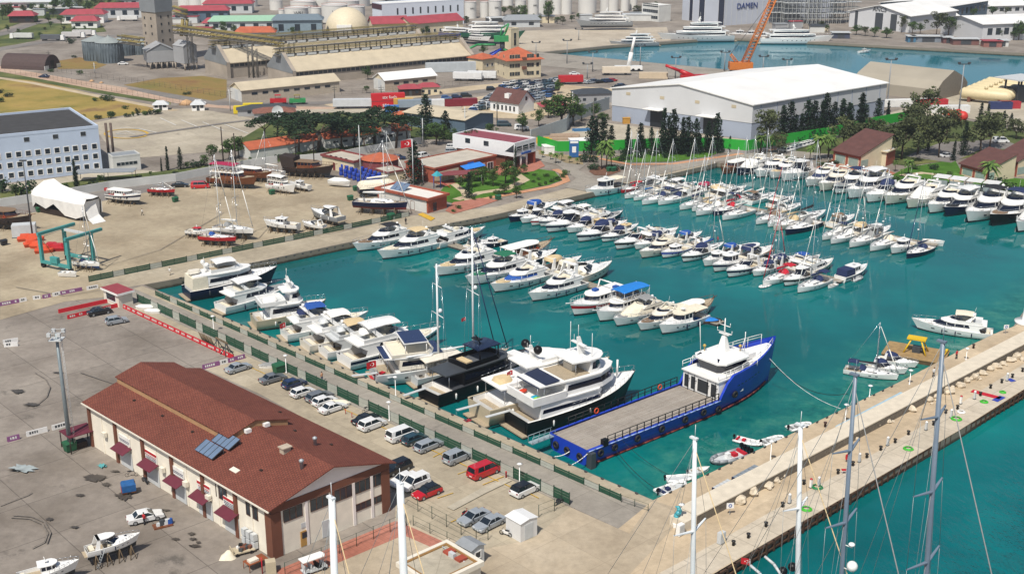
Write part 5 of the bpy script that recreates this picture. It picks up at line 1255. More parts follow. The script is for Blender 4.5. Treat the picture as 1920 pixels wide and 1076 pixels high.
posts([((wx0+1.,2.4,8.8),(wx0+.7,2.6,14.)),((wx1-.5,-2.,8.8),(wx1-.5,-2.,12.2)),((wx1-1.4,-2.,8.8),(wx1-.5,-2.,11.2))],.06).build('aerial',white,r)
for x,y in((wx0+1.3,1.9),(wx1-1.5,-1.9)):m=MB();m.tube((x,y,8.8),(x,y,9.8),.07,n=5);m.sphere((x,y,10.),.28,nu=8,nv=6);m.build('searchlight',mat('brass_lamp','b89a4a',.4),r)
box_part(r,'life_raft',white,(.3*L,.36*L,-1.2,1.2,5.8,6.7))
m=MB()
for sg in(1,-1):
 ts=[.655,.72,.78,.84,.9,.95]
 m.path([(h.x(t),sg*h.b(t)*.9,h.z(t)+.9)for t in ts],.05,5);m.path([(h.x(t),sg*h.b(t)*.9,h.z(t)+.45)for t in ts],.035,5)
 for t in ts:m.tube((h.x(t),sg*h.b(t)*.9,h.z(t)-.8),(h.x(t),sg*h.b(t)*.9,h.z(t)+.9),.05,n=5)
m.build('foredeck_rail',white,r)
m=MB()
for sg in(1,-1):
 for a,b in(((x0-.2,sg*3.8),(x1,sg*3.8)),):
  m.path([(a[0],a[1],6.8),(b[0],b[1],6.8)],.05,5);m.path([(a[0],a[1],6.3),(b[0],b[1],6.3)],.035,5)
  for i in range(6):q=lp(a,b,i/5);m.tube((q[0],q[1],5.8),(q[0],q[1],6.8),.05,n=5)
m.build('bridge_rail',white,r)
for sg in(1,-1):
 m=MB()
 for i in range(7):
  t=.7+i*.022;p0=h.side(t,.6,.02);p1=h.side(t+.014,.6,.02);q=[p0,p1,(p1[0],p1[1],p1[2]+.35),(p0[0],p0[1],p0[2]+.35)]
  m.quad(*[(x,-sg*y,z)for x,y,z in q])
 m.build('port_light',glass,r)
for zz,q in((.52,.03),):
 m=MB();ts=[i/20*.6 for i in range(21)]
 m.path([h.side(t,.95,.05)for t in ts],.1,5);m.build('rubbing_strake',mat('pale_blue_strake','8fa6d6',.5),r)
m=MB()
m.path([h.side(t,.06,.03)for t in[i/24 for i in range(24)]],.16,4);m.build('waterline_band',bootred,r)
box_part(r,'gangway',mat('gangway_alu','8fa0a6',.4),(-L/2-4.2,-L/2+.4,3.2,4.2,2.2,2.35));m=MB()
for yy in(3.2,4.2):
 m.path([(-L/2-4.2,yy,3.3),(-L/2+.4,yy,3.3)],.05,4)
 for i in range(5):m.tube((-L/2-4.2+i*1.1,yy,2.3),(-L/2-4.2+i*1.1,yy,3.3),.04,n=4)
m.build('gangway_rail',mat('gangway_alu','8fa0a6',.4),r)
for t in(.2,.5):
 x,y,z=h.side(t,.9,.0);m=MB();m.torus((x,-y-.25,3.4),.4,.1,ax='y');m.build('lifebuoy',mat('lifebuoy_orange','c8461f',.6),r)
for c_ in r.children:
 if c_.name.split('.')[0]in('wheelhouse_base','wheelhouse_window','wheelhouse_roof','roof_window','signal_mast','aerial','searchlight'):c_.location.z=-.75
def line(name,label,pts,rad=.05,m_=rope,group='mooring lines'):
 o=MB();o.path(pts,rad,4);return tag(o.build(name,m_),label,'rope',group)
def sag(a,b,s,n=8):return[(lerp(a[0],b[0],i/n),lerp(a[1],b[1],i/n),lerp(a[2],b[2],i/n)-s*4*(i/n)*(1-i/n))for i in range(n+1)]
bowp=P(1443,672,6.)
line('mooring_rope','white mooring rope from the blue bow down to the mole',sag(bowp+(6.,),P(1576,768)+(1.8,),1.2),.035,white)
line('mooring_rope','dark mooring rope slung below the white one from the blue bow',sag(bowp+(5.7,),P(1590,740)+(1.8,),2.2),.05,rubber)
line('mooring_rope','dark mooring rope from the blue stern to the mole corner',sag(P(1140,822,2.6)+(2.6,),P(1228,917)+(1.8,),.8),.05,rubber)
line('mooring_rope','thin dark rope from the blue stern towards the white inflatable',sag(P(1160,818,2.6)+(2.6,),P(1255,890,.3)+(.3,),.6),.04,rubber)
line('mooring_rope','white mooring rope from the blue stern to the left quay',sag(P(1107,845,2.4)+(2.4,),P(1073,873)+(1.8,),.2),.07,white)
line('mooring_rope','second white mooring rope between blue stern and left quay',sag(P(1068,846,2.2)+(2.2,),P(1040,858)+(1.8,),.2),.07,white)
# brown-roofed workshop
cream_wall=mat('cream_render','e4dccb',.85,var=.1,scale=.6);brown_paint=mat('brown_render','6e4331',.8,var=.12,scale=.6)
pinkwall=mat('pale_render','e6ded8',.85,var=.08,scale=.5)
g=G('brown_roof_tiles');br=g.n('TexBrick',Scale=1.,_offset=.5);br.inputs['Brick Width'].default_value=.34;br.inputs['Row Height'].default_value=.42;br.inputs['Mortar Size'].default_value=.035
br.inputs['Color1'].default_value=lin('7d493b');br.inputs['Color2'].default_value=lin('703f34');br.inputs['Mortar'].default_value=lin('4d2f28');g.l(g.tc.outputs['Object'],br.inputs['Vector'])
cc=g.mix(.8,br.outputs['Color'],g.ramp(g.noise(.25,6,.65),(.3,.82),(.7,1.12)),'MULTIPLY');g.bump(br.outputs['Fac'],.25,.05);rooftile=g.out(cc,.85,.2)
B1=Bld('workshop_building','long cream workshop with brown tiled roof and maroon awnings','building',(508,1055),(741,967),(173,844),7.,cream_wall,top=962)
B1 .rz=math.radians(42.8);B1 .root.rotation_euler[2]=B1 .rz;B1 .root.location=(-29.1,130.6,LAND);B1 .a,B1 .b,B1 .h=17.8,44.9,7.05
B1 .body();a,b,hh=B1 .a,B1 .b,B1 .h;r=B1 .root
RISE=a*.14
B1 .gable(rooftile,RISE,'b',.7,.16,pinkwall)
def roofpt(px,py,lift=0.):
 z=LAND+hh+1
 for _ in range(12):
  w_=P(px,py,z);dx,dy=w_[0]-r.location[0],w_[1]-r.location[1]
  y=-dx*math.sin(B1 .rz)+dy*math.cos(B1 .rz);x=dx*math.cos(B1 .rz)+dy*math.sin(B1 .rz)+.053*y
  zz=LAND+hh+RISE*(1-abs(x-a/2)/(a/2))+.16+lift;z=zz
 return x,y,z-LAND
sl=math.atan2(RISE,a/2)
y0m,y1m,xa,xb,up=b*.36,b+.7,a*.27,a*.78,.95
zf=lambda x:hh+RISE*(1-abs(x-a/2)/(a/2))+.16
m=MB()
for p,q in((xa,a/2),(xb,a/2)):
 o=-.12 if p<q else.3
 pts=[(p+o,y0m-.15,zf(p+o)+up),(p+o,y1m,zf(p+o)+up),(q,y1m,zf(q)+up),(q,y0m-.15,zf(q)+up)]
 m.loft([pts,[(x,y,z-.14)for x,y,z in pts]],cap0=True,cap1=True)
m.build('monitor_roof',rooftile,r)
fascia=mat('tan_fascia','a98560',.8,var=.15)
m=MB();m.loft([[(xa,y0m,zf(xa)),(a/2,y0m,zf(a/2)),(xb,y0m,zf(xb))],[(xa,y0m,zf(xa)+up-.1),(a/2,y0m,zf(a/2)+up-.1),(xb,y0m,zf(xb)+up-.1)]],closed=False)
for x in(xa,xb):m.quad((x,y0m,zf(x)),(x,y1m-.3,zf(x)),(x,y1m-.3,zf(x)+up-.1),(x,y0m,zf(x)+up-.1))
m.build('monitor_wall',fascia,r)
for x in(a*.42,a*.58):m=MB();m.box(x-.4,x+.4,y0m-.65,y0m-.1,zf(x)+.05,zf(x)+.55);m.build('air_vent',white,r)
m=MB();m.box(-.86,-.7,-.7,b+.7,hh-.28,hh-.12);m.build('gutter',offwhite,r)
m=MB();m.box(-.06,-.002,-.06,b,hh-.9,hh+.0);m.box(-.06,a+.06,-.06,-.002,hh-1.0,hh+.02);m.build('brown_band',brown_paint,r)
for i in range(1,7):
 m=MB();m.box(-.28,0,b*i/6-.3,b*i/6+.3,0,hh-.9);m.build('pilaster',brown_paint,r)
 m=MB();m.box(-.1,0,b*(i-.45)/6-.18,b*(i-.45)/6+.18,0,hh-.9);m.build('pilaster',cream_wall,r)
for u,wd in((.65,1.3),(a*.5,.5),(a-.65,1.3)):m=MB();m.box(u-wd/2,u+wd/2,-.12,0,0,hh-1.0);m.build('pilaster',brown_paint,r)
m=MB();m.box(-.14,-.003,-.12,1.2,0,hh-.9);m.build('pilaster',brown_paint,r)
for u in(a*.28,a*.68,a*.84):m=MB();m.box(u-.2,u+.2,-.1,0,0,hh-1.0);m.build('pilaster',pinkwall,r)
brg=mat('brown_window_frame','5a3a2a',.6)
B1 .win('r',[a*.17,a*.39,a*.59,a*.76,a*.9],[hh-2.7],a*.15,1.6,brg,fr=.03,mull=3)
B1 .win('r',[a*.76,a*.9],[1.9],a*.13,.9,brg,fr=.06,mull=3)
B1 .win('l',[b*.09,b*.24],[hh-2.9],2.4,1.7,brg,fr=.06,mull=3)
m=MB();m.box(a*.22,a*.22+1.1,-.09,-.01,.1,2.2);m.build('door',mat('ochre_door','b58b4a',.6),r)
m=MB();m.box(a*.22+.2,a*.22+.9,-.12,-.09,1.2,2.0);m.build('door_window',bglass,r)
m=MB();m.box(a*.4,a*.4+1.5,-.08,-.01,.1,2.4);m.build('service_door',lgrey,r)
m=MB();m.box(a*.23,a*.23+.8,-.05,-.01,2.6,3.3);m.build('notice',lgrey,r)
maroon=mat('maroon_awning','5f2030',.8,var=.12)
for i,y in enumerate((b*.195,b*.33,b*.47,b*.62,b*.78)):
 m=MB();w2=1.75
 m.loft([[(-.05,y-w2,3.5),(-.05,y+w2,3.5),(-1.5,y+w2,2.9),(-1.5,y-w2,2.9)],[(-.05,y-w2,3.44),(-.05,y+w2,3.44),(-1.5,y+w2,2.84),(-1.5,y-w2,2.84)]],cap0=True,cap1=True);m.build('awning',maroon,r)
 m=MB();m.box(-.12,-.02,y-1.6,y+1.6,0.05,2.7);m.build('roller_door',lgrey,r)
 m=MB();m.box(-.15,-.02,y-1.5,y+1.5,3.7,4.9);sg_=m.build('sign_board',mat('sign_white','e2e0da',.5),r)
 m=MB()
 if i in(0,1,3):m.box(-.17,-.152,y-1.5,y+1.5,4.5,4.9,0)
 rr=random.Random(i)
 for row_ in range(3 if i in(0,1,3)else 2):
  yy=y-1.35
  while yy<y+1.2:
   wd=rr.uniform(.1,.3);m.box(-.165,-.152,yy,yy+wd,4.2-row_*.22,4.33-row_*.22,1 if row_ else 0 if i%2 else 1);yy+=wd+.07
 m.build('sign_lettering',[red,mat('sign_ink','34405c',.6)],sg_)
for k in range(6):
 yy=b*(.075+.022*(k%3));m=MB();m.box(-.75,-.15,yy-.35,yy+.35,.3+1.1*(k//3),1.2+1.1*(k//3));m.build('air_conditioner',lgrey,r)
for k,y in enumerate((b*.42,b*.55,b*.9,b*.3)):m=MB();m.box(-.6,-.12,y-.4,y+.4,3.1,3.8);m.build('air_conditioner',offwhite,r)
pan=mat('solar_collector','66788f',.15,var=.08,scale=.8,spec=.7)
for px,py in((393,849),(424,832)):
 x,y,z=roofpt(px,py);o=MB();t=math.radians(28)
 for k in range(4):o.rbox((x-.0,y+(k-1.5)*1.02,z+.55),(2.0,.96,.1),0,0,t)
 so_=o.build('solar_collector',pan,r);o=MB()
 for k in range(5):o.rbox((x,y+(k-2)*1.02,z+.6),(2.06,.06,.12),0,0,t)
 for k in(-2,2):o.tube((x+.85,y+k,z),(x+.85,y+k,z+.95),.04,n=5)
 o.build('collector_frame',dgrey,so_)
for px,py,h_ in((591,834,1.1),(566,878,1.2)):x,y,z=roofpt(px,py);m=MB();m.lathe([(.22,-.3),(.22,h_*.75),(.3,h_*.78),(.3,h_),(.05,h_+.15)],(x,y,z),10);m.build('flue_pipe',alu,r)
x,y,z=roofpt(535,846);m=MB();m.box(x-.55,x+.55,y-.45,y+.45,z-.3,z+.6);m.box(x-.7,x+.7,y-.6,y+.6,z+.6,z+.75);m.build('chimney',mat('chimney_render','b3a592',.8),r)
x,y,z=roofpt(440,881);m=MB();m.rbox((x,y,z+.03),(.7,1.5,.08),0,0,sl);m.build('skylight',offwhite,r)
for px,py in((252,751),(305,780),(361,810),(553,808),(621,834),(490,882),(525,773),(427,743)):x,y,z=roofpt(px,py);m=MB();m.box(x-.15,x+.15,y-.2,y+.2,z-.1,z+.16);m.build('roof_vent',dwood,r)
for c_ in B1 .root.children_recursive:
 for v_ in c_.data.vertices:v_.co.x-=.053*v_.co.y
B=Bld('storage_hut','plain white storage hut with low pitched roof beside the fence','hut',(976,1017),(1007,1003),(946,1002),2.6,mat('hut_white','d3d3d1',.5,var=.05));B.body();B.gable(mat('hut_roof','dcdcda',.5,var=.05),.25,'b',.12,.06)
m=MB();m.box(B.a*.25,B.a*.75,-.04,-.005,.1,2.2);m.build('door',lgrey,B.root);m=MB();m.box(-.1,B.a+.1,-.12,B.b,-.12,.0);
c3=3.4;ro=[P(733,1059,LAND+c3),P(811,1099,LAND+c3),P(908,1053,LAND+c3),P(830,1013,LAND+c3)]
rz=ang(ro[1],ro[2]);A_,B_=dist(ro[1],ro[2]),dist(ro[1],ro[0])
r=thing('plant_room','flat-roofed beige plant room with red hatches cut by the bottom edge','building',(ro[1][0],ro[1][1],LAND),rz)
m=MB();m.box(.3,A_-.3,.3,B_-.3,0,c3-.35);m.build('wall',cream_wall,r);m=MB();m.box(.3,A_-.3,.3,B_-.3,c3-.34,c3-.1);m.build('roof',concrete_pale,r)
m=MB()
for q in((0,A_,0,.5),(0,A_,B_-.5,B_),(0,.5,.5,B_-.5),(A_-.5,A_,.5,B_-.5)):m.box(*q,c3-.5,c3+.1)
m.build('parapet',offwhite,r)
m=MB()
for q in((.5,A_-.5,.5,.8),(.5,A_-.5,B_-.8,B_-.5),(.5,.8,.8,B_-.8),(A_-.8,A_-.5,.8,B_-.8)):m.box(*q,c3-.1,c3+.02)
m.build('parapet_edge',mat('ochre_edge','8e6a3a',.8),r)
for x,y in((.8,.66),(.8,.35)):m=MB();m.box(A_*x-.6,A_*x+.6,B_*y-.5,B_*y+.5,c3-.1,c3+.2);m.build('roof_hatch',mat('red_hatch','9c4632',.7),r)
m=MB();m.tube((A_*.8,B_*.25,c3-.1),(A_*.8,B_*.85,c3+.15),.08,n=6);m.box(A_*.72,A_*.78,B_*.45,B_*.58,c3-.1,c3+.5);m.build('roof_pipe',lgrey,r)
B=Bld('corrugated_hut','small grey hut with corrugated roof beside the brick walk','hut',(884,1066),(908,1054),(860,1050),2.5,lgrey);B.body();B.gable(grey,.35,'b',.2,.06);B.win('r',[B.a/2],[1.1],.8,.8)
B=Bld('gate_booth','little gate booth with red roof at the quay corner','booth',(224,577),(250,570),(203,563),2.7,offwhite);B.body();m=MB();m.box(-.4,B.a+.3,-.4,B.b+.3,2.7,2.95);m.build('roof',mat('booth_red_roof','8d3a41',.7),B.root);m=MB();m.box(-.42,B.a+.32,-.42,-.4,2.5,2.95);m.box(-.42,-.4,-.4,B.b+.3,2.5,2.95);m.build('fascia',white,B.root);B.win('l',[B.b/2],[.9],B.b*.6,1.4)
fgreen=mat('fence_green','1d4a35',.6,var=.15);fpale=mat('fence_pale_panel','a9aca2',.5,var=.12);fpost=mat('fence_post_green','1b3a2c',.6)
def panel(kind_,a,b,h,label,group):
 t=ang(a,b);L=dist(a,b);r=thing('fence_panel',label,'fence panel',(a[0],a[1],LAND),t,group)
 m=MB()
 if kind_=='g':
  n=3 if h<1.4 else 4
  for k in range(n):z0=h*(.08+k*.92/n);m.box(.05,L-.05,-.03,.03,z0,z0+h*.92/n-.07)
  m.build('boards',fgreen,r)
 else:
  m.box(.05,L-.05,-.015,.015,.12,h*.9);m.build('sheet',fpale,r)
  m=MB();m.path([(.0,0,h*.5),(L,0,h*.5)],.025,4);m.path([(.0,0,h*.92),(L,0,h*.92)],.025,4);m.build('rail',fpost,r)
 for x in((0,L/2,L)if kind_=='g' else(0,L)):m=MB();m.box(x-.04,x+.04,-.05,.05,0,h+.1);m.build('post',fpost,r)
 return r
def fence(A,B_,h,lg,lpale,where,frm,group):
 A,B_=P(*A),P(*B_);L=dist(A,B_);s=0.;i=[0,0];k=0
 while s<L-1.:
  q=min((lg if k%2==0 else lpale)*rnd(.92,1.08),L-s);kd='gp'[k%2]
  panel(kd,lp(A,B_,s/L),lp(A,B_,(s+q-.05)/L),h,'%s fence panel, %s of its kind from %s, %s'%('dark green slatted' if kd=='g' else 'pale framed',nth(i[k%2]),frm,where),group)
  i[k%2]+=1;s+=q;k+=1
fence((292,554),(1164,939),1.05,5.8,2.7,'outer quay fence','booth','panels of the outer quay fence')
fence((258,566),(1068,946),1.75,5.4,2.6,'car park fence','booth','panels of the car park fence')
fence((167,529),(767,406),1.35,5.6,2.6,'boatyard fence','booth','panels of the boatyard fence')
def wirefence(pts,h,label,step=2.5,m_=None,mesh=True):
 pts=[P(*q)for q in pts];r=thing('wire_fence',label,'fence',(pts[0][0],pts[0][1],LAND),0);o=pts[0];m=MB();w_=MB()
 for a,b in zip(pts,pts[1:]):
  n=max(1,int(dist(a,b)/step))
  for i in range(n+1):q=lp(a,b,i/n);m.tube((q[0]-o[0],q[1]-o[1],0),(q[0]-o[0],q[1]-o[1],h),.045,n=5)
  for z in([.15*h,.5*h,.97*h]if mesh else[.97*h]):w_.tube((a[0]-o[0],a[1]-o[1],z),(b[0]-o[0],b[1]-o[1],z),.02,n=4)
 m.build('post',m_ or fpost,r);w_.build('wire',m_ or fpost,r);return r
wirefence([(535,1080),(762,985),(758,1003)],1.9,'black wire fence along the brick walk behind the workshop')
wirefence([(758,945),(893,1018),(915,1012)],1.9,'black wire fence between the brick walk and the parked cars')
wirefence([(775,985),(905,1048)],1.5,'low black wire fence on the front side of the brick walk')
wirefence([(1010,970),(1068,947)],1.9,'short green wire fence closing the car park end')
wirefence([(1165,941),(1215,958)],1.1,'low green railing at the mole corner',1.5)
bw_=mat('barrier_white','cfcdca',.6,var=.1);bp_=mat('barrier_purple','7a4a74',.6,var=.15);brd=mat('barrier_red','b31524',.6,var=.1)
def barrier(a,b,m_,marks,label,h=.75,seed=0):
 A,B_=P(*a),P(*b);L=dist(A,B_);r=thing('barrier',label,'barrier',(A[0],A[1],LAND),ang(A,B_),'printed barriers in the yard')
 m=MB();m.loft([[(0,-.22,0),(0,.22,0),(0,.09,h),(0,-.09,h)],[(L,-.22,0),(L,.22,0),(L,.09,h),(L,-.09,h)]],cap0=True,cap1=True);m.build('board',m_,r)
 m=MB();rr=random.Random(seed);x=.4
 while x<L-.8:
  for _ in range(rr.randint(2,5)):
   w_=rr.uniform(.18,.34)
   if x+w_>L-.3:break
   for s_ in(-1,1):q=[(x,s_*.16,h*.34),(x+w_,s_*.16,h*.34),(x+w_,s_*.115,h*.84),(x,s_*.115,h*.84)];m.quad(*[(X,Y+s_*.02,Z)for X,Y,Z in q])
   x+=w_+.12
  x+=.7
 if marks:m.build('lettering',marks,r)
barrier((110,587),(206,566),brd,None,'plain red barrier beside the gate booth');barrier((127,598),(222,575),brd,whi,'red lettered barrier behind the black sedan',seed=1)
barrier((232,577),(438,673),brd,whi,'long red lettered barrier along the car park fence',seed=2)
for i,(a,b,m_,mk,lab)in enumerate([((0,574),(36,567),bp_,bw_,'purple barrier at the far left edge'),((36,567),(50,564),bw_,dgrey,'short white barrier next to the purple one at the left edge'),((62,562),(76,560),bw_,dgrey,'short white barrier standing alone left of the gate'),((80,560),(95,557),bp_,bw_,'short purple barrier between two white ones'),((99,556),(113,553),bw_,dgrey,'white barrier left of the long purple one'),((113,553),(154,545),bp_,bw_,'long purple barrier nearest the gate'),((163,544),(184,540),bw_,dgrey,'white barrier nearest the gate'),((380,692),(412,684),bp_,bw_,'purple barrier touching the workshop roof corner'),((412,684),(427,680),bw_,dgrey,'white barrier between two purple ones by the car park'),((427,680),(459,671),bp_,bw_,'purple barrier reaching the car park fence'),((14,828),(37,822),bp_,bw_,'purple barrier at the left edge near the workshop'),((50,818),(89,808),bw_,dgrey,'white barrier left of the tall light mast'),((98,806),(130,797),bw_,dgrey,'white barrier at the foot of the tall light mast'),((6,645),(34,640),bw_,dgrey,'white barrier, back one of the ring in the empty yard'),((8,650),(34,648),bw_,dgrey,'white barrier, front one of the ring in the empty yard')]):barrier(a,b,m_,mk,lab,seed=i+5)
def lamp(px,py,h,label,group='white disc lamps on the quays',style='disc'):
 p=P(px,py);r=thing('street_lamp',label,'street lamp',(p[0],p[1],LAND),0,group)
 m=MB();m.lathe([(.14,0),(.14,.3),(.06,.35),(.05,h)],n=8);m.build('pole',white if style=='disc' else grey,r)
 m=MB()
 if style=='disc':m.lathe([(.05,h-.1),(.32,h),(.42,h+.08),(.1,h+.2)],n=12)
 elif style=='globe':m.sphere((0,0,h+.2),.28)
 else:m.tube((0,0,h),(1.2,0,h+.2),.05,n=5);m.box(.8,1.6,-.15,.15,h+.1,h+.3)
 m.build('lamp_head',white,r);return r
for i,(x,y,h,lab)in enumerate([(537,700,3.2,'beside the green skip on the car park fence'),(730,790,3.2,'by the car park fence near the black sedan'),(974,912,3.4,'near the white suv at the car park end'),(401,622,3.0,'by the timber props along the car park fence'),(742,744,3.4,'opposite the yellow bicycle rider'),(1276,985,3.0,'standing at the mole corner'),(1444,868,3.4,'on the mole beside the grey speedboat'),(1584,795,3.2,'on the mole before the blue strip'),(1705,722,2.6,'on the mole by the motor sailer'),(1811,676,2.2,'on the mole beside the man in red'),(1630,745,2.,'on the mole inner edge, middle')]):
 lamp(x,y,h,'white disc-headed lamp '+lab)
p=P(133,846);q=at(112,632,p[1]);r=thing('light_mast','tall grey floodlight mast with ladder standing in the open yard','light mast',(p[0],p[1],LAND));H_=zat(p,625)-LAND;dx=0
m=MB();m.tube((0,0,0),(0,0,H_),.34,.2,10);m.build('mast',mat('galvanised_grey','7f8a8e',.5,.3),r)
m=MB()
for s_ in(-.22,.22):m.tube((.75,s_,1.5),(.6,s_,H_-.5),.03,n=4)
for i in range(int(H_/.5)):m.tube((.72,-.22,1.6+i*.5),(.72,.22,1.6+i*.5),.025,n=4)
m.build('ladder',lgrey,r)
m=MB();m.box(-.9,.9,-.9,.9,H_-.9,H_-.8);
for x,y in((-.9,-.9),(.9,-.9),(.9,.9),(-.9,.9)):m.tube((x,y,H_-.9),(x,y,H_+.3),.04,n=4)
for z in(-.2,.3):m.path([(-.9,-.9,H_+z),(.9,-.9,H_+z),(.9,.9,H_+z),(-.9,.9,H_+z),(-.9,-.9,H_+z)],.035,4)
m.build('platform',lgrey,r)
for x,y in((-.7,-.95),(.7,-.95),(-.7,.95),(.7,.95)):m=MB();m.rbox((x,y,H_+.1),(.5,.35,.5));m.build('floodlight',lgrey,r)
def bin_(px,py,label,col='skip_green',h='1f5a3c',sc=1.):
 p=P(px,py);r=thing('waste_container',label,'bin',(p[0],p[1],LAND),DIRB+rnd(-.2,.2),'green waste containers');r.scale=(sc,)*3;c=mat(col,h,.6,var=.12)
 m=MB();m.loft([[(-.6,-.45,.15),(.6,-.45,.15),(.6,.45,.15),(-.6,.45,.15)],[(-.7,-.55,1.15),(.7,-.55,1.15),(.7,.55,1.15),(-.7,.55,1.15)]],cap0=True,cap1=True);m.build('tub',c,r)
 m=MB();m.loft([[(-.74,-.6,1.15),(.74,-.6,1.15),(.74,.6,1.15),(-.74,.6,1.15)],[(-.7,-.3,1.4),(.7,-.3,1.4),(.7,.4,1.4),(-.7,.4,1.4)]],cap1=True);m.build('lid',c,r)
 for x in(-.5,.5):
  for y in(-.35,.35):m=MB();m.tube((x,y-.04,.1),(x,y+.04,.1),.1,n=8);m.build('wheel',rubber,r)
bin_(132,845,'green wheeled bin at the foot of the tall light mast',sc=1.2);bin_(523,699,'green skip beside the silver cars',sc=1.3);bin_(657,376,'green bin alone on the boatyard concrete');bin_(667,358,'left green bin of the pair by the blue barrels');bin_(676,357,'right green bin of the pair by the blue barrels')
bin_(329,379,'green bin below the small red boat ashore');bin_(510,365,'green bin under the white excursion boat ashore');bin_(733,412,'green bin beside the boatyard fence end',sc=1.2);bin_(934,375,'dark bin at the promenade near the brick terrace');bin_(8,460,'black bin at the left edge of the boatyard','bin_black','22252a');bin_(74,398,'dark green bin beside the shrouded boat')
bin_(1142,322,'left green bin of the pair on the planted island');bin_(1150,322,'right green bin of the pair on the planted island')
HB=DIRB
for i,(k_,c,x,y,lab)in enumerate([('sedan','silver',447,695,'silver sedan parked alone at the back of the car park'),('sedan','grey',512,715,'grey sedan beside the green skip'),('hatch','navy',552,725,'dark blue hatchback by the car park fence'),('hatch','white',568,741,'white hatchback right of the blue one'),('wagon','grey',599,749,'grey estate car between two white cars'),('hatch','white',609,758,'white hatchback between grey estate and white sedan'),('sedan','white',624,770,'white sedan at the front of the row by the workshop roof'),('sedan','black',687,792,'black sedan behind the white suv'),('suv','white',698,802,'white suv beside the black sedan'),('van','white',754,822,'white passenger van by the car park fence'),('hatch','teal',777,829,'dark teal hatchback squeezed behind the silver estate'),('wagon','silver',804,841,'silver estate car right of the white van'),('kangoo','silver',857,864,'silver high-roofed car beside a motorbike'),('van','red',908,890,'red van with white badge'),('suv','white',985,924,'white suv with dark roof nearest the quay')]):
 make_car(k_,c,lab,P(x,y),HB+rnd(-.05,.05),roofcol='black' if k_=='suv' and x>900 else None)
for k_,c,x,y,lab in(('suv','black',744,884,'dark suv mostly hidden by the workshop corner'),('sedan','white',758,905,'white car between the workshop and a white van'),('kangoo','white',778,913,'white high-roofed van left of the red car'),('hatch','red',801,929,'red hatchback with black roof')):make_car(k_,c,lab,P(x,y),HB+math.pi+rnd(-.05,.05),roofcol='black' if c=='red' else None)
make_car('sedan','silver','silver sedan beside the red motorbike',P(889,976),HB+math.pi);make_car('sedan','silver','silver sedan nearest the white storage hut',P(918,987),HB+math.pi+.05)
make_car('sedan','black','black sedan parked against the red barrier',P(187,589),HB-.1,'cars in the open yard');make_car('hatch','silver','silver hatchback alone in the open yard',P(219,606),HB-.15,'cars in the open yard');make_car('sedan','white','white sedan with open door before the workshop',P(273,975),math.radians(28),'cars in the open yard')
def bike(px,py,hd,label,col,motor=True):
 p=P(px,py);r=thing('motorbike' if motor else 'bicycle',label,'motorbike' if motor else 'bicycle',(p[0],p[1],LAND),hd,'two-wheelers')
 for x in(-.62,.62):m=MB();m.torus((x,0,.31),.26,.06 if motor else.025);m.build('wheel',rubber,r)
 m=MB()
 if motor:m.loft([plan(-.5,.35,.14,.2,.4),plan(-.45,.3,.17,.2,.75)],cap0=True,cap1=True);m.tube((.35,0,.7),(.62,0,.31),.05,n=5)
 m.path([(-.62,0,.31),(-.1,0,.75),(.4,0,.8),(.62,0,.31)],.03,5);m.path([(.4,0,.8),(.38,0,1.05)],.03,5);m.build('frame',col,r)
 m=MB();m.tube((.38,-.32,1.05),(.38,.32,1.05),.025,n=5);m.build('handlebar',black,r)
 m=MB();m.box(-.5,.05,-.12,.12,.78,.88);m.build('saddle',rubber,r)
bike(839,858,.8,'dark red motorbike beside the silver high-roofed car',HU['black']);bike(872,968,1.,'red motorbike between fence and silver sedans',red);bike(948,1004,2.6,'white scooter by the storage hut',white);bike(272,905,2.3,'motorbike parked before the workshop awning',dgrey);bike(247,893,.2,'bicycle leaning at the workshop door',black,False);bike(688,772,.7,'bicycle leaning on the car park fence',black,False);bike(1048,945,.8,'motorbike beside the last green fence panel',dgrey);bike(1363,948,.6,'bicycle leaning on the mole wall',black,False)
red_s,blk,wht,blu=mat('red_shirt','b5222b',.8),mat('black_trousers','1d1e22',.8),mat('white_shirt','d8d6d2',.8),mat('blue_jeans','33415c',.8)
for px,py,hd,lab,t,l_,ps in((1793,673,2.,'person in red shirt and dark trousers on the mole',red_s,blk,'stand'),(1750,707,1.6,'person in white shirt and black trousers on the mole',wht,blk,'stand'),(267,404,.4,'person in white shirt walking across the boatyard',wht,blk,'walk'),(271,983,1.,'person in red leaning into the white sedan',red_s,blk,'stand'),(319,516,1.2,'person in pale clothes on the quay by the navy yacht',wht,mat('pale_trousers','b0a692',.8),'walk'),(761,421,2.,'person in black on the quay beside the flybridge yachts',blk,blk,'stand'),(604,715,2.4,'shirtless person standing at the car park fence',mat('bare_skin','b98a68',.6),blu,'stand'),(822,463,.3,'person in red on the left pontoon',red_s,blu,'stand'),(1345,463,.3,'person in red on the blue-boomed sailing yacht',red_s,blk,'stand')):
 person(P(px,py)if lab.find('pontoon')<0 and lab.find('boomed')<0 else W(px,py),hd,lab,t,l_,pose=ps,z=LAND if lab.find('pontoon')<0 and lab.find('boomed')<0 else(.55 if 'pontoon' in lab else.9))
p=P(589,1070);r=thing('golf_cart','white golf cart with long roof at the bottom edge','golf cart',(p[0],p[1],LAND),DIRB-.1)
m=MB();m.box(-1.5,1.5,-.6,.6,.3,.5);m.loft([[(1.0,-.6,.5),(1.6,-.55,.5),(1.6,.55,.5),(1.0,.6,.5)],[(1.0,-.55,1.),(1.3,-.5,.9),(1.3,.5,.9),(1.0,.55,1.)]],cap1=True);m.build('body',lgrey,r)
for x in(-1.1,-.3,.5):m=MB();m.box(x-.25,x+.25,-.55,.55,.5,.8);m.box(x-.3,x-.2,-.55,.55,.8,1.3);m.build('seat',black if x>0 else lgrey,r)
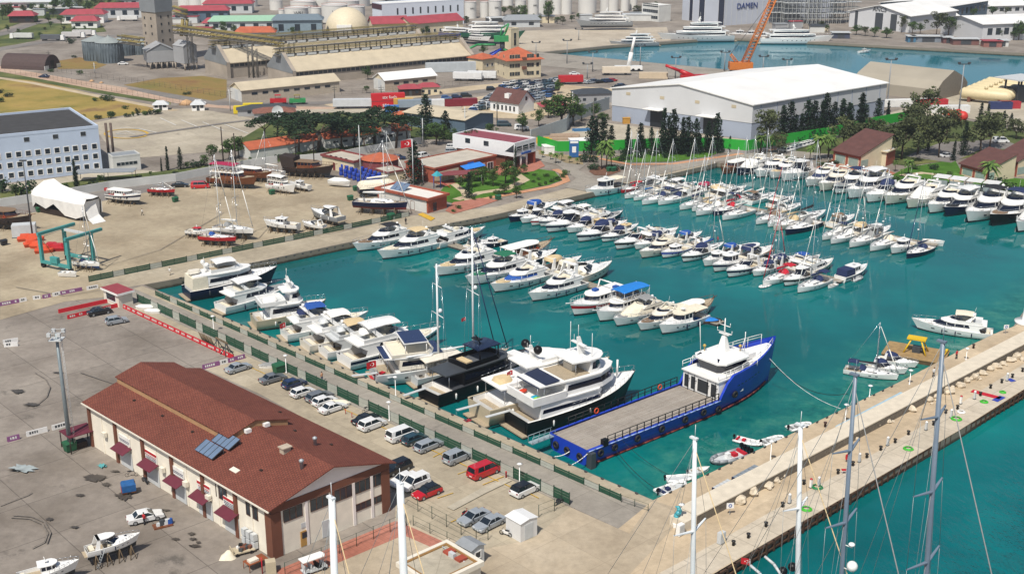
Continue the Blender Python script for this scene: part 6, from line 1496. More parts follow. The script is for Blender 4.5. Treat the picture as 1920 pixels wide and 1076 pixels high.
m=MB();slab(m,-1.7,1.4,.65,.2,1.9,2.0);m.build('roof',white,r)
posts([((x,y,.5),(x,y,1.9))for x in(-1.4,1.0)for y in(-.55,.55)],.03).build('roof_post',dgrey,r)
for x in(-1.1,1.1):
 for y in(-.6,.6):m=MB();m.tube((x,y-.08,.25),(x,y+.08,.25),.25,n=12);m.build('wheel',rubber,r)
def cart(px,py,hd,label,kind_):
 p=P(px,py);r=thing(kind_,label,kind_.replace('_',' '),(p[0],p[1],LAND),hd)
 return r
r=cart(242,925,.4,'covered kiosk trailer under blue tarpaulin before the workshop','kiosk_trailer')
m=MB();m.loft([[(-.9,-.65,.55),(.9,-.65,.55),(.9,.65,.55),(-.9,.65,.55)],[(-.95,-.7,1.5),(.95,-.7,1.5),(.95,.7,1.5),(-.95,.7,1.5)],[(-.8,-.55,1.8),(.8,-.55,1.8),(.8,.55,1.8),(-.8,.55,1.8)]],cap1=True);m.build('tarpaulin',mat('blue_tarpaulin','1f5a94',.5,var=.25,scale=2),r)
m=MB();m.box(-.96,-.9,-.5,.5,.5,1.1);m.build('painted_panel',red,r);m=MB();m.box(-.9,.9,-.6,.6,.35,.55);m.build('bed',wood,r)
for y in(-.6,.6):m=MB();m.torus((0,y,.28),.22,.07);m.build('wheel',rubber,r)
r=cart(305,985,.5,'machine parts under cloth on a pallet before the workshop','machine_pallet');m=MB();m.box(-1.2,1.2,-.7,.7,0,.15);m.build('pallet',wood,r)
for i in range(7):m=MB();q=(rnd(-1,1),rnd(-.5,.5));m.loft([plan(q[0]-.4,q[0]+.4,.28,.2,.15),plan(q[0]-.3,q[0]+.3,.2,.2,rnd(.5,.9))],cap1=True);m.build('machine_part',random.choice([lgrey,beige,dgrey,CL['blue']]),r)
r=cart(455,1035,.5,'cart heaped with tools by the air conditioners','tool_cart');m=MB();m.box(-1.4,1.4,-.8,.8,.35,.5);m.box(-1.4,-1.3,-.8,.8,.5,.9);m.build('bed',beige,r)
for i in range(10):m=MB();q=(rnd(-1.2,1.2),rnd(-.6,.6));s_=rnd(.15,.35);m.rbox((q[0],q[1],.5+s_/2),(s_*2,s_*1.5,s_*1.6),rnd(0,3));m.build('tool_box',random.choice([wood,dgrey,white,brown_paint,black]),r)
for x in(-.9,.9):
 for y in(-.8,.8):m=MB();m.torus((x,y,.22),.17,.06);m.build('wheel',rubber,r)
r=cart(480,1062,.75,'rusty steel table with glass and timber at the workshop corner','steel_table');m=MB();m.box(-1.3,1.3,-.75,.75,.95,1.02);m.build('table_top',mat('rust','8a4a26',.8,var=.3),r);posts([((x,y,0),(x,y,.95))for x in(-1.25,1.25)for y in(-.7,.7)],.05).build('leg',mat('rust','8a4a26'),r);m=MB();m.box(-1.,.2,-.5,.3,1.02,1.3);m.build('box_load',offwhite,r)
r=cart(428,1045,0,'heap of pale cloth lying before the workshop','cloth_heap');m=MB();m.loft([plan(-1.,1.,.7,.5,0),plan(-.5,.6,.4,.3,.5),plan(-.1,.3,.15,.1,1.)],cap1=True,sm=True);m.build('cloth',CL['cream'],r)
r=cart(508,1072,.3,'stack of beige boxes beside a red pole','box_stack');m=MB();m.box(-.6,.6,-.5,.5,0,1.6);m.build('box',beige,r);m=MB();m.tube((-1.,0,0),(-1.,0,2.2),.08,n=6);m.build('red_pole',red,r)
p=P(150,838);r=thing('porch_canopy','dark timber porch with maroon roof at the workshop end','porch',(p[0],p[1],LAND),B1 .rz);m=MB();m.box(-2.,2.2,-1.5,2,2.5,2.62);m.build('roof',maroon,r);posts([((x,y,0),(x,y,2.5))for x in(-1.9,2.1)for y in(-1.4,1.9)],.09).build('post',dwood,r);m=MB();m.box(-1.5,1.,-.5,1.,0,.9);m.build('cupboard',dwood,r)
for i,(x,y)in enumerate([(381,643),(392,648)]):
 p=P(x,y);r=thing('timber_props','bundle of weathered boat props leaning on the fence, %s one'%('left' if i==0 else 'right'),'boat props',(p[0],p[1],LAND),DIRB+math.pi/2)
 for k in range(6):m=MB();m.tube((-1.2+k*.45,-.5,0),(-1.2+k*.45+rnd(-.1,.1),.2,1.9),.07,n=5);m.build('prop',mat('weathered_timber','6b5a44',.9,var=.3),r)
p=P(417,660);r=thing('trestle','big dark timber trestle beside the car park fence','trestle',(p[0],p[1],LAND),DIRB+math.pi/2);m=MB()
for x in(-1.6,1.6):
 for s_ in(-1,1):m.tube((x-s_*.9,-.8,0),(x+s_*.3,0,2.1),.08,n=5);m.tube((x-s_*.9,.8,0),(x+s_*.3,0,2.1),.08,n=5)
m.build('leg',dgrey,r);m=MB();m.box(-2,2,-.15,.15,2.05,2.3);m.build('beam',mat('weathered_timber','6b5a44'),r)
for i,(x,y,L_)in enumerate([(256,579,3.6),(272,586,3.2)]):skiff(L_,'upturned white dinghy by the booth fence, %s one'%('nearer' if i else 'farther'),P(x,y),DIRB+math.pi*.75,cov='white',z=LAND,motor=False)
skiff(3.6,'covered dinghy lying beside the silver sedan at the fence',P(487,690),DIRB-.6+math.pi,cov='grey',z=LAND,motor=False);skiff(3.6,'pale dinghy at the fence right of the white sedan',P(655,760),DIRB-.8,cov='cream',z=LAND,motor=False)
for x,y,lab in((648,776,'left'),(660,783,'right')):p=P(x,y);tag(MB().tube((0,0,0),(0,0,.9),.06,n=6).build('bollard_post',red,None,(p[0],p[1],LAND)),'thin red marker post before the white sedan, %s one'%lab,'post')
p=P(949,896);r=thing('hydrant','red fire hydrant on its plinth by the red van','hydrant',(p[0],p[1],LAND));m=MB();m.lathe([(.12,0),(.12,.9),(.16,.95),(.05,1.1)],n=8);m.build('barrel',red,r);m=MB();m.box(-.3,.3,-.3,.3,0,.12);m.build('plinth',concrete_pale,r)
# the mole in the lower right
wallA,wallB=P(1290,975),P(1905,653)
stone=mat('mole_stone_wall','70685c',.9,var=.35,scale=2.5,bump=.6);cope=mat('mole_coping','cfc4b0',.85,var=.12,scale=.8)
t=ang(wallA,wallB);L=dist(wallA,wallB)+60
r=thing('mole_wall','long low stone wall with pale coping running along the mole','wall',(wallA[0],wallA[1],LAND),t)
m=MB();m.box(0,L,-.9,1.4,0,1.25);m.build('wall',cope,r);m=MB();m.box(-.1,L+.1,-1.55,1.5,1.25,1.42)
m.build('coping',cope,r);m=MB();m.box(0,L,-1.5,-.9,0,1.25);m.build('stone_face',stone,r)
m=MB();m.box(-2.6,-.2,-1.6,.9,0,1.3);m.build('end_block',cope,r)
def onmole(s,off):return(wallA[0]+math.cos(t)*s-math.sin(t)*off,wallA[1]+math.sin(t)*s+math.cos(t)*off)
rock_m=mat('limestone_boulder','cdbfa8',.9,var=.25,scale=1.5,bump=.7)
def boulder(px,py,s,i,rr):
 p=P(px,py);m=MB();nu,nv=7,4;s*=.85;rings=[]
 for j in range(nv+1):
  a=math.pi*j/nv;rings.append([(s*(math.sin(a)+.02)*math.cos(2*math.pi*k/nu)*rr.uniform(.7,1.25),s*.8*(math.sin(a)+.02)*math.sin(2*math.pi*k/nu)*rr.uniform(.7,1.25),s*.62*math.cos(a)*rr.uniform(.85,1.1)+s*.45)for k in range(nu)])
 m.loft(rings[::-1],cap0=True,cap1=True);o=m.build('boulder',rock_m,None,(p[0],p[1],LAND),rr.uniform(0,3))
 return o
rr=random.Random(3);pos=[(1388,942,1.3),(1408,925,1.5),(1440,913,1.),(1450,902,1.1),(1466,893,.9),(1477,882,1.1),(1494,872,1.2),(1508,860,.9),(1522,850,.8),(1580,826,.9),(1598,820,.8),(1622,807,1.),(1640,798,1.),(1665,792,.7),(1707,770,1.2),(1742,752,1.),(1752,745,.9),(1778,737,1.3),(1800,726,1.1),(1812,716,1.),(1828,711,1.2),(1842,703,1.),(1857,694,.9),(1868,690,1.1),(1880,684,.8),(1893,678,1.),(1908,672,1.2)]
pos+=[(x+rr.uniform(-11,11),y+rr.uniform(-7,5)-rr.uniform(-9,9)*.45,s_*rr.uniform(.35,.7))for x,y,s_ in pos for _ in range(2)]
for i,(x,y,s_)in enumerate(sorted(pos)):tag(boulder(x,y,s_,i,rr),'%s limestone boulder from the corner, against the mole wall'%nth(i),'boulder','boulders along the mole wall')
blk_m=mat('bollard_black','1e1d1c',.6)
OA,OB=P(1300,1045),P(1900,695)
k=0
for i,(x,y)in enumerate([(1375,1022),(1403,1008),(1436,987),(1467,950),(1507,908),(1571,888),(1599,873),(1625,858),(1651,844),(1678,830),(1703,815),(1750,797),(1773,775),(1795,767),(1838,742),(1857,728),(1878,718),(1898,708),(1917,697)]):
 p=P(x,y);o=MB();o.lathe([(.2,0),(.17,.5),(.27,.55),(.27,.68),(.05,.75)],n=10);tag(o.build('bollard',blk_m,None,(p[0],p[1],LAND)),'%s black bollard from the corner along the mole berth'%nth(i),'bollard','black bollards of the mole berth')
for i,(x,y)in enumerate([(1547,800),(1825,653),(1812,655)][:2]):p=P(x,y);o=MB();o.lathe([(.2,0),(.17,.6),(.27,.65),(.27,.8),(.05,.85)],n=10);tag(o.build('bollard',mat('bollard_brown','3f2420',.6),None,(p[0],p[1],LAND)),'brown bollard on the inner mole edge, %s one'%('near' if i==0 else 'far'),'bollard')
def cleats(a,b,n,lab,grp):
 a,b=P(*a),P(*b);t_=ang(a,b)
 for i in range(n):
  q=lp(a,b,(i+.5)/n);o=MB();o.box(-.18,.18,-.1,.1,0,.18);o.tube((-.3,0,.22),(.3,0,.22),.06,n=5);tag(o.build('mooring_cleat',dgrey,None,(q[0],q[1],LAND+.02),t_),'%s mooring cleat from the left along %s'%(nth(i),lab),'cleat',grp)
cleats((1245,930),(1680,722),22,'the inner mole edge','cleats on the inner mole edge');cleats((330,524),(920,407),40,'the back quay edge','cleats on the back quay');cleats((410,592),(1210,933),34,'the left quay edge','cleats on the left quay')
def pedestal(px,py,lab,hyd=False):
 p=P(px,py);r=thing('service_pedestal',lab,'pedestal',(p[0],p[1],LAND),t,'pedestals on the mole');m=MB();m.box(-.25,.25,-.2,.2,0,.12);m.build('base',dgrey,r);m=MB();m.box(-.17,.17,-.14,.14,.12,1.25);m.build('post',white if hyd else lgrey,r);m=MB();m.sphere((0,0,1.28),.2,half=True);m.build('cap',red if hyd else white,r)
for i,(x,y,lab,hy)in enumerate([(1480,943,'grey pedestal with white cap on the near berth',0),(1535,911,'grey pedestal beside the green hose',0),(1520,914,'white and red hydrant box beside the green hose',1),(1611,866,'grey pedestal behind the grey mast',0),(1664,835,'grey pedestal before the red box',0),(1736,806,'grey pedestal right of the tall grey mast',0),(1783,783,'grey pedestal beside the white hose coil',0),(1801,757,'red hydrant box among the boulders',1),(1827,748,'grey pedestal at the end of the red mat',0),(1888,714,'grey pedestal near the far blue mat',0)]):pedestal(x,y,lab,hy)
def coil(px,py,R,m_,lab):p=P(px,py);o=MB();[o.torus((0,0,.08+.07*j),R-.1*j,.07,ax='z',n=18)for j in range(3)];tag(o.build('hose_coil',m_,None,(p[0],p[1],LAND+.03)),lab,'hose')
hg,hl=mat('hose_green','2a9a3f',.5),mat('hose_lime','45b035',.5)
coil(1532,914,.75,mat('hose_dark_green','1d7a44',.5),'dark green hose coil beside the white mast');coil(1703,842,.7,hl,'lime hose coil on the berth left of the tall grey mast');coil(1793,786,.8,hl,'lime hose coil right of the tall grey mast');coil(1845,754,.6,hl,'lime hose coil behind the red mat');coil(1880,736,.5,hl,'lime hose coil nearest the right edge');coil(1512,955,.7,hl,'lime hose coil beneath the white mast');coil(1802,773,.6,white,'white hose coil right of the tall mast')
def mat_(a,b,wd,m_,lab,h=.05):
 A,B_=P(*a),P(*b);o=MB();o.box(0,dist(A,B_),-wd/2,wd/2,0,h);tag(o.build('floor_mat',m_,None,(A[0],A[1],LAND+.045),ang(A,B_)),lab,'mat')
mat_((1822,733),(1876,747),1.2,CL['red'],'long red mat lying on the berth');mat_((1865,752),(1880,744),1.0,mat('royal_blue_mat','2a3f9a',.8),'royal blue mat at the end of the red mat');mat_((1891,714),(1900,712),1.2,mat('royal_blue_mat','2a3f9a'),'small blue mat near the right edge');mat_((640+62,697+8),(720,697),.9,CL['red'],'red carpet on the quay behind the solar catamaran');mat_((872,790),(882,787),.9,mat('crimson_mat','8e1f2c',.8),'crimson mat on the quay behind the black-domed yacht')
p=P(1582,888);r=thing('stool','red stool with white legs on the berth','stool',(p[0],p[1],LAND));m=MB();m.box(-.35,.35,-.25,.25,.6,.68);m.build('seat',red,r);posts([((x,y,0),(x,y,.6))for x in(-.3,.3)for y in(-.2,.2)],.03).build('leg',white,r)
p=P(1590,866);r=thing('life_ring_box','red life ring box on the berth behind the grey mast','box',(p[0],p[1],LAND),t);m=MB();m.box(-.4,.4,-.25,.25,.5,1.2);m.build('case',red,r);m=MB();m.box(-.06,.06,-.06,.06,0,.5);m.build('post',dgrey,r)
pb=mat('pale_blue_sheet','9db9c6',.7,var=.12)
A,B_=P(1578,806),P(1700,741);r=thing('sheet_stack','long row of pale blue sheets laid along the mole','sheets',(A[0],A[1],LAND),ang(A,B_))
for i in range(14):m=MB();q=dist(A,B_)/14;m.box(i*q,(i+1)*q-.03,-1.1,1.1,.03,.28+rnd(0,.03));m.build('sheet',pb,r)
for a,b,n,c,lab in(((1345,925),(1375,908),5,lgrey,'row of pale grey crates along the mole wall near the corner'),((1382,905),(1425,881),6,mat('slate_crate','7f8890',.6),'row of slate grey crates with blue ends along the mole wall')):
 A,B_=P(*a),P(*b);r=thing('crate_row',lab,'crates',(A[0],A[1],LAND),ang(A,B_));q=dist(A,B_)/n
 for i in range(n):m=MB();m.box(i*q,(i+1)*q-.15,-.9,.9,0,.62);m.build('crate',c,r)
 m=MB();m.box(-.08,.0,-.9,.9,0,.66);m.build('end_panel',navy,r)
p=P(1270,985);r=thing('sculpture','turquoise seahorse-like sculpture on a white plinth at the mole corner','sculpture',(p[0],p[1],LAND));tq=mat('turquoise_sculpture','3f9aa6',.4,var=.1);m=MB();m.box(-.6,.6,-.6,.6,0,.5);m.build('plinth',white,r);m=MB()
pts=[(.1,0,.5),(-.25,0,1.0),(-.1,0,1.6),(.2,0,2.1),(.05,0,2.6),(-.3,0,2.75)];rs=[.22,.3,.38,.36,.26,.1]
for(a_,b_),(r1,r2)in zip(zip(pts,pts[1:]),zip(rs,rs[1:])):m.tube(a_,b_,r1,r2,8);m.sphere(b_,r2,0,8,6)
m.build('figure',tq,r)
for px,py,lab in((1275,1003,'white electrical cabinet at the mole corner'),(1352,1018,'grey electrical cabinet on the mole')):
 p=P(px,py);r=thing('electrical_cabinet',lab,'cabinet',(p[0],p[1],LAND),t);m=MB();m.box(-.5,.5,-.3,.3,.1,1.6);m.build('case',white if px<1300 else lgrey,r);m=MB();m.box(-.45,.45,-.33,-.31,.2,1.5);m.build('door',lgrey,r)
for px,py,lab in((1368,965,'white and blue information sign on the mole wall'),(1885,626,'blue notice board near the mole end')):
 p=P(px,py);r=thing('sign',lab,'sign',(p[0],p[1],LAND),t-.6);m=MB();m.box(-.03,.03,-.03,.03,0,1.2);m.build('post',grey,r);m=MB();m.box(-.5,.5,-.05,-.03,1.0,1.8);m.build('board',white,r);m=MB();m.torus((0,-.06,1.4),.2,.05,ax='y');m.build('emblem',CL['blue'],r)
p=P(1925,606);r=thing('beacon','white beacon tower at the mole end, cut by the edge','beacon',(p[0],p[1],LAND));m=MB();m.lathe([(2.2,0),(2.2,.5),(.9,.6),(.75,4.),(.9,4.2),(.3,4.8)],n=16);m.build('tower',white,r)
fr=mat('rusty_fender_frame','4a3322',.9,var=.3);A,B_=OUT[0],tip;Lb=dist(A,B_);r=thing('berth_fender_frame','dark rusty fender frame along the outer edge of the mole','fender',(A[0],A[1],LAND),ang(A,B_))
m=MB();m.box(-60,Lb,-.35,-.1,-.35,-.05);m.box(-60,Lb,-.35,-.1,-1.2,-1.0);m.build('beam',fr,r)
m=MB()
for i in range(int((Lb+60)/1.6)):m.box(-60+i*1.6,-60+i*1.6+.3,-.4,-.05,-1.5,-.05)
kind(m.build('upright',fr,r),'stuff')
p=W(1716,668);r=thing('work_raft','timber work raft with yellow gantry beside the mole','raft',(p[0],p[1],0),math.radians(-28));m=MB();m.box(-5.2,5.2,-3.4,3.4,-.3,.7);m.build('float',mat('raft_timber_side','5a4a30',.9,var=.3),r);m=MB();m.box(-5.3,5.3,-3.5,3.5,.7,.85);m.build('deck',mat('raft_deck','9a7f55',.85,var=.3,scale=1.5),r)
yp=mat('raft_yellow','d9b21a',.5,var=.1);m=MB()
for x in(-1.2,1.2):
 for y in(-.9,.9):m.tube((x*1.6,y*1.4,.85),(x*.7,y*.7,3.3),.14,n=6)
m.build('gantry',yp,r);m=MB();m.box(-1.6,1.6,-.9,.9,3.3,3.6);m.build('gantry_top',yp,r);m=MB();m.box(-.6,.8,-.5,.5,.85,2.0);m.tube((.8,0,1.4),(1.6,0,1.4),.4,n=10);m.build('winch',dgrey,r);m=MB();m.tube((4.6,-3,1.2),(5.1,3,1.2),.12,n=6);m.tube((4.9,2,.85),(4.9,2,1.6),.2,n=8);m.build('rail',yp,r)
# tall rigs of the sailing yachts berthed under the viewpoint
def rig(top,low,base_row,m_,label,rad,spr,extra=(),boom=None,stays=True):
 D=P(low[0],base_row,2.)[1];T=at(top[0],top[1],D);B_=at(low[0],low[1],D);dz=(B_[2]-2.2)/(T[2]-B_[2]);X=B_[0]-(T[0]-B_[0])*dz
 hd=math.radians(-46);r=thing('sailing_superyacht',label,'sailing yacht',(X,D,0),hd,'tall-masted yachts berthed below the picture')
 h=Hull(30,6.8,2.6,1.7,rake=.06);s=h.shell();ox=-2.
 def off(mb):mb.v=[(x+ox,y,z)for x,y,z in mb.v];return mb
 off(s).build('hull',[white if m_ is wmast else HU['lgrey']]*4,r);off(h.deck(0.02,.985)).build('deck',teak,r)
 m=MB();m.loft([plan(-7,4,1.9,2.5,1.7),plan(-6.6,2.5,1.5,2.5,2.9)],cap1=True);m.build('deckhouse',white,r)
 ca,sa=math.cos(-hd),math.sin(-hd)
 loc=lambda q:((q[0]-X)*ca-(q[1]-D)*sa,(q[0]-X)*sa+(q[1]-D)*ca,q[2])
 tl,bl=loc(T),(0,0,1.8);m=MB()
 el=lambda c,q:[(c[0]+1.35*q*math.cos(a),c[1]+q*math.sin(a),c[2])for a in[2*math.pi*i/12 for i in range(12)]]
 m.loft([el(bl,rad),el(lp3(bl,tl,.6),rad*.98),el(tl,rad*.8)],cap1=True,sm=True);mo=m.build('mast',m_,r)
 m=MB();m.box(tl[0]-.5,tl[0]+.3,tl[1]-.18,tl[1]+.18,tl[2]-.05,tl[2]+.12);m.tube((tl[0],tl[1],tl[2]),(tl[0],tl[1],tl[2]+1.4),.03,n=4);m.build('masthead',m_,mo)
 ends_=[]
 for(row_,q)in spr:
  zz=at(low[0],row_,D)[2];f=(zz-bl[2])/(tl[2]-bl[2]);c=lp3(bl,tl,f);m=MB()
  for s_ in(1,-1):m.loft([[(c[0]+.16,c[1]+s_*rad*.8,c[2]),(c[0]-.16,c[1]+s_*rad*.8,c[2]),(c[0]-.16,c[1]+s_*rad*.8,c[2]+.14),(c[0]+.16,c[1]+s_*rad*.8,c[2]+.14)],[(c[0]-.35,c[1]+s_*q,c[2]+.3),(c[0]-.5,c[1]+s_*q,c[2]+.3),(c[0]-.5,c[1]+s_*q,c[2]+.36),(c[0]-.35,c[1]+s_*q,c[2]+.36)]],cap0=True,cap1=True)
  m.build('spreader',m_,mo);ends_.append((c,q))
 m=MB()
 for s_ in(1,-1):
  pts_=[(-.8,s_*3.1,1.9)]+[(c[0]-.4,c[1]+s_*q,c[2]+.3)for c,q in ends_[::-1]]+[(tl[0],tl[1],tl[2]-.4)];m.path(pts_,.022,4)
  for c,q in ends_:m.tube((-.8,s_*3.0,1.9),(c[0],c[1]+s_*rad,c[2]),.018,n=4)
 m.tube((tl[0],tl[1],tl[2]-.1),(-15+ox,0,2),.025,n=4);m.tube((tl[0],tl[1],tl[2]-.6),(-10,2.8,2),.018,n=4);m.tube((tl[0],tl[1],tl[2]-2),(-10,-2.8,2),.018,n=4);m.build('rigging',mat('steel_wire','8a8f90',.4,.5,var=0),mo)
 m=MB();a_,b_=lp3(bl,tl,.97),(12.5,0,2.6);m.tube(a_,b_,.04,.08,6);m.build('furled_jib',CL['beige']if m_ is wmast else CL['grey'],r)
 for row_,q in extra:zz=at(low[0],row_,D)[2];f=(zz-bl[2])/(tl[2]-bl[2]);c=lp3(bl,tl,f);m=MB();m.sphere((c[0]+.5+q,c[1],c[2]),q,nu=12,nv=8,sc=(1,1,1.0 if q>.4 else.6));m.tube((c[0],c[1],c[2]-q),(c[0]+.6+q,c[1],c[2]-q),.05,n=4);m.build('radar_dome',white,mo)
 m=MB();m.tube((-.3,0,4.4),(-11,0,4.9),.22,n=8);m.build('boom',m_,r)
 return r
def lp3(a,b,t):return tuple(a[i]+(b[i]-a[i])*t for i in range(3))
rig((622,934),(627,1076),1560,wmast,'white mast rising before the workshop gable',.3,[(1200,2.2)])
rig((750,906),(757,1076),1480,wmast,'thick white mast rising before the brick walk',.33,[(1190,2.4)])
rig((1303,822),(1299,1076),1330,wmast,'white mast with antennas rising at the mole corner',.2,[(996,2.4),(1180,2.8)])
rig((1501,797),(1496,1076),1330,wmast,'white mast rising over the berth slab',.2,[(953,2.0),(1150,2.6)])
rig((1604,703),(1578,1076),1400,gmast,'slim grey mast with two white radomes',.165,[(845,2.2),(980,2.6),(1180,2.9)],[(1014,.3),(1053,.5)])
rig((1768,641),(1737,1076),1400,gmast,'tallest thick grey mast towards the right edge',.19,[(782,2.2),(922,2.6),(1054,3.0),(1230,3.)])
D=P(1440,1180,3.)[1];c=at(1422,1082,D);z_=c[2];r=thing('motor_yacht','grey yacht roof with curved arches and red flag at the bottom edge','yacht',(c[0]+6.5,c[1]-6.7,0),math.radians(-46))
h=Hull(24,6.,2.6,1.6);h.shell().build('hull',[white]*4,r);h.deck(.02,.98).build('deck',teak,r);m=MB();m.loft([plan(-8,5,2.3,2.5,2.),plan(-7.5,3.5,2.1,2.3,max(2.6,z_-1.))],cap1=True);m.build('cabin',lgrey,r)
m=MB()
for s_ in(1,-1):m.path([(-6.5,s_*1.3,z_-1.),(-7.2,s_*1.3,z_+.4),(-8.4,s_*1.3,z_+1.5),(-9.6,s_*1.3,z_+1.9)],.16,6)
m.build('arch',lgrey,r);flag(r,-9.6,-1.3,z_+1.2,.75)
c=at(1478,1083,D);m=MB();ca,sa=math.cos(math.radians(46)),math.sin(math.radians(46));X_,Y_=c[0]-r.location[0],c[1]-r.location[1];lx,ly=X_*ca-Y_*sa,X_*sa+Y_*ca
for px,py in((1468,1070),(1486,1062)):q=at(px,py,D);X_,Y_=q[0]-r.location[0],q[1]-r.location[1];m=MB();m.sphere((X_*ca-Y_*sa,X_*sa+Y_*ca,q[2]),.5,nu=14,nv=10);m.build('satellite_dome',black,r)
# boats and gear ashore
def ashore(fn,px,py,L,hd,label,st=1.1,n=4,w=1.,**kw):
 p=P(px,py);d=L*.4
 r=fn(L,label,(p[0]+math.cos(hd)*d,p[1]+math.sin(hd)*d),hd,group='boats ashore in the yard',**kw);r.location[2]=LAND+st
 m=MB()
 for i in range(n):
  x=lerp(-.36*L,.28*L,i/(n-1));m.box(x-.15,x+.15,-.4,.4,-st,-.3)
  for sg in(1,-1):
   for dx in(-.35,.35):m.tube((x+dx,sg*w*1.5,-st),(x,sg*w*.85,.25),.06,n=4)
 m.v=[(x+r.location[0]*0,y,z+st)for x,y,z in m.v]
 o=m.build('boat_cradle',mat('weathered_timber','6b5a44'),None,(r.location[0],r.location[1],LAND),hd);tag(o,'props under the '+' '.join(label.split()[:9]),'boat props','props under boats ashore');return r
D_=math.radians
ashore(tour,236,382,11,D_(-24),'purple and blue excursion boat with white open roof ashore',cv='white',stripe='navy',sprit=False,fl=True,w=1.5)
ashore(sailboat,308,368,7.5,D_(-12),'small red boat with white cabin on a trailer ashore',hull='red',hood=None,cover=None,mh=.3)
ashore(tour,440,352,15,D_(-20),'brown wooden gulet with magenta awning ashore',hull='wood',wood_=True,cv='magenta',up=True,w=2.)
ashore(tour,478,340,12,D_(-24),'red-brown gulet with white roof behind the magenta-awned one',hull='wood',wood_=True,w=1.6)
ashore(sailboat,500,333,10,D_(155),'white sailing boat with blue boot stripe ashore behind the excursion boat',bt='blue',hood=None,mh=1.1,w=1.3)
ashore(tour,530,362,9.5,D_(-30),'white excursion boat with flying roof ashore in mid-yard',up=True,sprit=False,cv='white',w=1.3,bt='white')
ashore(pilot,562,357,7,D_(150),'small white cabin boat beside the white excursion boat ashore',st=.8)
ashore(pilot,528,436,9,D_(165),'white cruiser with dark outboard ashore by the boatyard fence',st=1.3)
ashore(express,588,432,6.5,D_(155),'cream speedboat ashore beside the grey yacht',st=.8)
ashore(express,612,418,11,D_(140),'sleek grey motor yacht with twin black domes ashore',hull='grey',hard=True,w=1.4)
ashore(sailboat,446,448,10.5,D_(-22),'white sailing yacht ashore behind the red one',hood='grey',st=1.6,mh=1.75,mastm=wmast)
ashore(sailboat,415,461,9,D_(-14),'red-hulled sailing yacht ashore at the boatyard fence',hull='red',hood='blue',st=1.3,mh=2.1,mastm=wmast)
ashore(pilot,372,446,6,D_(-18),'small white boat with red cockpit cover ashore',roof=CL['red'],st=.9)
ashore(sailboat,722,402,14,D_(-14),'navy ketch with red bottom and two white masts ashore',hull='navy',bt='red',hood=None,mh=1.1,mastm=wmast,st=1.9,teakdeck=True,w=1.4)
r_=ashore(sailboat,728,366,14,D_(18),'shrouded sailing yacht under cream tarpaulin ashore',hull='navy',hood=None,mh=1.,st=1.5)
m=MB();m.loft([plan(-7,3.5,2.1,1.5,1.1),plan(-6.5,2.5,1.5,1.5,2.3),plan(-6,1.5,.3,.5,2.9)],cap1=True);m.build('tarpaulin',CL['cream'],r_)
ashore(sailboat,168,506,6.5,D_(-20),'little white sailing boat with navy bottom in the lift slings',hood='navy',mh=1.9,st=1.,bt='blue')
ashore(tour,12,428,16,D_(-18),'weathered wooden hull lying at the left edge of the yard',hull='dwood',wood_=True,roof='brown',cv='brown',w=1.8)
skiff(4,'small white dinghy on a cradle before the blue boat lift',P(143,520),D_(-10),z=LAND+.5,motor=False);skiff(6.5,'covered white boat on a trailer by the blue barrels',P(655,352),D_(-22),cov='white',z=LAND+.8,motor=False)
r_=ashore(tour,582,332,15,D_(-16),'dark wooden pirate-style galleon with high stern ashore',hull='dwood',wood_=True,roof='brown',cv='brown',st=1.2,w=1.8,n=6)
m=MB();m.loft([[(-7.5,-2,1.6),(-3.5,-2.1,1.6),(-3.5,2.1,1.6),(-7.5,2,1.6)],[(-8.2,-2.1,4.8),(-3.8,-2.1,4.4),(-3.8,2.1,4.4),(-8.2,2.1,4.8)]],cap1=True);m.build('sterncastle',dwood,r_)
posts([((x,0,1.5),(x,0,10))for x in(-4.,1.5)]+[((x,-2.5,7),(x,2.5,7))for x in(-4.,1.5)],.15).build('mast',dwood,r_)
for bx,by,ty in((420,318,238),(443,320,250)):
 p=P(bx,by);o=MB();o.tube((0,0,0),(0,0,zat(p,ty)-LAND),.22,.15,8);tag(o.build('mast_pole',dwood,None,(p[0],p[1],LAND)),'dark mast pole over the magenta-awned gulet, %s one'%('left' if bx<430 else 'right'),'mast')
p=P(128,402);r=thing('shrouded_boat','large boat wrapped in torn white sheeting ashore','boat',(p[0],p[1],LAND),D_(-33));wt=mat('white_sheeting','dddbd6',.7,var=.12,scale=.5,bump=.3)
m=MB();m.loft([plan(-9,9,2.6,1.5,0),plan(-9.5,9.5,2.8,2,1.6)],cap0=True);m.build('hull',dwood,r)
m=MB();rr_=[[(x,s_*w_*3.2,z)for s_,z in((-1,.6+j),(-1.02,4.4),(-.7,5.6),(0,tp),(.7,5.6),(1.02,4.4),(1,.6+j))]for x,w_,tp,j in((-10,.85,6.2,.5),(-8,1,7.6,2.),(-4,1.05,8.6,1.),(-1,1,7.4,2.6),(3,1.,6.8,.2),(7,1.,6.2,.0),(10,.8,5.4,1.))]
m.loft(rr_,closed=False);m.build('sheeting',wt,r);m=MB();m.loft([[(-10,-2.7,1.0),(-10,2.7,1.0)],[(-10,-2.7,5.4),(-10,2.7,5.4)]],closed=False);m.loft([[(9.5,-2.,0.0),(9.5,2.,0.0)],[(9.6,-2.3,4.9),(9.6,2.3,4.9)]],closed=False);m.loft([[(9.6,-2.2,3.),(9.6,1.,4.5)],[(11,-2.6,.8),(10.8,.8,1.5)],[(13,-3,.1),(13.5,.5,.1)]],closed=False);m.build('loose_sheet',wt,r)
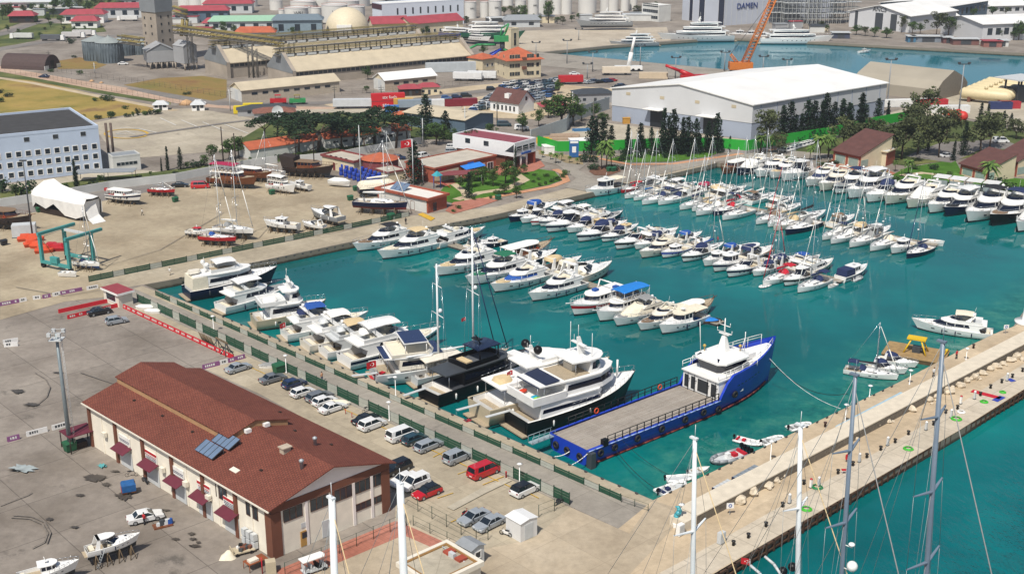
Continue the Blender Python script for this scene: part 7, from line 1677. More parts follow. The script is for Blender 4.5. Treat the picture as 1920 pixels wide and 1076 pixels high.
A,B_,C_,E_=P(88,503),P(133,513),P(170,497),P(127,488);cx=lp(A,C_,.5);hd=ang(A,B_);tl=mat('lift_turquoise','3f8f8c',.5,var=.15);r=thing('boat_lift','turquoise travelling boat lift on rubber wheels in the yard','boat lift',(cx[0],cx[1],LAND),hd);la,lb=dist(A,B_)/2+.5,3.2
for x in(-la,la):
 for y in(-lb,lb):m=MB();m.box(x-.35,x+.35,y-.3,y+.3,1.1,7.2);m.build('leg',tl,r);m=MB();m.torus((x,y,.62),.42,.2,n=16);m.torus((x+.0,y+.35,.62),.42,.2,n=16);m.build('wheel',rubber,r)
for y in(-lb,lb):m=MB();m.box(-la-.35,la+.35,y-.28,y+.28,1.1,1.7);m.build('lower_beam',tl,r)
for x in(-la,la):m=MB();m.box(x-.3,x+.3,-lb-.5,lb+3.,7.2,7.8);m.build('upper_beam',tl,r)
m=MB();m.box(-la+.31,la-.31,lb-.25,lb+.25,6.7,7.2);m.build('cross_beam',lgrey,r);m=MB();m.box(-1.2,1.,-lb-.5,-lb+.3,1.7,3.);m.build('engine_house',tl,r)
posts([((x,y,7.2),(x*.6,y*.4,2.))for x in(-la,la)for y in(-lb,lb)],.05).build('sling',rubber,r)
org=mat('lifeboat_orange','d2502a',.5,var=.12)
for i,(x,y,hd,c)in enumerate([(50,452,.3,org),(62,462,.5,org),(66,452,.2,org),(74,466,-.2,org),(100,468,0,red),(113,470,.1,red),(83,474,.3,org)]):
 p=P(x,y);r=thing('rescue_boat','%s enclosed rescue boat from the left in the group beside the lift'%nth(i),'rescue boat',(p[0],p[1],LAND),hd,'orange and red rescue boats');m=MB();m.loft([plan(-1.8,1.9,.6,.9,0),plan(-2.,2.1,.95,1.,.8),plan(-1.9,2.,.9,1.,1.)],cap1=True,sm=False);m.build('hull',c,r);m=MB();m.loft([plan(-1.5,1.3,.8,.6,1.),plan(-1.2,.9,.6,.5,1.7)],cap1=True);m.build('canopy',c,r)
p=P(47,443);r=thing('water_tank','grey-white box tank behind the orange rescue boats','tank',(p[0],p[1],LAND),.25);m=MB();m.box(-2.6,2.6,-1.4,1.4,.2,3.);m.build('tank',lgrey,r);m=MB();m.box(-2.7,2.7,-1.5,1.5,0,.2);m.build('base',dgrey,r)
bb=mat('barrel_blue','1f3fa0',.4,var=.12);k=0
for i in range(9):
 for j in range(3):
  q=(lerp(640,705,i/8)+j*3.2,lerp(329,352,i/8)-j*6.5);p=P(*q);o=MB()
  for z in(0,1.15):o.lathe([(.5,z+.02),(.56,z+.15),(.56,z+1.),(.5,z+1.12)],n=12)
  tag(o.build('barrel_stack',bb,None,(p[0],p[1],LAND)),'pair of blue barrels stacked in the block behind the boatyard bins','barrels','blue barrels stacked in the boatyard')
p=P(62,450);H_=zat(p,300)-LAND;r=thing('lattice_mast','slender lattice light mast behind the orange rescue boats','light mast',(p[0],p[1],LAND));m=MB();m.tube((0,0,0),(0,0,H_),.22,.12,8);m.build('mast',dgrey,r);m=MB();m.box(-.8,.8,-.2,.2,H_-.3,H_);m.build('lamp_bar',dgrey,r)
for(x,y,ty,lab)in((677,350,235,'tall grey lamp mast beside the blue barrels'),(775,348,262,'flagpole with big red flag by the dark conifer'),(793,345,300,'bare flagpole right of the big flag')):
 p=P(x,y);H_=zat(p,ty)-LAND;r=thing('flagpole' if 'flag' in lab else 'lamp_mast',lab,'pole',(p[0],p[1],LAND),D_(0));m=MB();m.tube((0,0,0),(0,0,H_),.17,.1,8);m.build('pole',lgrey,r)
 if 'big' in lab:flag(r,0,0,H_-3.6,2.)
make_car('sedan','black','black car parked along the white boatyard wall',P(338,351),D_(8),'cars in the boatyard');make_car('van','red','red van with load on its roof by the magenta-awned gulet',P(376,353),D_(10),'cars in the boatyard')
ashore(express,216,1046,6.6,D_(32),'white cabin speedboat on tall trestles in the front yard',hard=True,st=1.4);ashore(pilot,95,1096,7,D_(26),'white boat cut by the bottom edge in the front yard',st=1.2)
p=P(192,1062);r=thing('ladder','aluminium ladder leaning on the white speedboat stern','ladder',(p[0],p[1],LAND),D_(40));m=MB()
for s_ in(-.25,.25):m.tube((-.6,s_,0),(.5,s_,2.4),.04,n=4)
for i in range(8):m.tube((-.6+i*.14,-.25,.2+i*.3),(-.6+i*.14,.25,.2+i*.3),.03,n=4)
m.build('frame',alu,r)
# buildings of the middle distance
def wall(pts,h,label,m_,th=.25,name='wall',m2=None,h2=0,posts_=0,z0=0):
 pts=[P(*q)for q in pts];o=pts[0];r=thing(name,label,'fence' if 'fence' in label else 'wall',(o[0],o[1],LAND));m,n=MB(),MB()
 for a,b in zip(pts,pts[1:]):
  t=ang(a,b);c=lp(a,b,.5);L=dist(a,b);c=(c[0]-o[0],c[1]-o[1])
  m.rbox((c[0],c[1],h2+(h-h2)/2),(L,th,h-h2),t)
  if h2:n.rbox((c[0],c[1],h2/2),(L,th+.1,h2-.004),t)
  if posts_:
   for i in range(int(L/posts_)+1):q=lp(a,b,i*posts_/L);n.tube((q[0]-o[0],q[1]-o[1],0),(q[0]-o[0],q[1]-o[1],h+.15),.08,n=5)
 m.build('panel' if h2 or posts_ else 'wall',m_,r)
 if n.v:n.build('plinth' if h2 else 'post',m2 or m_,r)
 return r
wwall=mat('white_wall','c9c9c4',.8,var=.12,scale=.3);tan_roof=mat('beige_sheet_roof','bfb299',.7,var=.12,scale=.25);conc_roof=mat('pale_flat_roof','b5ad9f',.85,var=.15,scale=.3)
redroof=mat('red_sheet_roof','9c4048',.7,var=.15,scale=.3);orangeroof=mat('orange_tile_roof','b05c3c',.8,var=.2,scale=.5);brick=mat('brick_red_wall','9a4f3a',.85,var=.15,scale=1.);bw=mat('blueish_white_wall','b9c6d8',.7,var=.06,scale=.3);creamw=mat('cream_wall','cfc2a4',.8,var=.1,scale=.4);greyw=mat('grey_sheet_wall','9a9b9c',.6,var=.08,scale=.3);brownroof=mat('dark_brown_shingle','5b3a34',.8,var=.2,scale=.6)
B=Bld('office_block','long pale blue-white office block with dark flat roof','office block',(-30,348),(193,322),(-60,340),13.,bw,top=262);B.b=34.;B.body();B.flat(mat('dark_gravel_roof','3b3a3a',.95,var=.25,scale=.4),.7,.4)
us=[B.a*(1-q)for q in(.05,.135,.215,.29,.37,.45,.53,.61,.69,.77,.86,.94)]
for z in(1.2,4.0,6.8):B.win('r',us,[z],1.3,1.4,white,fr=.2)
B.win('r',us[1::3],[B.h-1.9],1.4,1.2,lgrey,fr=.05)
B=Bld('annex','low white annex with grey ribbed roof beside the office block','building',(214,324),(265,318),(196,318),4.4,wwall);B.a*=1.;B.body();B.flat(grey,.3);B.win('r',spread(1,B.a-1,5),[1.8],1.2,.9,lgrey,fr=.05)
for x in(205,214):p=P(x,300);o=MB();o.tube((0,0,0),(0,0,zat(p,231)-LAND),.4,n=8);tag(o.build('chimney_stack',mat('rusty_stack','5f5048',.8,var=.2),None,(p[0],p[1],LAND)),'%s brown chimney stack behind the white annex'%('left' if x<210 else 'right'),'chimney')
p=P(200,338);r=thing('carport','grey slatted carport along the white boatyard wall','carport',(p[0],p[1],LAND),math.radians(6));m=MB();m.box(-8,8,-2.5,2.5,2.6,2.75);m.build('roof',grey,r);posts([((x,y,0),(x,y,2.6))for x in(-7.5,0,7.5)for y in(-2.3,2.3)],.08).build('post',dgrey,r)
wall([(-10,390),(110,372),(205,355),(330,340),(405,325),(470,313),(520,306)],2.2,'long white boundary wall behind the boatyard',wwall)
wall([(560,305),(640,297),(700,285),(790,270)],2.2,'white wall from the beige depot to the office car lot',wwall)
B=Bld('long_shed','low white shed with long orange roof under the pines','shed',(610,280),(770,262),(590,274),3.2,wwall);B.b=9;B.body();B.gable(orangeroof,1.6,'a',.3);B.win('r',spread(2,B.a-2,8),[1.6],1.6,.7,lgrey,fr=.05)
B=Bld('bungalow','small orange-roofed bungalow behind the left conifers','house',(470,300),(600,280),(440,290),3.,wwall);B.a=24;B.b=8;B.body();B.gable(orangeroof,1.6,'a',.3)
B=Bld('depot','beige flat-roofed depot with red eaves by the blue barrels','building',(664,328),(700,320),(606,314),5.6,creamw,top=305);B.body();B.flat(conc_roof,.5,.4,.3,mat('red_eaves','7d3a38',.8));B.win('l',spread(2,B.b-3,4),[3.6],.9,.6,dgrey,fr=.05);B.win('r',spread(1,B.a-1,2),[3.6],1.2,.6,dgrey,fr=.05)
for y in(B.b*.25,B.b*.62):m=MB();m.box(-.08,-.01,y-.5,y+.5,0,2.2);m.build('door',mat('maroon_door','6b2a2c',.7),B.root)
p=P(712,325);r=thing('round_house','round brick-red pump house with tiled cone roof','building',(p[0],p[1]+2,LAND));m=MB();m.lathe([(5.2,0),(5.2,4.)],n=24,sm=False);m.build('wall',mat('maroon_wall','7a3a3c',.8),r);m=MB();m.lathe([(5.6,4.),(.2,5.6)],n=24,sm=False);m.build('roof',orangeroof,r)
B=Bld('low_annex','low flat annex in front of the round pump house','building',(727,342),(760,336),(700,334),2.6,creamw);B.body();B.flat(conc_roof,.3,.3,.2,mat('red_eaves','7d3a38'))
B=Bld('wash_house','brick-edged washroom building with white roof on the back quay','building',(803,400),(838,390),(733,372),3.4,brick);B.body();B.flat(mat('white_membrane','d9d5cc',.7,var=.06),.5,.5,.5,brick);m=MB();m.box(-.05,0,.5,B.b-.5,0,3.0);m.build('white_wall',wwall,B.root);B.win('l',[B.b*.3,B.b*.5],[.1],1.2,2.1,brown_paint,fr=.1);B.win('r',[B.a*.35],[.1],1.4,2.2,brick,fr=.1)
for k in range(3):
 m=MB();m.rbox((B.a*.45,B.b*.62+k*1.7,4.2),(3.2,1.5,.12),0,0,.5);m.build('solar_collector',pan,B.root)
B=Bld('cafe','low brick cafe row with bright blue awning','cafe',(815,344),(930,318),(803,338),4.,brick);B.b=12.;B.body();B.flat(conc_roof,.35,.3,.2,brick);m=MB();m.box(.0,B.a*.38,-.06,-.005,0,3.);m.build('cream_front',creamw,B.root);B.win('r',[B.a*q for q in(.15,.3,.52,.64,.76,.9)],[.3],2.2,2.2,white,fr=.1,mull=2)
m=MB();m.loft([[(B.a*.4,-.1,3.4),(B.a*.72,-.1,3.4),(B.a*.72,-2.6,2.7),(B.a*.4,-2.6,2.7)],[(B.a*.4,-.1,3.3),(B.a*.72,-.1,3.3),(B.a*.72,-2.6,2.6),(B.a*.4,-2.6,2.6)]],cap0=True,cap1=True);m.build('awning',mat('awning_blue','2f7fd6',.7),B.root);m=MB();m.box(B.a*.4,B.a*.66,-.12,-.01,3.3,4.3);m.build('sign_band',mat('sign_orange','c2532a',.6),B.root);m=MB();m.box(B.a*.52,B.a*.62,-.18,-.121,3.4,4.2);m.build('sign_panel',CL['sky'],B.root);m=MB();m.box(B.a*.05,B.a*.18,-.15,-.02,3.3,4.);m.build('red_sign',red,B.root)
p=P(862,341);r=thing('pavilion','maroon-roofed garden pavilion before the cafe','pavilion',(p[0],p[1],LAND),math.radians(12));m=MB();m.box(-6,6,-2.6,2.6,2.5,2.65);m.build('roof',mat('maroon_roof','7d3f42',.8,var=.1),r);posts([((x,y,0),(x,y,2.5))for x in(-5.7,0,5.7)for y in(-2.4,2.4)],.08).build('post',white,r)
f0,r0,l0=P(965,318),P(1005,306),P(893,302);rz=ang(f0,r0);a=dist(f0,r0);b=23.;r=thing('harbour_office','white two-storey harbour office on columns with red roof','office',(f0[0],f0[1],LAND),rz)
z1=3.6;z2=zat(f0,272)-LAND;m=MB();m.box(0,a,0,b,z1,z2);m.build('upper_storey',mat('office_white','dcdedf',.6,var=.04),r);m=MB();m.box(.4,a-.4,.4,b-.4,z2+.003,z2+.1);m.build('roof',mat('office_red_roof','84404a',.8,var=.15),r);m=MB()
for q in((0,a,0,.4),(0,a,b-.4,b),(0,.4,.4,b-.4),(a-.4,a,.4,b-.4)):m.box(*q,z2-.01,z2+.5)
m.build('parapet',mat('office_white','dcdedf'),r);m=MB();m.box(.8,a*.7,4,b-1,0,z1-.003);m.build('ground_storey',brown_paint,r);posts([((x,.4,0),(x,.4,z1))for x in(.4,a*.33,a*.6)],.28).build('column',white,r);m=MB();m.box(a-.8,a-.1,.1,3,0,z1-.003);m.build('pier',brick,r)
for k in range(3):u=a*(.2+.3*k);m=MB();m.box(u-a*.12,u+a*.12,-.06,.0,z1+1.3,z2-.8);w_=m.build('window',bglass,r);m=MB();[m.box(u-a*.12,u+a*.12,-.14,-.061,z1+1.5+j*.6,z1+1.58+j*.6)for j in range(int((z2-z1-2.2)/.6))];m.build('louvre',lgrey,w_)
for y in(b*.45,b*.75):m=MB();m.box(-.06,.0,y-.9,y+.9,z1+2.,z1+3.4);m.build('window',bglass,r)
m=MB();m.quad((-.02,.3,z1+1.2),(-.02,3.6,z1+1.2),(-.02,.3,z1+3.6));m.build('corner_window',bglass,r);m=MB();m.box(a*.3,a*.75,-.2,-.01,z1+.2,z1+.7);m.build('sign',CL['blue'],r)
def club2(lab,l,f,r_,ht,rise,apx):
 """mono-pitch clubhouse: low brick front with windows from l to f, roof rising behind"""
 l0,f0=P(*l),P(*f);rz=ang(l0,f0);W_=dist(l0,f0);r=thing('clubhouse',lab,'clubhouse',(l0[0],l0[1],LAND),rz);dp=r_
 m=MB();m.loft([[(0,0,0),(W_,0,0),(W_,dp,0),(0,dp,0)],[(0,0,ht),(W_,0,ht),(W_,dp,ht+rise),(0,dp,ht+rise)]]);m.build('wall',creamw,r)
 sl_=rise/dp;m=MB();q=[(-.5,-.7,ht-.7*sl_),(W_+.3,-.7,ht-.7*sl_),(W_+.3,dp+.3,ht+rise+.3*sl_),(-.5,dp+.3,ht+rise+.3*sl_)];m.loft([q,[(x,y,z+.2)for x,y,z in q]],cap0=True,cap1=True);m.build('roof',brownroof,r)
 m=MB();m.box(-.1,W_+.1,-.1,-.005,ht-1.,ht-.1);m.box(-.1,.5,-.1,-.005,0,ht-1.);m.box(W_-.5,W_+.1,-.1,-.005,0,ht-1.);m.box(W_*.46,W_*.54,-.1,-.005,0,ht-1.);m.build('brick_frame',brick,r)
 for u in(.26,.74):m=MB();m.box(W_*(u-.17),W_*(u+.17),-.06,-.004,.5,ht-1.1);m.build('window',mat('pale_green_glass','8fa39a',.15,var=.1),r)
 m=MB();m.box(W_+.001,W_+.06,.3,dp*.25,.6,2.6);m.build('side_window',mat('pale_green_glass','8fa39a'),r);return r,W_
club2('brown-roofed clubhouse with two wide windows behind the yachts',(1562,306),(1612,318),13.,4.,4.6,0)
B=Bld('clubhouse_wing','cream and brick wing attached to the brown-roofed clubhouse','clubhouse',(1660,312),(1676,305),(1618,303),6.,creamw,top=285);B.body();B.flat(lgrey,.2,.2,.5);m=MB();m.box(-.02,B.a,-.15,-.002,0,B.h-.3);m.build('brick_front',brick,B.root);B.win('r',[B.a/2],[3.2],1.4,1.2,brick,fr=.1)
club2('large brown-roofed clubhouse at the right edge',(1862,322),(1905,332),17.,4.4,5.,0);club2('smaller brown-roofed clubhouse before the large one',(1800,328),(1850,342),10.,3.4,3.4,0)
p=P(1812,358);r=thing('glass_terrace','dark-framed terrace with four white awning roofs beside the yachts','terrace',(p[0],p[1],LAND),math.radians(-33));fr_=mat('black_steel_frame','26272a',.5)
for k in range(4):m=MB();m.box(-8.5+k*4.3,-4.6+k*4.3,-2.2,2.2,3.1,3.25);m.build('awning_roof',white,r);m=MB();m.box(-8.4+k*4.3,-4.7+k*4.3,-2.1,-2.05,1.0,2.6);m.build('glass_front',mat('terrace_glass','8f9a9a',.1,var=.1),r)
posts([((x,y,0),(x,y,3.1))for x in[-8.5+k*4.3 for k in range(5)]for y in(-2.15,2.15)],.14).build('frame_post',fr_,r)
wsh=mat('shed_white_sheet','c6c7c8',.6,var=.04,scale=.2);gsh=mat('shed_grey_sheet','9aa3b2',.6,var=.05,scale=.2);wroof=mat('white_membrane_roof','e3e2de',.6,var=.1,scale=.12)
f0,l0=P(1408,262),P(1143,238);B=Bld('boatbuilding_shed','huge white shed with grey base behind the cypress row','shed',(1408,263),(1658,219),(1143,236),17.,wsh,top=199);B.a,B.b,B.h=71.5,52.3,11.2;B.root.location=(76.6,385.,LAND);B.root.rotation_euler[2]=math.radians(38.73);a,b,h=B.a,B.b,B.h;zs=5.4
m=MB();m.box(0,a,0,b,zs,h);m.build('wall',wsh,B.root);m=MB();m.box(.15,a-.15,.15,b-.15,0,zs-.003);m.build('base_wall',gsh,B.root);B.gable(wroof,4.,'a',.5,.3,wsh)
for u in(b*.28,b*.66):m=MB();m.box(-.06,.14,u-2.4,u+2.4,0,5.6);m.build('doorway',mat('dark_opening','1c2126',.6),B.root);m=MB();m.box(-3.,-.0,u-3.2,u+3.2,6.,6.3);m.build('door_canopy',white,B.root)
for u in spread(0,b,4):m=MB();m.box(-.08,-.003,u-.8,u+.8,h-1.6,h-.6);m.build('wall_vent',beige,B.root)
for u in spread(0,a,9):m=MB();m.box(u-.15,u+.15,-.1,-.003,zs,h-.2);m.build('downpipe',gsh,B.root)
for c_ in B.root.children:
 for v_ in c_.data.vertices:v_.co.x-=.2328*v_.co.y
gfen=mat('bright_green_sheet','1f9a2e',.6,var=.06,scale=.4);cpl=mat('concrete_plinth','8f8d88',.85,var=.15)
wall([(1008,280),(1046,291),(1110,290),(1160,288),(1250,284),(1340,284),(1400,289)],4.2,'bright green sheet fence on a concrete plinth round the shed',gfen,.2,'sheet_fence',cpl,1.1);wall([(1400,289),(1480,275),(1560,262),(1640,243),(1720,228)],4.2,'bright green sheet fence running back beside the cypresses',gfen,.2,'sheet_fence',cpl,1.1)
wall([(995,270),(1030,258),(1062,247),(1070,230),(1142,205)],4.5,'grey sheet fence between the house garden and the shed yard',mat('galvanised_sheet','a3adb0',.5,var=.08),.15,'sheet_fence',posts_=5)
for i,(x,y,w_,d_,h_,c,lab)in enumerate([(1060,286,14,4,2.4,'e3e2de','white sheeted store along the green fence'),(1096,282,9,6,3.4,'e3e2de','white box store behind the green fence'),(1010,268,8,2.5,1.6,'c9a23a','yellow formwork stack in the shed yard'),(1045,262,9,4,1.2,'a8937d','left timber stack in the shed yard'),(1060,258,9,4,1.2,'b09a84','right timber stack in the shed yard'),(1090,246,6,2,1.,'3b6f9c','blue plank stack in the shed yard'),(1174,232,2.4,1.2,2.1,'b98a3a','orange lifting machine before the shed')]):
 p=P(x,y);r=thing('store' if h_>2 else 'material_stack',lab,'store',(p[0],p[1],LAND),math.radians(10));mm_=mat('store_'+c,c,.7,var=.12)
 if h_>2:m=MB();m.box(-w_/2,w_/2,-d_/2,d_/2,0,h_-.2);m.build('body',mm_,r);m=MB();m.box(-w_/2-.1,w_/2+.1,-d_/2-.1,d_/2+.1,h_-.19,h_);m.build('lid',mm_,r)
 else:
  for k in range(4):m=MB();m.box(-w_/2+rnd(-.5,.5),w_/2+rnd(-.5,.5),-d_/2+k*d_/4,-d_/2+(k+.85)*d_/4,0,h_*rnd(.6,1));m.build('bundle',mm_,r)
p=P(1076,297);r=thing('totem_sign','tall blue and white totem sign at the entrance road','sign',(p[0],p[1],LAND),.1);m=MB();m.box(-1.4,1.4,-.2,.2,.4,5.4);m.build('panel',mat('totem_blue','2a5f9a',.5),r);m=MB();m.box(-1.2,1.2,-.26,-.2,4.6,5.3);m.box(-.6,.6,-.26,-.2,1.8,3.6);m.build('emblem',white,r)
B=Bld('blue_shed','blue-walled shed with wide beige roof beside the dormer house','shed',(872,252),(925,238),(815,222),4.6,mat('slate_blue_wall','56697a',.7,var=.1));B.body();B.gable(tan_roof,1.2,'b',.5)
B=Bld('dormer_house','white house with brown roof and small dormer','house',(972,215),(994,210),(930,213),4.,mat('office_white','dcdedf'));B.a=9.;B.b=13.;B.body();B.gable(brownroof,3.8,'b',.5);B.win('l',spread(1,B.b-1,6),[.8],.9,1.8,white,fr=.1);B.win('r',[B.a/2],[4.4],1.2,1.4,white,fr=.1);m=MB();m.box(1.,3.,B.b*.4,B.b*.55,4.,6.6);m.build('dormer',white,B.root)
for i,(x,y,w_,d_,h_,rm,wm,lab)in enumerate([(1035,212,9,7,3,redroof,creamw,'low red-roofed house beside the dormer house'),(760,232,8,7,3,orangeroof,wwall,'orange-roofed hut beneath the tall conifer'),(515,222,14,8,2.6,mat('rust_red_roof','7d5244',.8,var=.2),greyw,'rust-red roofed shed beside the satellite dish'),(768,178,8,7,2.8,redroof,dwood,'dark kiosk with red roof by the access road'),(803,176,8,6,3,redroof,creamw,'cream kiosk with red roof by the access road'),(500,215,20,5,2.4,dgrey,greyw,'long dark-roofed shed by the yellow containers'),(1110,190,14,9,3.5,dgrey,greyw,'dark-roofed store beside the great shed'),(302,206,5,3,2.,lgrey,white,'white open shelter by the field path'),(372,207,4.5,3,2.2,lgrey,white,'white gatehouse on the paved road')]):
 p=P(x,y);r=thing('small_house',lab,'house',(p[0],p[1],LAND),math.radians(12));m=MB();m.box(-w_/2,w_/2,-d_/2,d_/2,0,h_);m.build('wall',wm,r);m=MB();m.loft([[(-w_/2-.5,-d_/2-.5,h_+.003),(w_/2+.5,-d_/2-.5,h_+.003),(w_/2+.5,d_/2+.5,h_+.003),(-w_/2-.5,d_/2+.5,h_+.003)],[(-w_/4,-.2,h_+1.4),(w_/4,-.2,h_+1.4),(w_/4,.2,h_+1.4),(-w_/4,.2,h_+1.4)]],cap1=True);m.build('roof',rm,r);m=MB();m.box(-.5,.5,-d_/2-.05,-d_/2+.02,0,2.);m.build('door',dgrey,r)
 for u in(-w_*.3,w_*.3):m=MB();m.box(u-.6,u+.6,-d_/2-.05,-d_/2+.02,1.,2.);m.build('window',bglass,r)
p=P(523,225);r=thing('satellite_dish','large pale satellite dish among the pines','dish',(p[0],p[1],LAND));m=MB();m.tube((0,0,0),(0,0,2.5),.2,n=6);m.build('mount',grey,r);m=MB();m.loft([[(q*math.cos(t_),-1.-d_+.3*q*math.sin(t_),3.2+q*math.sin(t_))for t_ in[2*math.pi*k/16 for k in range(16)]]for q,d_ in((2.,.7),(1.2,.25),(.05,0))],sm=True);m.build('reflector',lgrey,r)
p=P(722,268);r=thing('watch_tower','grey concrete lookout with outside stair under the pines','tower',(p[0],p[1],LAND),.2);m=MB();m.box(-3,3,-2,2,3.,3.3);m.box(-1,2.,-1.,1.5,3.3,5.6);m.build('cabin',lgrey,r);posts([((x,y,0),(x,y,3))for x in(-2.5,2.5)for y in(-1.6,1.6)],.2).build('leg',lgrey,r);m=MB();m.loft([[(-3,-1.8,3.1),(-3,-.6,3.1)],[(-7,-1.8,0),(-7,-.6,0)]],closed=False);m.build('stair',grey,r)
p=P(820,352);r=thing('play_tower','play tower with turquoise roof and slide','playground',(p[0],p[1],LAND));m=MB();m.lathe([(1.6,3.4),(.1,4.6)],n=4,sm=False);m.build('roof',tq,r);posts([((x,y,0),(x,y,3.4))for x in(-.9,.9)for y in(-.9,.9)],.08).build('post',CL['blue'],r);m=MB();m.loft([[(.9,-.4,1.7),(.9,.4,1.7)],[(3.6,-.4,.1),(3.6,.4,.1)]],closed=False);m.build('slide',red,r);m=MB();m.box(-.9,.9,-.9,.9,1.5,1.65);m.build('platform',wood,r)
FC={k_:far_car_mesh(k_)for k_ in('hatch','sedan','suv','van','kangoo')}
def fcar(k_,c,px,py,hd,lab,grp):return far_car(FC[k_],P(px,py),hd,lab,grp,c)
for k_,c,x,y,hd,lab in(('hatch','navy',748,299,0,'dark red-tailed car beside the big conifer'),('kangoo','white',794,296,.9,'white van on the office car lot'),('sedan','white',812,302,.8,'white sedan on the office car lot'),('suv','silver',848,288,0,'silver off-roader on the office car lot'),('hatch','white',868,290,0,'white hatchback right of the silver off-roader'),('van','white',978,244,0,'white van passing the garden fence'),('van','teal',945,237,0,'dark van outside the blue-walled shed'),('sedan','white',1645,270,0,'white car behind the clubhouse'),('van','white',1876,268,0,'white cabin van near the right edge'),('sedan','white',1776,295,.2,'white car under the eucalyptus'),('suv','white',850,280,0,'pale van behind the silver off-roader'),('hatch','blue',837,186,.1,'blue car, left of three by the access road'),('hatch','navy',856,184,.1,'dark blue car, middle of three by the access road'),('suv','black',874,182,.1,'black car, right of three by the access road'),('suv','black',922,170,.1,'left black car near the harbour authority house'),('sedan','black',940,169,.1,'right black car near the harbour authority house'),('sedan','white',1077,141,.1,'white car on the basin road'),('sedan','navy',83,146,2.9,'dark car on the earth track'),('kangoo','white',376,196,.2,'white pickup beside the gatehouse'),('sedan','white',231,122,.1,'pale car by the corrugated silos')):fcar(k_,c,x,y,hd,lab,'single cars beyond the marina')
for i in range(8):fcar('hatch',['white','white','silver','silver','white','white','white','blue'][i],1469+i*7.6,284.5-i*2.3,math.radians(130),'%s car from the left in the row before the cypresses'%nth(i),'cars in the row before the cypresses')
rr=random.Random(5)
for i in range(108):
 row_,k_=divmod(i,13);x=884+k_*11.+row_*8.5+rr.uniform(-2.5,2.5);y=209-row_*6.-k_*1.6+rr.uniform(-1,1);c=rr.choice(['white','white','silver','silver','grey','navy','teal','black','blue','white'])
 if x>1045 or(925<x<1003 and y>190):continue
 fcar(rr.choice(['hatch','sedan','hatch','suv','kangoo']),c,x,y,math.radians(rr.choice([40,220])),'%s car packed into the crowded lot behind the dormer house'%c,'cars packed into the crowded lot')
for i in range(9):fcar(['hatch','sedan','suv'][i%3],['white','silver','navy','black','teal','navy','red','black','navy'][i],1098+i*8.5,157+(i%2)-i*.6+(12 if i>6 else 0),.6,'%s car from the left on the lot beside the basin road'%nth(i),'cars on the lot by the basin road')
def boxcar(px,py,L,hd,c,lab,h_=2.6,z=0.,wheels=False,txt=None,w_=2.5):
 p=P(px,py);r=thing('trailer' if wheels else 'container',lab,'trailer' if wheels else 'container',(p[0],p[1],LAND+z),math.radians(hd),'containers and trailers');mm_=mat('container_'+c,c,.5,var=.1,scale=.6);m=MB();zb=1. if wheels else.12;m.box(-L/2,L/2,-w_/2,w_/2,zb,zb+h_)
 for i in range(int(L/.6)):m.box(-L/2+i*.6+.1,-L/2+i*.6+.35,-w_/2-.04,-w_/2+.02,zb+.15,zb+h_-.15)
 m.build('body',mm_,r);m=MB();m.box(-L/2-.05,L/2+.05,-w_/2-.05,w_/2+.05,zb-.12,zb-.003);m.build('frame',dgrey,r);m=MB();m.box(-L/2-.06,-L/2-.01,-w_/2+.1,w_/2-.1,zb+.1,zb+h_-.1);m.build('door',mm_,r)
 if wheels:
  for x in(-L*.38,-L*.28,L*.35):m=MB();m.tube((x,-1.2,.5),(x,1.2,.5),.5,n=10);m.build('axle_wheels',rubber,r)
 if txt:text(r,'lettering',txt[0],txt[1],(txt[2],-w_/2-.08,zb+h_*.5),(math.pi/2,0,0),white)
 return r
boxcar(664,204,15,4,'c3c6c8','long pale trailer left of the red containers',wheels=True);boxcar(728,203,12.2,12,'c01f26','lower red container of the lettered pair',txt=('stx',2.,-1.));boxcar(728,203,12.2,12,'c2222a','upper red lettered container on top of the other',z=2.75,txt=('stx fuels',1.6,.5));boxcar(757,205,7,12,'c9a04a','orange-yellow container beside the red pair',z=1.2);boxcar(778,207,12,10,'8a97a2','blue-grey office container with blue door',z=1.2);boxcar(735,212,5,8,'3f78b5','small bright blue container below the red pair');boxcar(826,200,9,14,'d8d8d6','white container left of the maroon one');boxcar(864,199,12.2,12,'7a1f2e','long maroon container beside the crowded car lot')
boxcar(877,152,12,-8,'dcdcda','left white semi-trailer before the grain shed',wheels=True);boxcar(904,150,12,-8,'dcdcda','right white semi-trailer before the grain shed',wheels=True);boxcar(845,135,22,10,'b4babd','very long grey trailer body along the grain shed',h_=4.);boxcar(455,213,6,6,'d9c11f','left yellow container by the paved road');boxcar(475,208,7,6,'d9c11f','right yellow container by the paved road');boxcar(1155,141,12,2,'d8cbb6','white lettered lorry body on the basin road',wheels=True);boxcar(1225,148,12,-4,'c9b79c','tan flat container on the basin road');boxcar(1070,158,10,8,'b5222a','red lorry body above the crowded lot',wheels=True);boxcar(1745,200,12,5,'b02a33','red container before the cream tanks');boxcar(1875,205,8,0,'2a3560','navy container at the foot of the cream tanks');boxcar(1893,204,7,0,'a32a35','crimson container at the foot of the cream tanks');boxcar(1700,200,20,8,'dcdcd8','white sheeted stack behind the green fence');boxcar(1780,212,14,4,'d8d8d6','white stacked hulls before the tan hangar')
for o in FC.values():bpy.data.objects.remove(o)
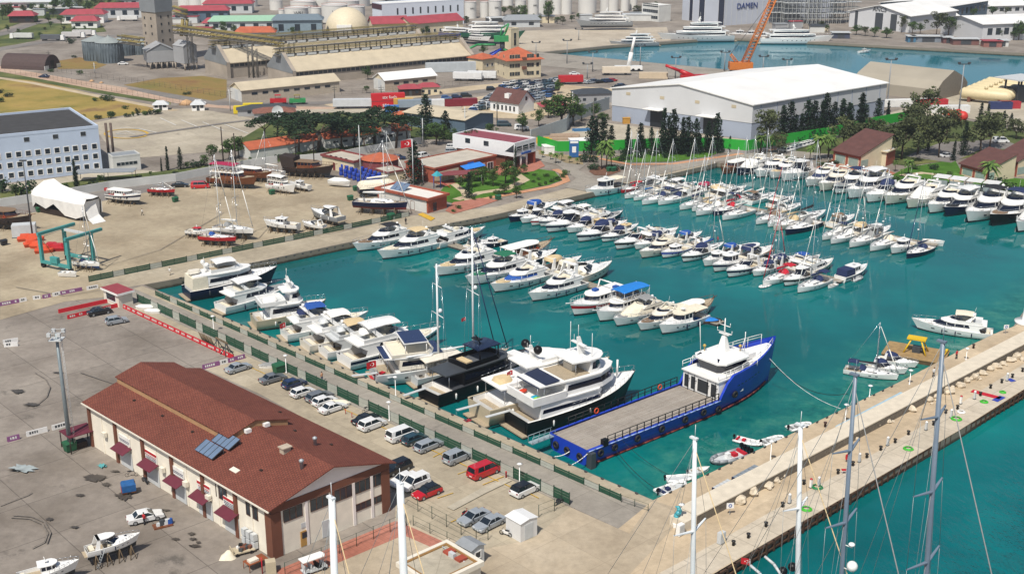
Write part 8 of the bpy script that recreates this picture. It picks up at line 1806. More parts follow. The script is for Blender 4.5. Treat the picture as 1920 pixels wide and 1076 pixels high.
# grain terminal, tank farm and shipyard in the distance
con=mat('stained_concrete','a3988a',.9,var=.25,scale=.12);dcon=mat('dark_sheet_cladding','7c8083',.7,var=.15,scale=.15);yrail=mat('yellow_rail','8c7d48',.6,var=.15);steel=mat('weathered_steel','5d5a54',.8,var=.25,scale=.5)
corr=G('corrugated_steel');wv=corr.n('TexWave',Scale=1.2,_bands_direction='Z');cm=corr.ramp(corr.noise(.4,4),(.3,'4c575e'),(.7,'667178'));corr_m=corr.out(cm,.5,.5)
for i,(x,y,rpx,ty,ay)in enumerate([(256,104,22,84,70),(290,106,22,86,72),(228,106,22,80,66),(176,116,26,79,66),(200,120,24,82,68)]):
 p=P(x,y);R=rpx/((y+220)*.01186);p=(p[0],p[1]+R);h1,h2=zat(P(x,y),ty)-LAND,zat(p,ay)-LAND;r=thing('grain_silo','%s corrugated grain silo counted from the tower leftwards'%nth(i),'silo',(p[0],p[1],LAND),0,'corrugated grain silos')
 m=MB()
 for k in range(28):a_=2*math.pi*k/28;m.tube((R*math.cos(a_),R*math.sin(a_),.5),(R*math.cos(a_),R*math.sin(a_),h1),.16,n=4)
 m.lathe([(R,0),(R,h1)],n=28,cap=False);m.build('shell',corr_m,r);m=MB();m.lathe([(R+.3,h1),(.5,h2-.2),(.4,h2+.4)],n=28,sm=False);m.build('roof',mat('silo_cone_roof','a3aaa6',.5,.3,var=.08),r)
T0=P(312,132);B=Bld('silo_tower','tall concrete elevator tower with grey upper cladding','tower',(300,120),(330,116),(275,116),60.,con);hT=B.h;zc=zat(T0,33)-LAND;m=MB();m.box(0,B.a,0,B.b,0,zc);m.build('shaft',con,B.root);m=MB();m.box(-.4,B.a+.4,-.4,B.b+.4,zc+.01,hT);m.build('upper_cladding',dcon,B.root)
B.win('r',[B.a*.3,B.a*.75],[zc*q for q in(.25,.42,.6,.74,.88)],.9,1.2,con,mat('dark_opening','1c2126'),fr=.05);B.win('l',[B.b*.35,B.b*.8],[zc*q for q in(.35,.55,.7,.85)],.9,1.2,con,mat('dark_opening','1c2126'),fr=.05)
B=Bld('intake_shed','grey sheet intake shed on stilts at the tower foot','shed',(278,131),(330,128),(263,125),14.,dcon,top=97);m=MB();m.box(0,B.a,0,B.b,3.,B.h);m.build('wall',greyw,B.root);B.gable(greyw,3.,'b',.3);posts([((x,y,0),(x,y,3))for x in spread(0,B.a,5)for y in(.4,B.b-.4)],.35).build('stilt',con,B.root)
B=Bld('weigh_house','narrow grey weigh house beside the intake shed','shed',(347,133),(372,130),(331,129),16.,greyw,top=88);m=MB();m.box(0,B.a,0,B.b,3,B.h);m.build('wall',greyw,B.root);B.gable(greyw,2.,'b',.2);posts([((x,y,0),(x,y,3))for x in(.4,B.a-.4)for y in(.4,B.b-.4)],.4).build('stilt',con,B.root)
def grain(lab,Fq,Rq,Lq,eave,ridge_px,endc):
 B=Bld('grain_shed',lab,'warehouse',Fq,Rq,Lq,10.,con,top=eave);B.body();a,b,h=B.a,B.b,B.h;rs=b*.2;m=MB()
 q=[(-.3,-.8,h-.6),(a+.3,-.8,h-.6),(a+.3,b*.42,h+rs),(-.3,b*.42,h+rs)];m.loft([q,[(x,y,z+.3)for x,y,z in q]],cap0=True,cap1=True);q=[(-.3,b+.8,h-.6),(a+.3,b+.8,h-.6),(a+.3,b*.58,h+rs),(-.3,b*.58,h+rs)];m.loft([q,[(x,y,z+.3)for x,y,z in q]],cap0=True,cap1=True);m.build('roof',tan_roof,B.root)
 m=MB()
 for x0 in(-1.2,a-.4):m.loft([[(x0,-1,0),(x0,b+1,0),(x0,b+1,h),(x0,b*.62,h+rs+2),(x0,b*.38,h+rs+2),(x0,-1,h)],[(x0+1.6,-1,0),(x0+1.6,b+1,0),(x0+1.6,b+1,h),(x0+1.6,b*.62,h+rs+2),(x0+1.6,b*.38,h+rs+2),(x0+1.6,-1,h)]],cap0=True,cap1=True)
 m.build('end_wall',con,B.root);m=MB();m.box(-1.3,-1.15,-1.05,b+1.05,h*.82,h+rs*.1);m.loft([[(-1.28,-1,h),(-1.28,b+1,h),(-1.28,b*.62,h+rs+2),(-1.28,b*.38,h+rs+2)],[(-1.18,-1,h),(-1.18,b+1,h),(-1.18,b*.62,h+rs+2),(-1.18,b*.38,h+rs+2)]],cap0=True,cap1=True);m.build('end_cladding',dcon,B.root);m=MB()
 for u in spread(0,a,40):m.box(u-a/100,u+a/100,-.12,-.005,h-2.2,h-.9)
 m.build('vent_strip',dgrey,B.root)
 zt=h+rs+.4;n=int(a/5);m=MB();m.box(-3,a+1,b*.40,b*.60,zt,zt+.4)
 for i in range(n+1):x=a*i/n;m.box(x-.15,x+.15,b*.41,b*.43,zt+.4,zt+3.2);m.box(x-.15,x+.15,b*.57,b*.59,zt+.4,zt+3.2)
 m.box(-3,a+1,b*.44,b*.56,zt+2.9,zt+3.2);m.build('conveyor_gallery',steel,B.root);m=MB()
 for yy in(b*.39,b*.5,b*.61):
  for z in(1.3,2.2,3.9):m.box(-3,a+1,yy-.1,yy+.1,zt+z,zt+z+.2)
 m.build('yellow_railing',yrail,B.root);m=MB();[m.box(u-a/(n*2.6),u+a/(n*2.6),b*.385,b*.392,zt-.2,zt+.75)for u in spread(0,a,n)];m.build('white_panels',lgrey,B.root);return B
G2=grain('farther long grain shed with conveyor gallery on its ridge',(430,147),(800,112),(373,137),117,0,0);G1=grain('nearer long grain shed with conveyor gallery on its ridge',(553,160),(883,127),(482,150),133,0,0)
def truss(a,b,lab,hgt=2.6,wd=2.5,name='conveyor_bridge'):
 L=math.dist(a,b);r=thing(name,lab,'conveyor',a);d=(b[0]-a[0],b[1]-a[1],b[2]-a[2]);n=int(L/3.5);pt=lambda t_,y,z:(d[0]*t_-math.sin(math.atan2(d[1],d[0]))*y,d[1]*t_+math.cos(math.atan2(d[1],d[0]))*y,d[2]*t_+z);m,yl=MB(),MB()
 for y in(-wd/2,wd/2):
  for z in(0,hgt):m.tube(pt(0,y,z),pt(1,y,z),.28,n=4)
  yl.tube(pt(0,y,hgt+.6),pt(1,y,hgt+.6),.25,n=4);yl.tube(pt(0,y,hgt*.5),pt(1,y,hgt*.5),.3,n=4)
  for i in range(n):m.tube(pt(i/n,y,0),pt((i+1)/n,y,hgt),.16,n=4)
 m.build('truss',steel,r);yl.build('railing',yrail,r)
q=lambda px,py,D:at(px,py,D)
truss(q(328,62,T0[1]),q(530,88,T0[1]-24),'long inclined yellow-railed conveyor from the tower to the near shed');truss(q(325,26,T0[1]),q(352,34,T0[1]),'short upper conveyor at the tower head');truss(q(225,80,T0[1]+10),q(268,86,T0[1]),'low yellow conveyor from the silos to the tower')
for i,x in enumerate((343,351)):a_=q(x,36,T0[1]);b_=q(x-3,68,T0[1]);o=MB();o.tube((0,0,0),tuple(b_[k]-a_[k]for k in range(3)),.8,n=6);tag(o.build('grain_chute',yrail,None,a_),'%s yellow grain chute dropping from the upper conveyor'%('left' if i==0 else 'right'),'chute')
for i,(x,y,ty)in enumerate([(420,140,72),(472,146,84),(430,138,80),(480,146,92),(360,132,40),(550,148,80),(539,148,84)]):p=P(x,y);H_=zat(p,ty)-LAND;r=thing('conveyor_tower','%s steel lattice leg under the inclined conveyor, from the left'%nth(i),'steel leg',(p[0],p[1],LAND),0,'steel legs of the conveyors');m=MB();[m.tube((x_,y_,0),(x_,y_,H_),.16,n=4)for x_ in(-1,1)for y_ in(-1,1)];[m.tube((-1,-1,k*4),(1,-1,k*4+4),.1,n=4)for k in range(int(H_/4))];m.build('frame',steel,r)
for lab,Fq,Rq,Lq,top,rm,wm in(('long beige warehouse with white gable by the paved road',(454,192),(637,173),(421,186),170,tan_roof,mat('warehouse_beige','b3a795',.8,var=.12)),('pale warehouse with bright white roof before the grain shed',(722,172),(818,162),(693,167),151,wroof,mat('warehouse_tan','b5a490',.8,var=.1))):
 B=Bld('warehouse',lab,'warehouse',Fq,Rq,Lq,6.,wm,top=top);B.body();B.gable(rm,2.2,'a',.5,.2,creamw);B.win('r',spread(3,B.a-3,8 if B.a>30 else 4),[B.h-2.],2.2,.8,dgrey,fr=.05);m=MB();m.box(-.05,-.003,0,B.b,0,B.h);m.build('gable_wall',wwall,B.root)
 m=MB();m.box(-.1,-.051,B.b*.3,B.b*.6,0,4);m.build('door',lgrey,B.root)
B=Bld('authority_house','four-storey cream house with orange hipped roof','house',(952,149),(1014,145),(927,140),13.,creamw,top=114);B.body();B.hip(orangeroof,4.5,1.2);[B.win('r',[B.a*f for f in(.1,.16,.26,.32,.62,.68,.74,.9)],[z],1.3,1.6,creamw,fr=.05)for z in(1.2,4.6,8.4)];B.win('l',spread(1,B.b-1,2),[1.2,4.6,8.4],.9,1.2,creamw,fr=.05);m=MB();[m.box(B.a*.42,B.a*.54,-1.2,-.003,z,z+1.2)for z in(3.8,7.6)];m.build('balcony',brown_paint,B.root)
B=Bld('guard_house','small orange-roofed house beside the harbour crane','house',(905,133),(918,131),(882,128),5.,creamw);B.a=9.;B.b=9.;B.body();B.hip(orangeroof,2.,.6);B.win('r',[3,6],[1.5],1.2,1.2,white,fr=.1)
B=Bld('hoist_tower','square cream concrete tower at the harbour crane','tower',(958,100),(973,98),(949,98),20.,creamw,top=56);B.body();B.flat(con,.5);B.win('r',[B.a/2],[B.h*.3,B.h*.55],1.6,3.2,creamw,mat('dark_opening','1c2126'),fr=.05)
p=P(942,104);r=thing('harbour_crane','green portal harbour crane with folded jib','crane',(p[0],p[1],LAND));cg=mat('crane_green','2f8a4f',.5,var=.15);s_=1/.01186/324;H_=zat(p,78)-LAND;H2=zat(p,45)-LAND;m=MB();m.tube((0,0,H_*.3),(0,0,H_),1.2,n=8);m.build('column',dgrey,r);[MB().tube((x_,y_,0),(0,0,H_*.5),.5,n=6).build('leg',HU['blue']if x_<0 else cg,r)for x_ in(-6,6)for y_ in(-5,5)];m=MB();m.box(-4,3,-2,2,H_,H_+2.6);m.build('machine_house',cg,r);m=MB();m.path([(0,0,H_+2),(1.5,0,(H_+H2)/2),(3,0,H2)],.5,5);m.path([(-1,0,H_+2),(-.3,0,(H_+H2)/2+2),(3,0,H2)],.35,5);m.build('jib',cg,r);m=MB();m.path([(-3,0,H_*.75),(-12,0,H_*.75),(-20,0,H_*.2)],.6,5);m.build('lower_arm',cg,r)
B=Bld('white_hall','big white hall with narrow slit windows and dark corner band','hall',(717,55),(870,45),(683,52),22.,mat('hall_white','cfd6e0',.5,var=.04),top=9);B.body();B.flat(wroof,.4);B.win('r',spread(B.a*.14,B.a*.97,9),[B.h*.55],.9,B.h*.26,dgrey,fr=.03);m=MB();m.box(B.a*.01,B.a*.1,-.15,-.01,0,B.h*.45);m.build('gate',dgrey,B.root);m=MB();m.box(-.2,-.01,-.1,B.b,B.h-3.,B.h-.2);m.build('dark_band',mat('maroon_band','43202c',.6),B.root);B.win('l',spread(B.b*.2,B.b*.7,3),[B.h*.3,1.5],1.6,1.6,dgrey,fr=.03)
for lab,Fq,Rq,Lq,rm in(('red-roofed office row before the white hall, left part',(700,68),(765,66),(690,66),redroof),('red-roofed office row before the white hall, right part',(772,68),(868,60),(768,66),redroof)):B=Bld('office_row',lab,'house',Fq,Rq,Lq,6.5,creamw);B.b=14.;B.body();B.gable(rm,3.,'a',.8);B.win('r',spread(2,B.a-2,8),[1.2],1.4,1.6,white,fr=.1)
tw=mat('tank_white','d3d1cb',.5,var=.06,scale=.1);ink=mat('tank_ink','4a4d50',.6)
def tank(x,y,rpx,ty,lab,num=None):
 p0=P(x,y);R=rpx/((y+220)*.01186);p=(p0[0],p0[1]+R);h_=zat(p0,ty)-LAND;r=thing('storage_tank',lab,'tank',(p[0],p[1],LAND),0,'white storage tanks');m=MB();m.lathe([(R,0),(R,h_)],n=28,cap=False);m.build('shell',tw,r);m=MB();m.lathe([(R+.15,h_),(.3,h_+R*.12)],n=28,sm=False);m.build('roof',tw,r);m=MB();m.torus((0,0,h_+.6),R,.12,ax='z',n=28,k=4);m.build('top_rail',mat('rail_rose','b98f86',.6),r)
 if num:text(r,'lettering',num,R*.42,(R*.35,-R*.98,h_*.62),(math.pi/2,0,.35),ink,.05)
for i,(x,y,rp,ty,n_)in enumerate([(345,12,14,-10,None),(365,13,13,-10,None),(386,13,12,-12,None),(409,14,16,-4,None),(436,13,13,-12,None),(466,14,14,-10,None),(516,20,12,2,None),(565,20,24,5,None),(553,40,22,17,'WS1'),(528,34,6,20,None),(592,48,10,16,'WS2'),(625,44,24,12,'WS3'),(578,34,8,14,None),(668,46,15,14,'WS4'),(640,22,30,4,None),(600,16,26,-2,None),(660,14,30,-4,None),(700,8,20,-6,None)]):tank(x,y,rp,ty,'white storage tank beyond the grain sheds, %s in order from the left'%nth(i),n_)
for i,(x,y,rp,ty,n_)in enumerate([(882,36,11,5,'W61'),(908,34,8,5,None),(928,35,12,3,'W62'),(952,12,10,-6,None),(976,24,10,2,None),(1000,32,10,-2,'W65'),(1016,28,9,-3,None),(1044,28,9,-4,None),(1062,28,10,-5,None),(1102,26,17,-6,None),(1135,22,9,-6,None),(1150,22,10,-6,None),(1172,22,8,-6,None),(1188,20,7,-6,None)]):tank(x,y,rp,ty,'white storage tank above the far apron, %s from the left'%nth(i),n_)
p=P(645,62);r=thing('dome_store','cream dome-shaped store among the white tanks','dome',(p[0],p[1]+14,LAND));R=41/(282*.01186);m=MB();m.sphere((0,0,0),R,0,28,12,(1,1,1.02),half=True);m.build('dome',mat('dome_cream','d3c6aa',.6,var=.08),r);m=MB();m.box(-4,4,-R-1,-R+3,0,4);m.build('porch',white,r)
for i,(x,y,w_,d_,h_,rm,wm,lab)in enumerate([(45,42,14,9,4,redroof,dwood,'small red-roofed canopy at the far left hill road'),(160,42,24,12,5,redroof,white,'long red-roofed filling station roof beyond the silos'),(162,52,14,9,4,redroof,white,'red-roofed shop with red wall beyond the silos'),(228,32,28,14,6,redroof,lgrey,'big red-roofed canopy left of the tower'),(382,38,30,12,6,redroof,mat('slate_blue_wall','56697a'),'long maroon-roofed shed right of the tower'),(430,24,30,14,6,redroof,lgrey,'red-roofed canopy before the far tanks'),(470,55,44,12,5,mat('pale_green_roof','8fb59a',.7,var=.1),lgrey,'long pale green-roofed building behind the grain sheds'),(560,64,26,14,8,mat('slate_roof','6d7b84',.6),mat('slate_sheet','7f929c',.6),'blue-grey sheet shed beside the dome'),(400,56,10,8,4,redroof,white,'tiny red and white kiosk beyond the tower'),(480,74,20,10,4,orangeroof,lgrey,'orange roof showing behind the farther grain shed'),(978,50,20,10,4,grey,lgrey,'grey hut at the back of the far apron'),(60,18,40,12,5,lgrey,white,'white hillside building at the top left'),(20,10,30,10,6,lgrey,wwall,'white hillside block at the left corner'),(105,14,26,10,5,lgrey,white,'white hillside building among the left trees'),(265,12,30,10,5,greyw,lgrey,'grey hillside shed left of the tower')]):
 p=P(x,y);r=thing('far_building',lab,'building',(p[0],p[1],LAND),math.radians(6));m=MB();m.box(-w_/2,w_/2,-d_/2,d_/2,0,h_);m.build('wall',wm,r);m=MB();m.loft([[(-w_/2-1,-d_/2-1,h_+.01),(w_/2+1,-d_/2-1,h_+.01),(w_/2+1,d_/2+1,h_+.01),(-w_/2-1,d_/2+1,h_+.01)],[(-w_/2+2,-.5,h_+2.6),(w_/2-2,-.5,h_+2.6),(w_/2-2,.5,h_+2.6),(-w_/2+2,.5,h_+2.6)]],cap1=True);m.build('roof',rm,r)
 for u in spread(-w_/2,w_/2,max(2,int(w_/7))):m=MB();m.box(u-1.4,u+1.4,-d_/2-.08,-d_/2+.02,h_*.3,h_*.75);m.build('window',bglass,r)
def lorry(px,py,hd,c,lab):
 r=boxcar(px,py,10,hd,c,lab,2.2,0,True);r['category']='lorry';r.name='tanker_lorry';m=MB();m.loft([[(5.3,-1.2,.6),(7.2,-1.2,.6),(7.2,1.2,.6),(5.3,1.2,.6)],[(5.4,-1.1,3.),(6.9,-1.1,3.),(6.9,1.1,3.),(5.4,1.1,3.)]],cap1=True);m.build('cab',white,r)
rr=random.Random(8)
for i,(x,y)in enumerate(sorted([(rr.uniform(330,560),rr.uniform(34,70))for _ in range(9)]+[(rr.uniform(10,260),rr.uniform(6,30))for _ in range(10)]+[(rr.uniform(890,1250),rr.uniform(34,44))for _ in range(8)]+[(rr.uniform(1460,1600),rr.uniform(50,66))for _ in range(6)]+[(rr.uniform(690,880),rr.uniform(2,8))for _ in range(5)])):
 p=P(x,y);r=thing('works_shed','%s little works shed or store in the far industrial belt, from the left'%nth(i),'shed',(p[0],p[1],LAND),rr.uniform(-.1,.3),'little works sheds of the far belt');w_,d_,h_=rr.uniform(3,9),rr.uniform(2.5,6),rr.uniform(2.2,4.5);m=MB();m.box(-w_,w_,-d_/2,d_/2,0,h_);m.build('wall',rr.choice([lgrey,greyw,creamw,wwall,dgrey]),r);m=MB();m.box(-w_-.3,w_+.3,-d_/2-.3,d_/2+.3,h_+.01,h_+.4);m.build('roof',rr.choice([grey,lgrey,redroof,conc_roof,dgrey]),r)
for x,y,hd,c,lab in((45,74,176,'d0d0cc','white tanker lorry on the left hill road'),(96,77,0,'5c5f63','dark grey lorry beside the white tanker'),(135,72,0,'c9c6c4','pale lorry left of the silos'),(155,68,2,'c9c6c4','second pale lorry beside the silos'),(243,40,180,'d8d8d4','white tanker lorry under the red canopy')):lorry(x,y,hd,c,lab)
p=P(52,130);r=thing('arched_hut','dark arched military hut beside the earth track','hut',(p[0],p[1]+4,LAND),math.radians(-14));m=MB();m.loft([[(x,6*math.cos(t_),6.2*math.sin(t_))for t_ in[math.pi*k/12 for k in range(13)]]for x in(-11,11)],closed=False,cap0=True,cap1=True);m.build('vault',mat('dark_brown_sheet','4a3a37',.8,var=.2),r);m=MB();m.box(11.02,11.1,-1.2,1.2,0,3.6);m.build('door',black,r);m=MB();m.box(10.9,11.05,-6,-3,0,1.8);m.box(10.9,11.05,3,6,0,1.8);m.build('low_wall',white,r)
f0=P(1357,48);B=Bld('shipyard_hall','huge grey-white shipyard hall with dark doors and blue lettering','hall',(1356,49),(1560,34),(1257,39),40.,mat('shipyard_white','b7bcc6',.6,var=.05,scale=.1),top=-4);B.h=26;B.body();B.flat(wroof,.5);[B.win('l',[B.b*u],[.2],w_,B.h*.88,white,mat('dark_door','20263a',.5),fr=.1)for u,w_ in((.06,5),(.52,5),(.78,3))];text(B.root,'lettering','DAMEN',4.6,(B.a*.2,-.3,10.4),(math.pi/2,0,0),mat('letter_blue','2b3f7a',.5),.1);[B.part('panel_seam',lgrey,MB().box(u-.15,u+.15,-.12,-.004,0,B.h))for u in spread(0,B.a,22)]
B=Bld('yard_office','white three-storey yard office with dark windows','office',(1235,42),(1257,40),(1203,38),12.,wwall,top=12);B.body();B.flat(wroof,.4);B.win('l',spread(1,B.b-1,8),[1.5,5.,8.4],1.6,1.8,wwall,fr=.03)
B=Bld('boatyard_hall','white gabled boat hall with dark lettering on the opposite shore','hall',(1704,62),(1790,50),(1597,50),13.,wsh,top=31);B.body();B.gable(wroof,4.5,'a',1.,.3);[B.win('l',[B.b*u],[.2],w_,9.,wsh,dgrey,fr=.05)for u,w_ in((.26,4),(.5,5),(.88,2))];text(B.root,'lettering','ANCS',3.4,(-.2,B.b*.5,B.h+2.2),(math.pi/2,0,-math.pi/2),ink,.1)
for lab,Fq,Rq,Lq,top,rm,wm in(('long white-roofed workshop with tall blue windows, behind the boat hall',(1770,42),(1850,28),(1715,22),14,wroof,mat('slate_blue_wall','56697a')),('white-roofed hall at the right edge of the opposite shore',(1840,78),(1990,72),(1800,62),46,wroof,wsh),('white-roofed block in the top right corner',(1850,28),(1990,24),(1830,18),12,wroof,wsh),('low white-roofed annexe beside the boat hall',(1712,60),(1800,48),(1690,56),44,wroof,dgrey)):B=Bld('far_hall',lab,'hall',Fq,Rq,Lq,9.,wm,top=top);B.body();B.gable(rm,2.5,'a',1.);B.win('r',spread(2,B.a-2,9),[B.h*.35],3.,B.h*.4,wm,fr=.03)
sc=mat('scaffold_steel','a3a6a4',.6,var=.1)
for i,(x,y,L_,H_)in enumerate([(1475,44,22,26),(1510,46,26,24),(1550,46,22,25),(1585,44,18,24),(1530,24,34,22)]):
 p=P(x,y);r=thing('scaffolding','%s scaffold tower block round the ships on the slip, from the left'%nth(i),'scaffolding',(p[0],p[1],LAND),math.radians(4),'scaffolding on the slip');m=MB()
 for a_ in range(int(L_/2.4)):
  for d_ in(0,3,6):m.tube((a_*2.4-L_/2,d_,0),(a_*2.4-L_/2,d_,H_),.14,n=4,cap=False)
 m.build('upright',sc,r);m=MB()
 for k in range(1,int(H_/3)):
  for d_ in(0,3,6):m.tube((-L_/2,d_,k*3),(L_/2,d_,k*3),.11,n=4,cap=False)
 m.build('ledger',sc,r);m=MB();[m.box(-L_/2,L_/2,.2,5.8,k*6,k*6+.15)for k in range(1,int(H_/6))];m.build('platform',lgrey,r)
def super_(L,px,py,hd,hull,lab,z=0.,nd=3):
 p=P(px,py,z);A=(p[0]-math.cos(math.radians(hd))*L/2,p[1]-math.sin(math.radians(hd))*L/2);k=L/45.
 r,h=mega(L,L*.18,lab,A,math.radians(hd),hull,5.6*k,3.6*k,[(-.38*L+i*.05*L,.26*L-i*.09*L,(3.6-.5*i)*k,5*k,(3.8+2.4*i)*k,2.3*k,white,.6*k,1.5*k,.05*L,.5)for i in range(nd)],group='superyachts beyond the shed',name='superyacht',z=z,ptn=8);mastbits(r,-.04*L,(3.8+2.4*nd)*k,1.6*k);return r
super_(41,1303,79,187,'lgrey','white superyacht moored in the far basin');super_(26,1188,88,190,'grey','dark grey superyacht at the corner of the far basin');super_(38,1493,83,-3,'white','long low white superyacht moored before the scaffolding',nd=2)
super_(32,1132,50,186,'grey','sleek silver superyacht standing on the far apron',z=LAND+2.);super_(33,925,72,-8,'green','green-hulled superyacht standing ashore by the white tanks',z=LAND+3.);super_(22,890,76,-40,'white','small white motor yacht ashore before the green-hulled one',z=LAND+2.,nd=2);super_(24,862,70,-30,'blue','blue-hulled ship ashore beside the white hall',z=LAND+3.,nd=2)
for i,(x,y)in enumerate([(1370,66),(1392,67),(1415,70)]):pilot(13,'small white boat at the far slip, %s from the left'%nth(i),W(x,y+4),math.radians(200),group='boats at the far slip')
pilot(7,'tiny white launch alone on the far basin',W(1630,99),math.radians(20))
def lattice(a,b,w0,w1,m_,n=14,chord=.22):
 m=MB();a,b=Vector(a),Vector(b);d=(b-a).normalized();u=d.cross(Vector((0,1,0))).normalized();v=d.cross(u);C=lambda t_,i,j:a.lerp(b,t_)+(u*i+v*j)*lerp(w0,w1,t_)/2
 for i in(-1,1):
  for j in(-1,1):m.tube(C(0,i,j),C(1,i,j),chord,n=5)
 for k in range(n):
  for(i,j),(i2,j2)in(((-1,-1),(1,-1)),((1,-1),(1,1)),((1,1),(-1,1)),((-1,1),(-1,-1))):m.tube(C(k/n,i,j),C((k+1)/n,i2,j2),chord*.6,n=4)
 return m
co_=mat('crane_orange','c4702a',.5,var=.12);p=P(1392,137);r=thing('lattice_crane','orange lattice crawler crane with high boom behind the shed','crane',(p[0],p[1],LAND));lo=lambda x,y:tuple(c-o for c,o in zip(at(x,y,p[1]),(p[0],p[1],LAND)))
lattice(lo(1392,128),lo(1452,-6),2.6,2.2,co_,22).build('boom',co_,r);lattice(lo(1388,126),lo(1370,102),1.2,.8,co_,6,.18).build('back_mast',co_,r);c_=lo(1382,130);m=MB();m.box(-6,4,-2.5,2.5,1.6,4.6);m.build('machine_house',co_,r);m=MB();m.box(-5,5,-3.5,-2.2,0,1.5);m.box(-5,5,2.2,3.5,0,1.5);m.build('crawler',dgrey,r);posts([(lo(1370,102),lo(1452,-6)),(lo(1370,102),lo(1366,126))],.1).build('cable',dgrey,r)
for lab,bx,by,tx,ty,c in(('white telescopic mobile crane before the far basin',1178,130,1190,70,white),('red and white mobile crane boom behind the great shed',1302,147,1248,123,red)):
 p=P(bx,by+4);r=thing('mobile_crane',lab,'crane',(p[0],p[1],LAND));a_=lo(bx,by-4);lo=lambda x,y:tuple(c_-o for c_,o in zip(at(x,y,p[1]),(p[0],p[1],LAND)));a_,b_=lo(bx,by-3),lo(tx,ty);m=MB();m.tube(a_,lp3(a_,b_,.5),1.,n=6);m.tube(lp3(a_,b_,.45),b_,.7,.6,6);m.build('boom',c,r);m=MB();m.box(-6,6,-1.5,1.5,.8,2.4);m.build('chassis',c,r)
 for x in(-4,-1,2,4.5):m=MB();m.tube((x,-1.5,.7),(x,1.5,.7),.7,n=10);m.build('axle_wheels',rubber,r)
 posts([(b_,(b_[0]+1,0,4.))],.06).build('hoist_rope',dgrey,r)
tanw=mat('hangar_tan','9c9484',.7,var=.1,scale=.1);f0=P(1762,213);B=Bld('tent_hangar','tan fabric hangar with angled eaves beside the great shed','hangar',(1755,190),(1800,178),(1590,172),12.,tanw);a,b=26.,dist(P(1755,190),P(1590,172));pr=[(0,0),(0,4.2),(4,7),(a/2,10.2),(a-4,7),(a,4.2),(a,0)];m=MB();m.loft([[(x,y,z)for x,z in pr]for y in(0,b)],closed=False);m.build('skin',tanw,B.root);m=MB();m.quad(*[(x,0,z)for x,z in pr]);m.build('end_wall',mat('hangar_end','7f776b',.8),B.root)
cy=mat('tank_cream','d3c39b',.5,var=.08)
for i in range(6):
 p=P(1846+i*9,194-i*4.2);r=thing('bullet_tank','%s cream gas tank lying in the rows by the basin, from the left'%nth(i),'tank',(p[0],p[1],LAND),math.radians(-36),'cream gas tanks');R=2.1;m=MB();m.loft([[(x,q_*R*math.cos(t_),3.2+q_*R*math.sin(t_))for t_ in[2*math.pi*k/16 for k in range(16)]]for x,q_ in((-9.6,.1),(-9.2,.6),(-8,1),(8,1),(9.2,.6),(9.6,.1))],cap0=True,cap1=True,sm=True);m.build('shell',cy,r);m=MB();m.lathe([(.7,5.2),(.7,6.2),(.2,6.6)],n=10);m.build('manway',cy,r);m=MB();m.box(-6,-5,-1.8,1.8,0,2.);m.box(5,6,-1.8,1.8,0,2.);m.build('saddle',brown_paint,r)
B=Bld('loading_canopy','grey open loading canopy at the right edge by the tanks','canopy',(1905,196),(1935,192),(1895,190),9.,greyw);m=MB();m.box(-3,B.a+3,-3,B.b+3,9,9.4);m.build('roof',lgrey,B.root);posts([((x,y,0),(x,y,9))for x in(0,B.a)for y in(0,B.b)],.4).build('post',dgrey,B.root);m=MB();m.box(.5,B.a-.5,.5,B.b-.5,0,6);m.build('equipment',dgrey,B.root)
for i,(x,y)in enumerate([(1795,232),(1804,236)]):p=P(x,y-8);o=MB();o.sphere((0,0,1.8),1.8,nu=16,nv=10);o.box(-.4,.4,-.4,.4,0,.4);tag(o.build('buoy',mat('buoy_red','c4352c',.5),None,(p[0],p[1],LAND)),'%s of the two big red ball buoys behind the trees'%('left' if i==0 else 'right'),'buoy')
p=P(1783,222);r=thing('lifeboat','orange and white lifeboat stored behind the trees','boat',(p[0],p[1],LAND),.1);m=MB();m.loft([plan(-3.5,3.5,1.,1.6,0),plan(-3.8,3.8,1.5,1.8,1.3)],cap0=True,cap1=True);m.build('hull',white,r);m=MB();m.loft([plan(-3.,3.,1.3,1.4,1.3),plan(-2.,2.,.8,1.,2.8)],cap1=True);m.build('canopy',org,r)
for i,(x,y,w_,c)in enumerate([(1707,79,4,'3f6f8c'),(1738,79,16,'77808a'),(1775,81,5,'6d4a48'),(1808,84,13,'74504a'),(1858,88,9,'8f6058'),(1878,87,5,'c8c8c4'),(1575,72,9,'3f4558')]):p=P(x,y);r=thing('quay_shack','%s low shack on the opposite harbour shore, from the left'%nth(i),'shack',(p[0],p[1],LAND),-.05,'shacks on the opposite shore');m=MB();m.box(-w_/2,w_/2,-2.5,2.5,0,2.6);m.build('wall',mat('shack_'+c,c,.7,var=.2,scale=.4),r);m=MB();m.box(-w_/2-.5,w_/2+.5,-3.2,3.2,3.01,3.3);m.build('roof',lgrey if i!=4 else redroof,r);m=MB();m.box(-w_*.2,w_*.2,-2.55,-2.49,.2,2.5);m.build('opening',dgrey,r)
for i,(x,y,ty)in enumerate([(1063,120,76),(1111,135,98),(1200,126,87),(1266,148,108),(1358,134,98),(1430,140,106),(1474,145,112),(1663,200,112),(1797,215,120),(1005,105,80),(1085,76,55),(1101,148,120)]):p=P(x,y);H_=zat(p,ty)-LAND;r=thing('lamp_mast','%s tall lamp mast round the far basin, from near the hoist tower'%nth(i),'lamp mast',(p[0],p[1],LAND),0,'lamp masts of the far basin');m=MB();m.tube((0,0,0),(0,0,H_),.28,.16,6);m.build('mast',grey,r);m=MB();m.box(-2.,2.,-.15,.15,H_-.3,H_);m.box(-2.2,-1.3,-.4,.4,H_,H_+.6);m.box(1.3,2.2,-.4,.4,H_,H_+.6);m.build('lamp_head',dgrey,r)
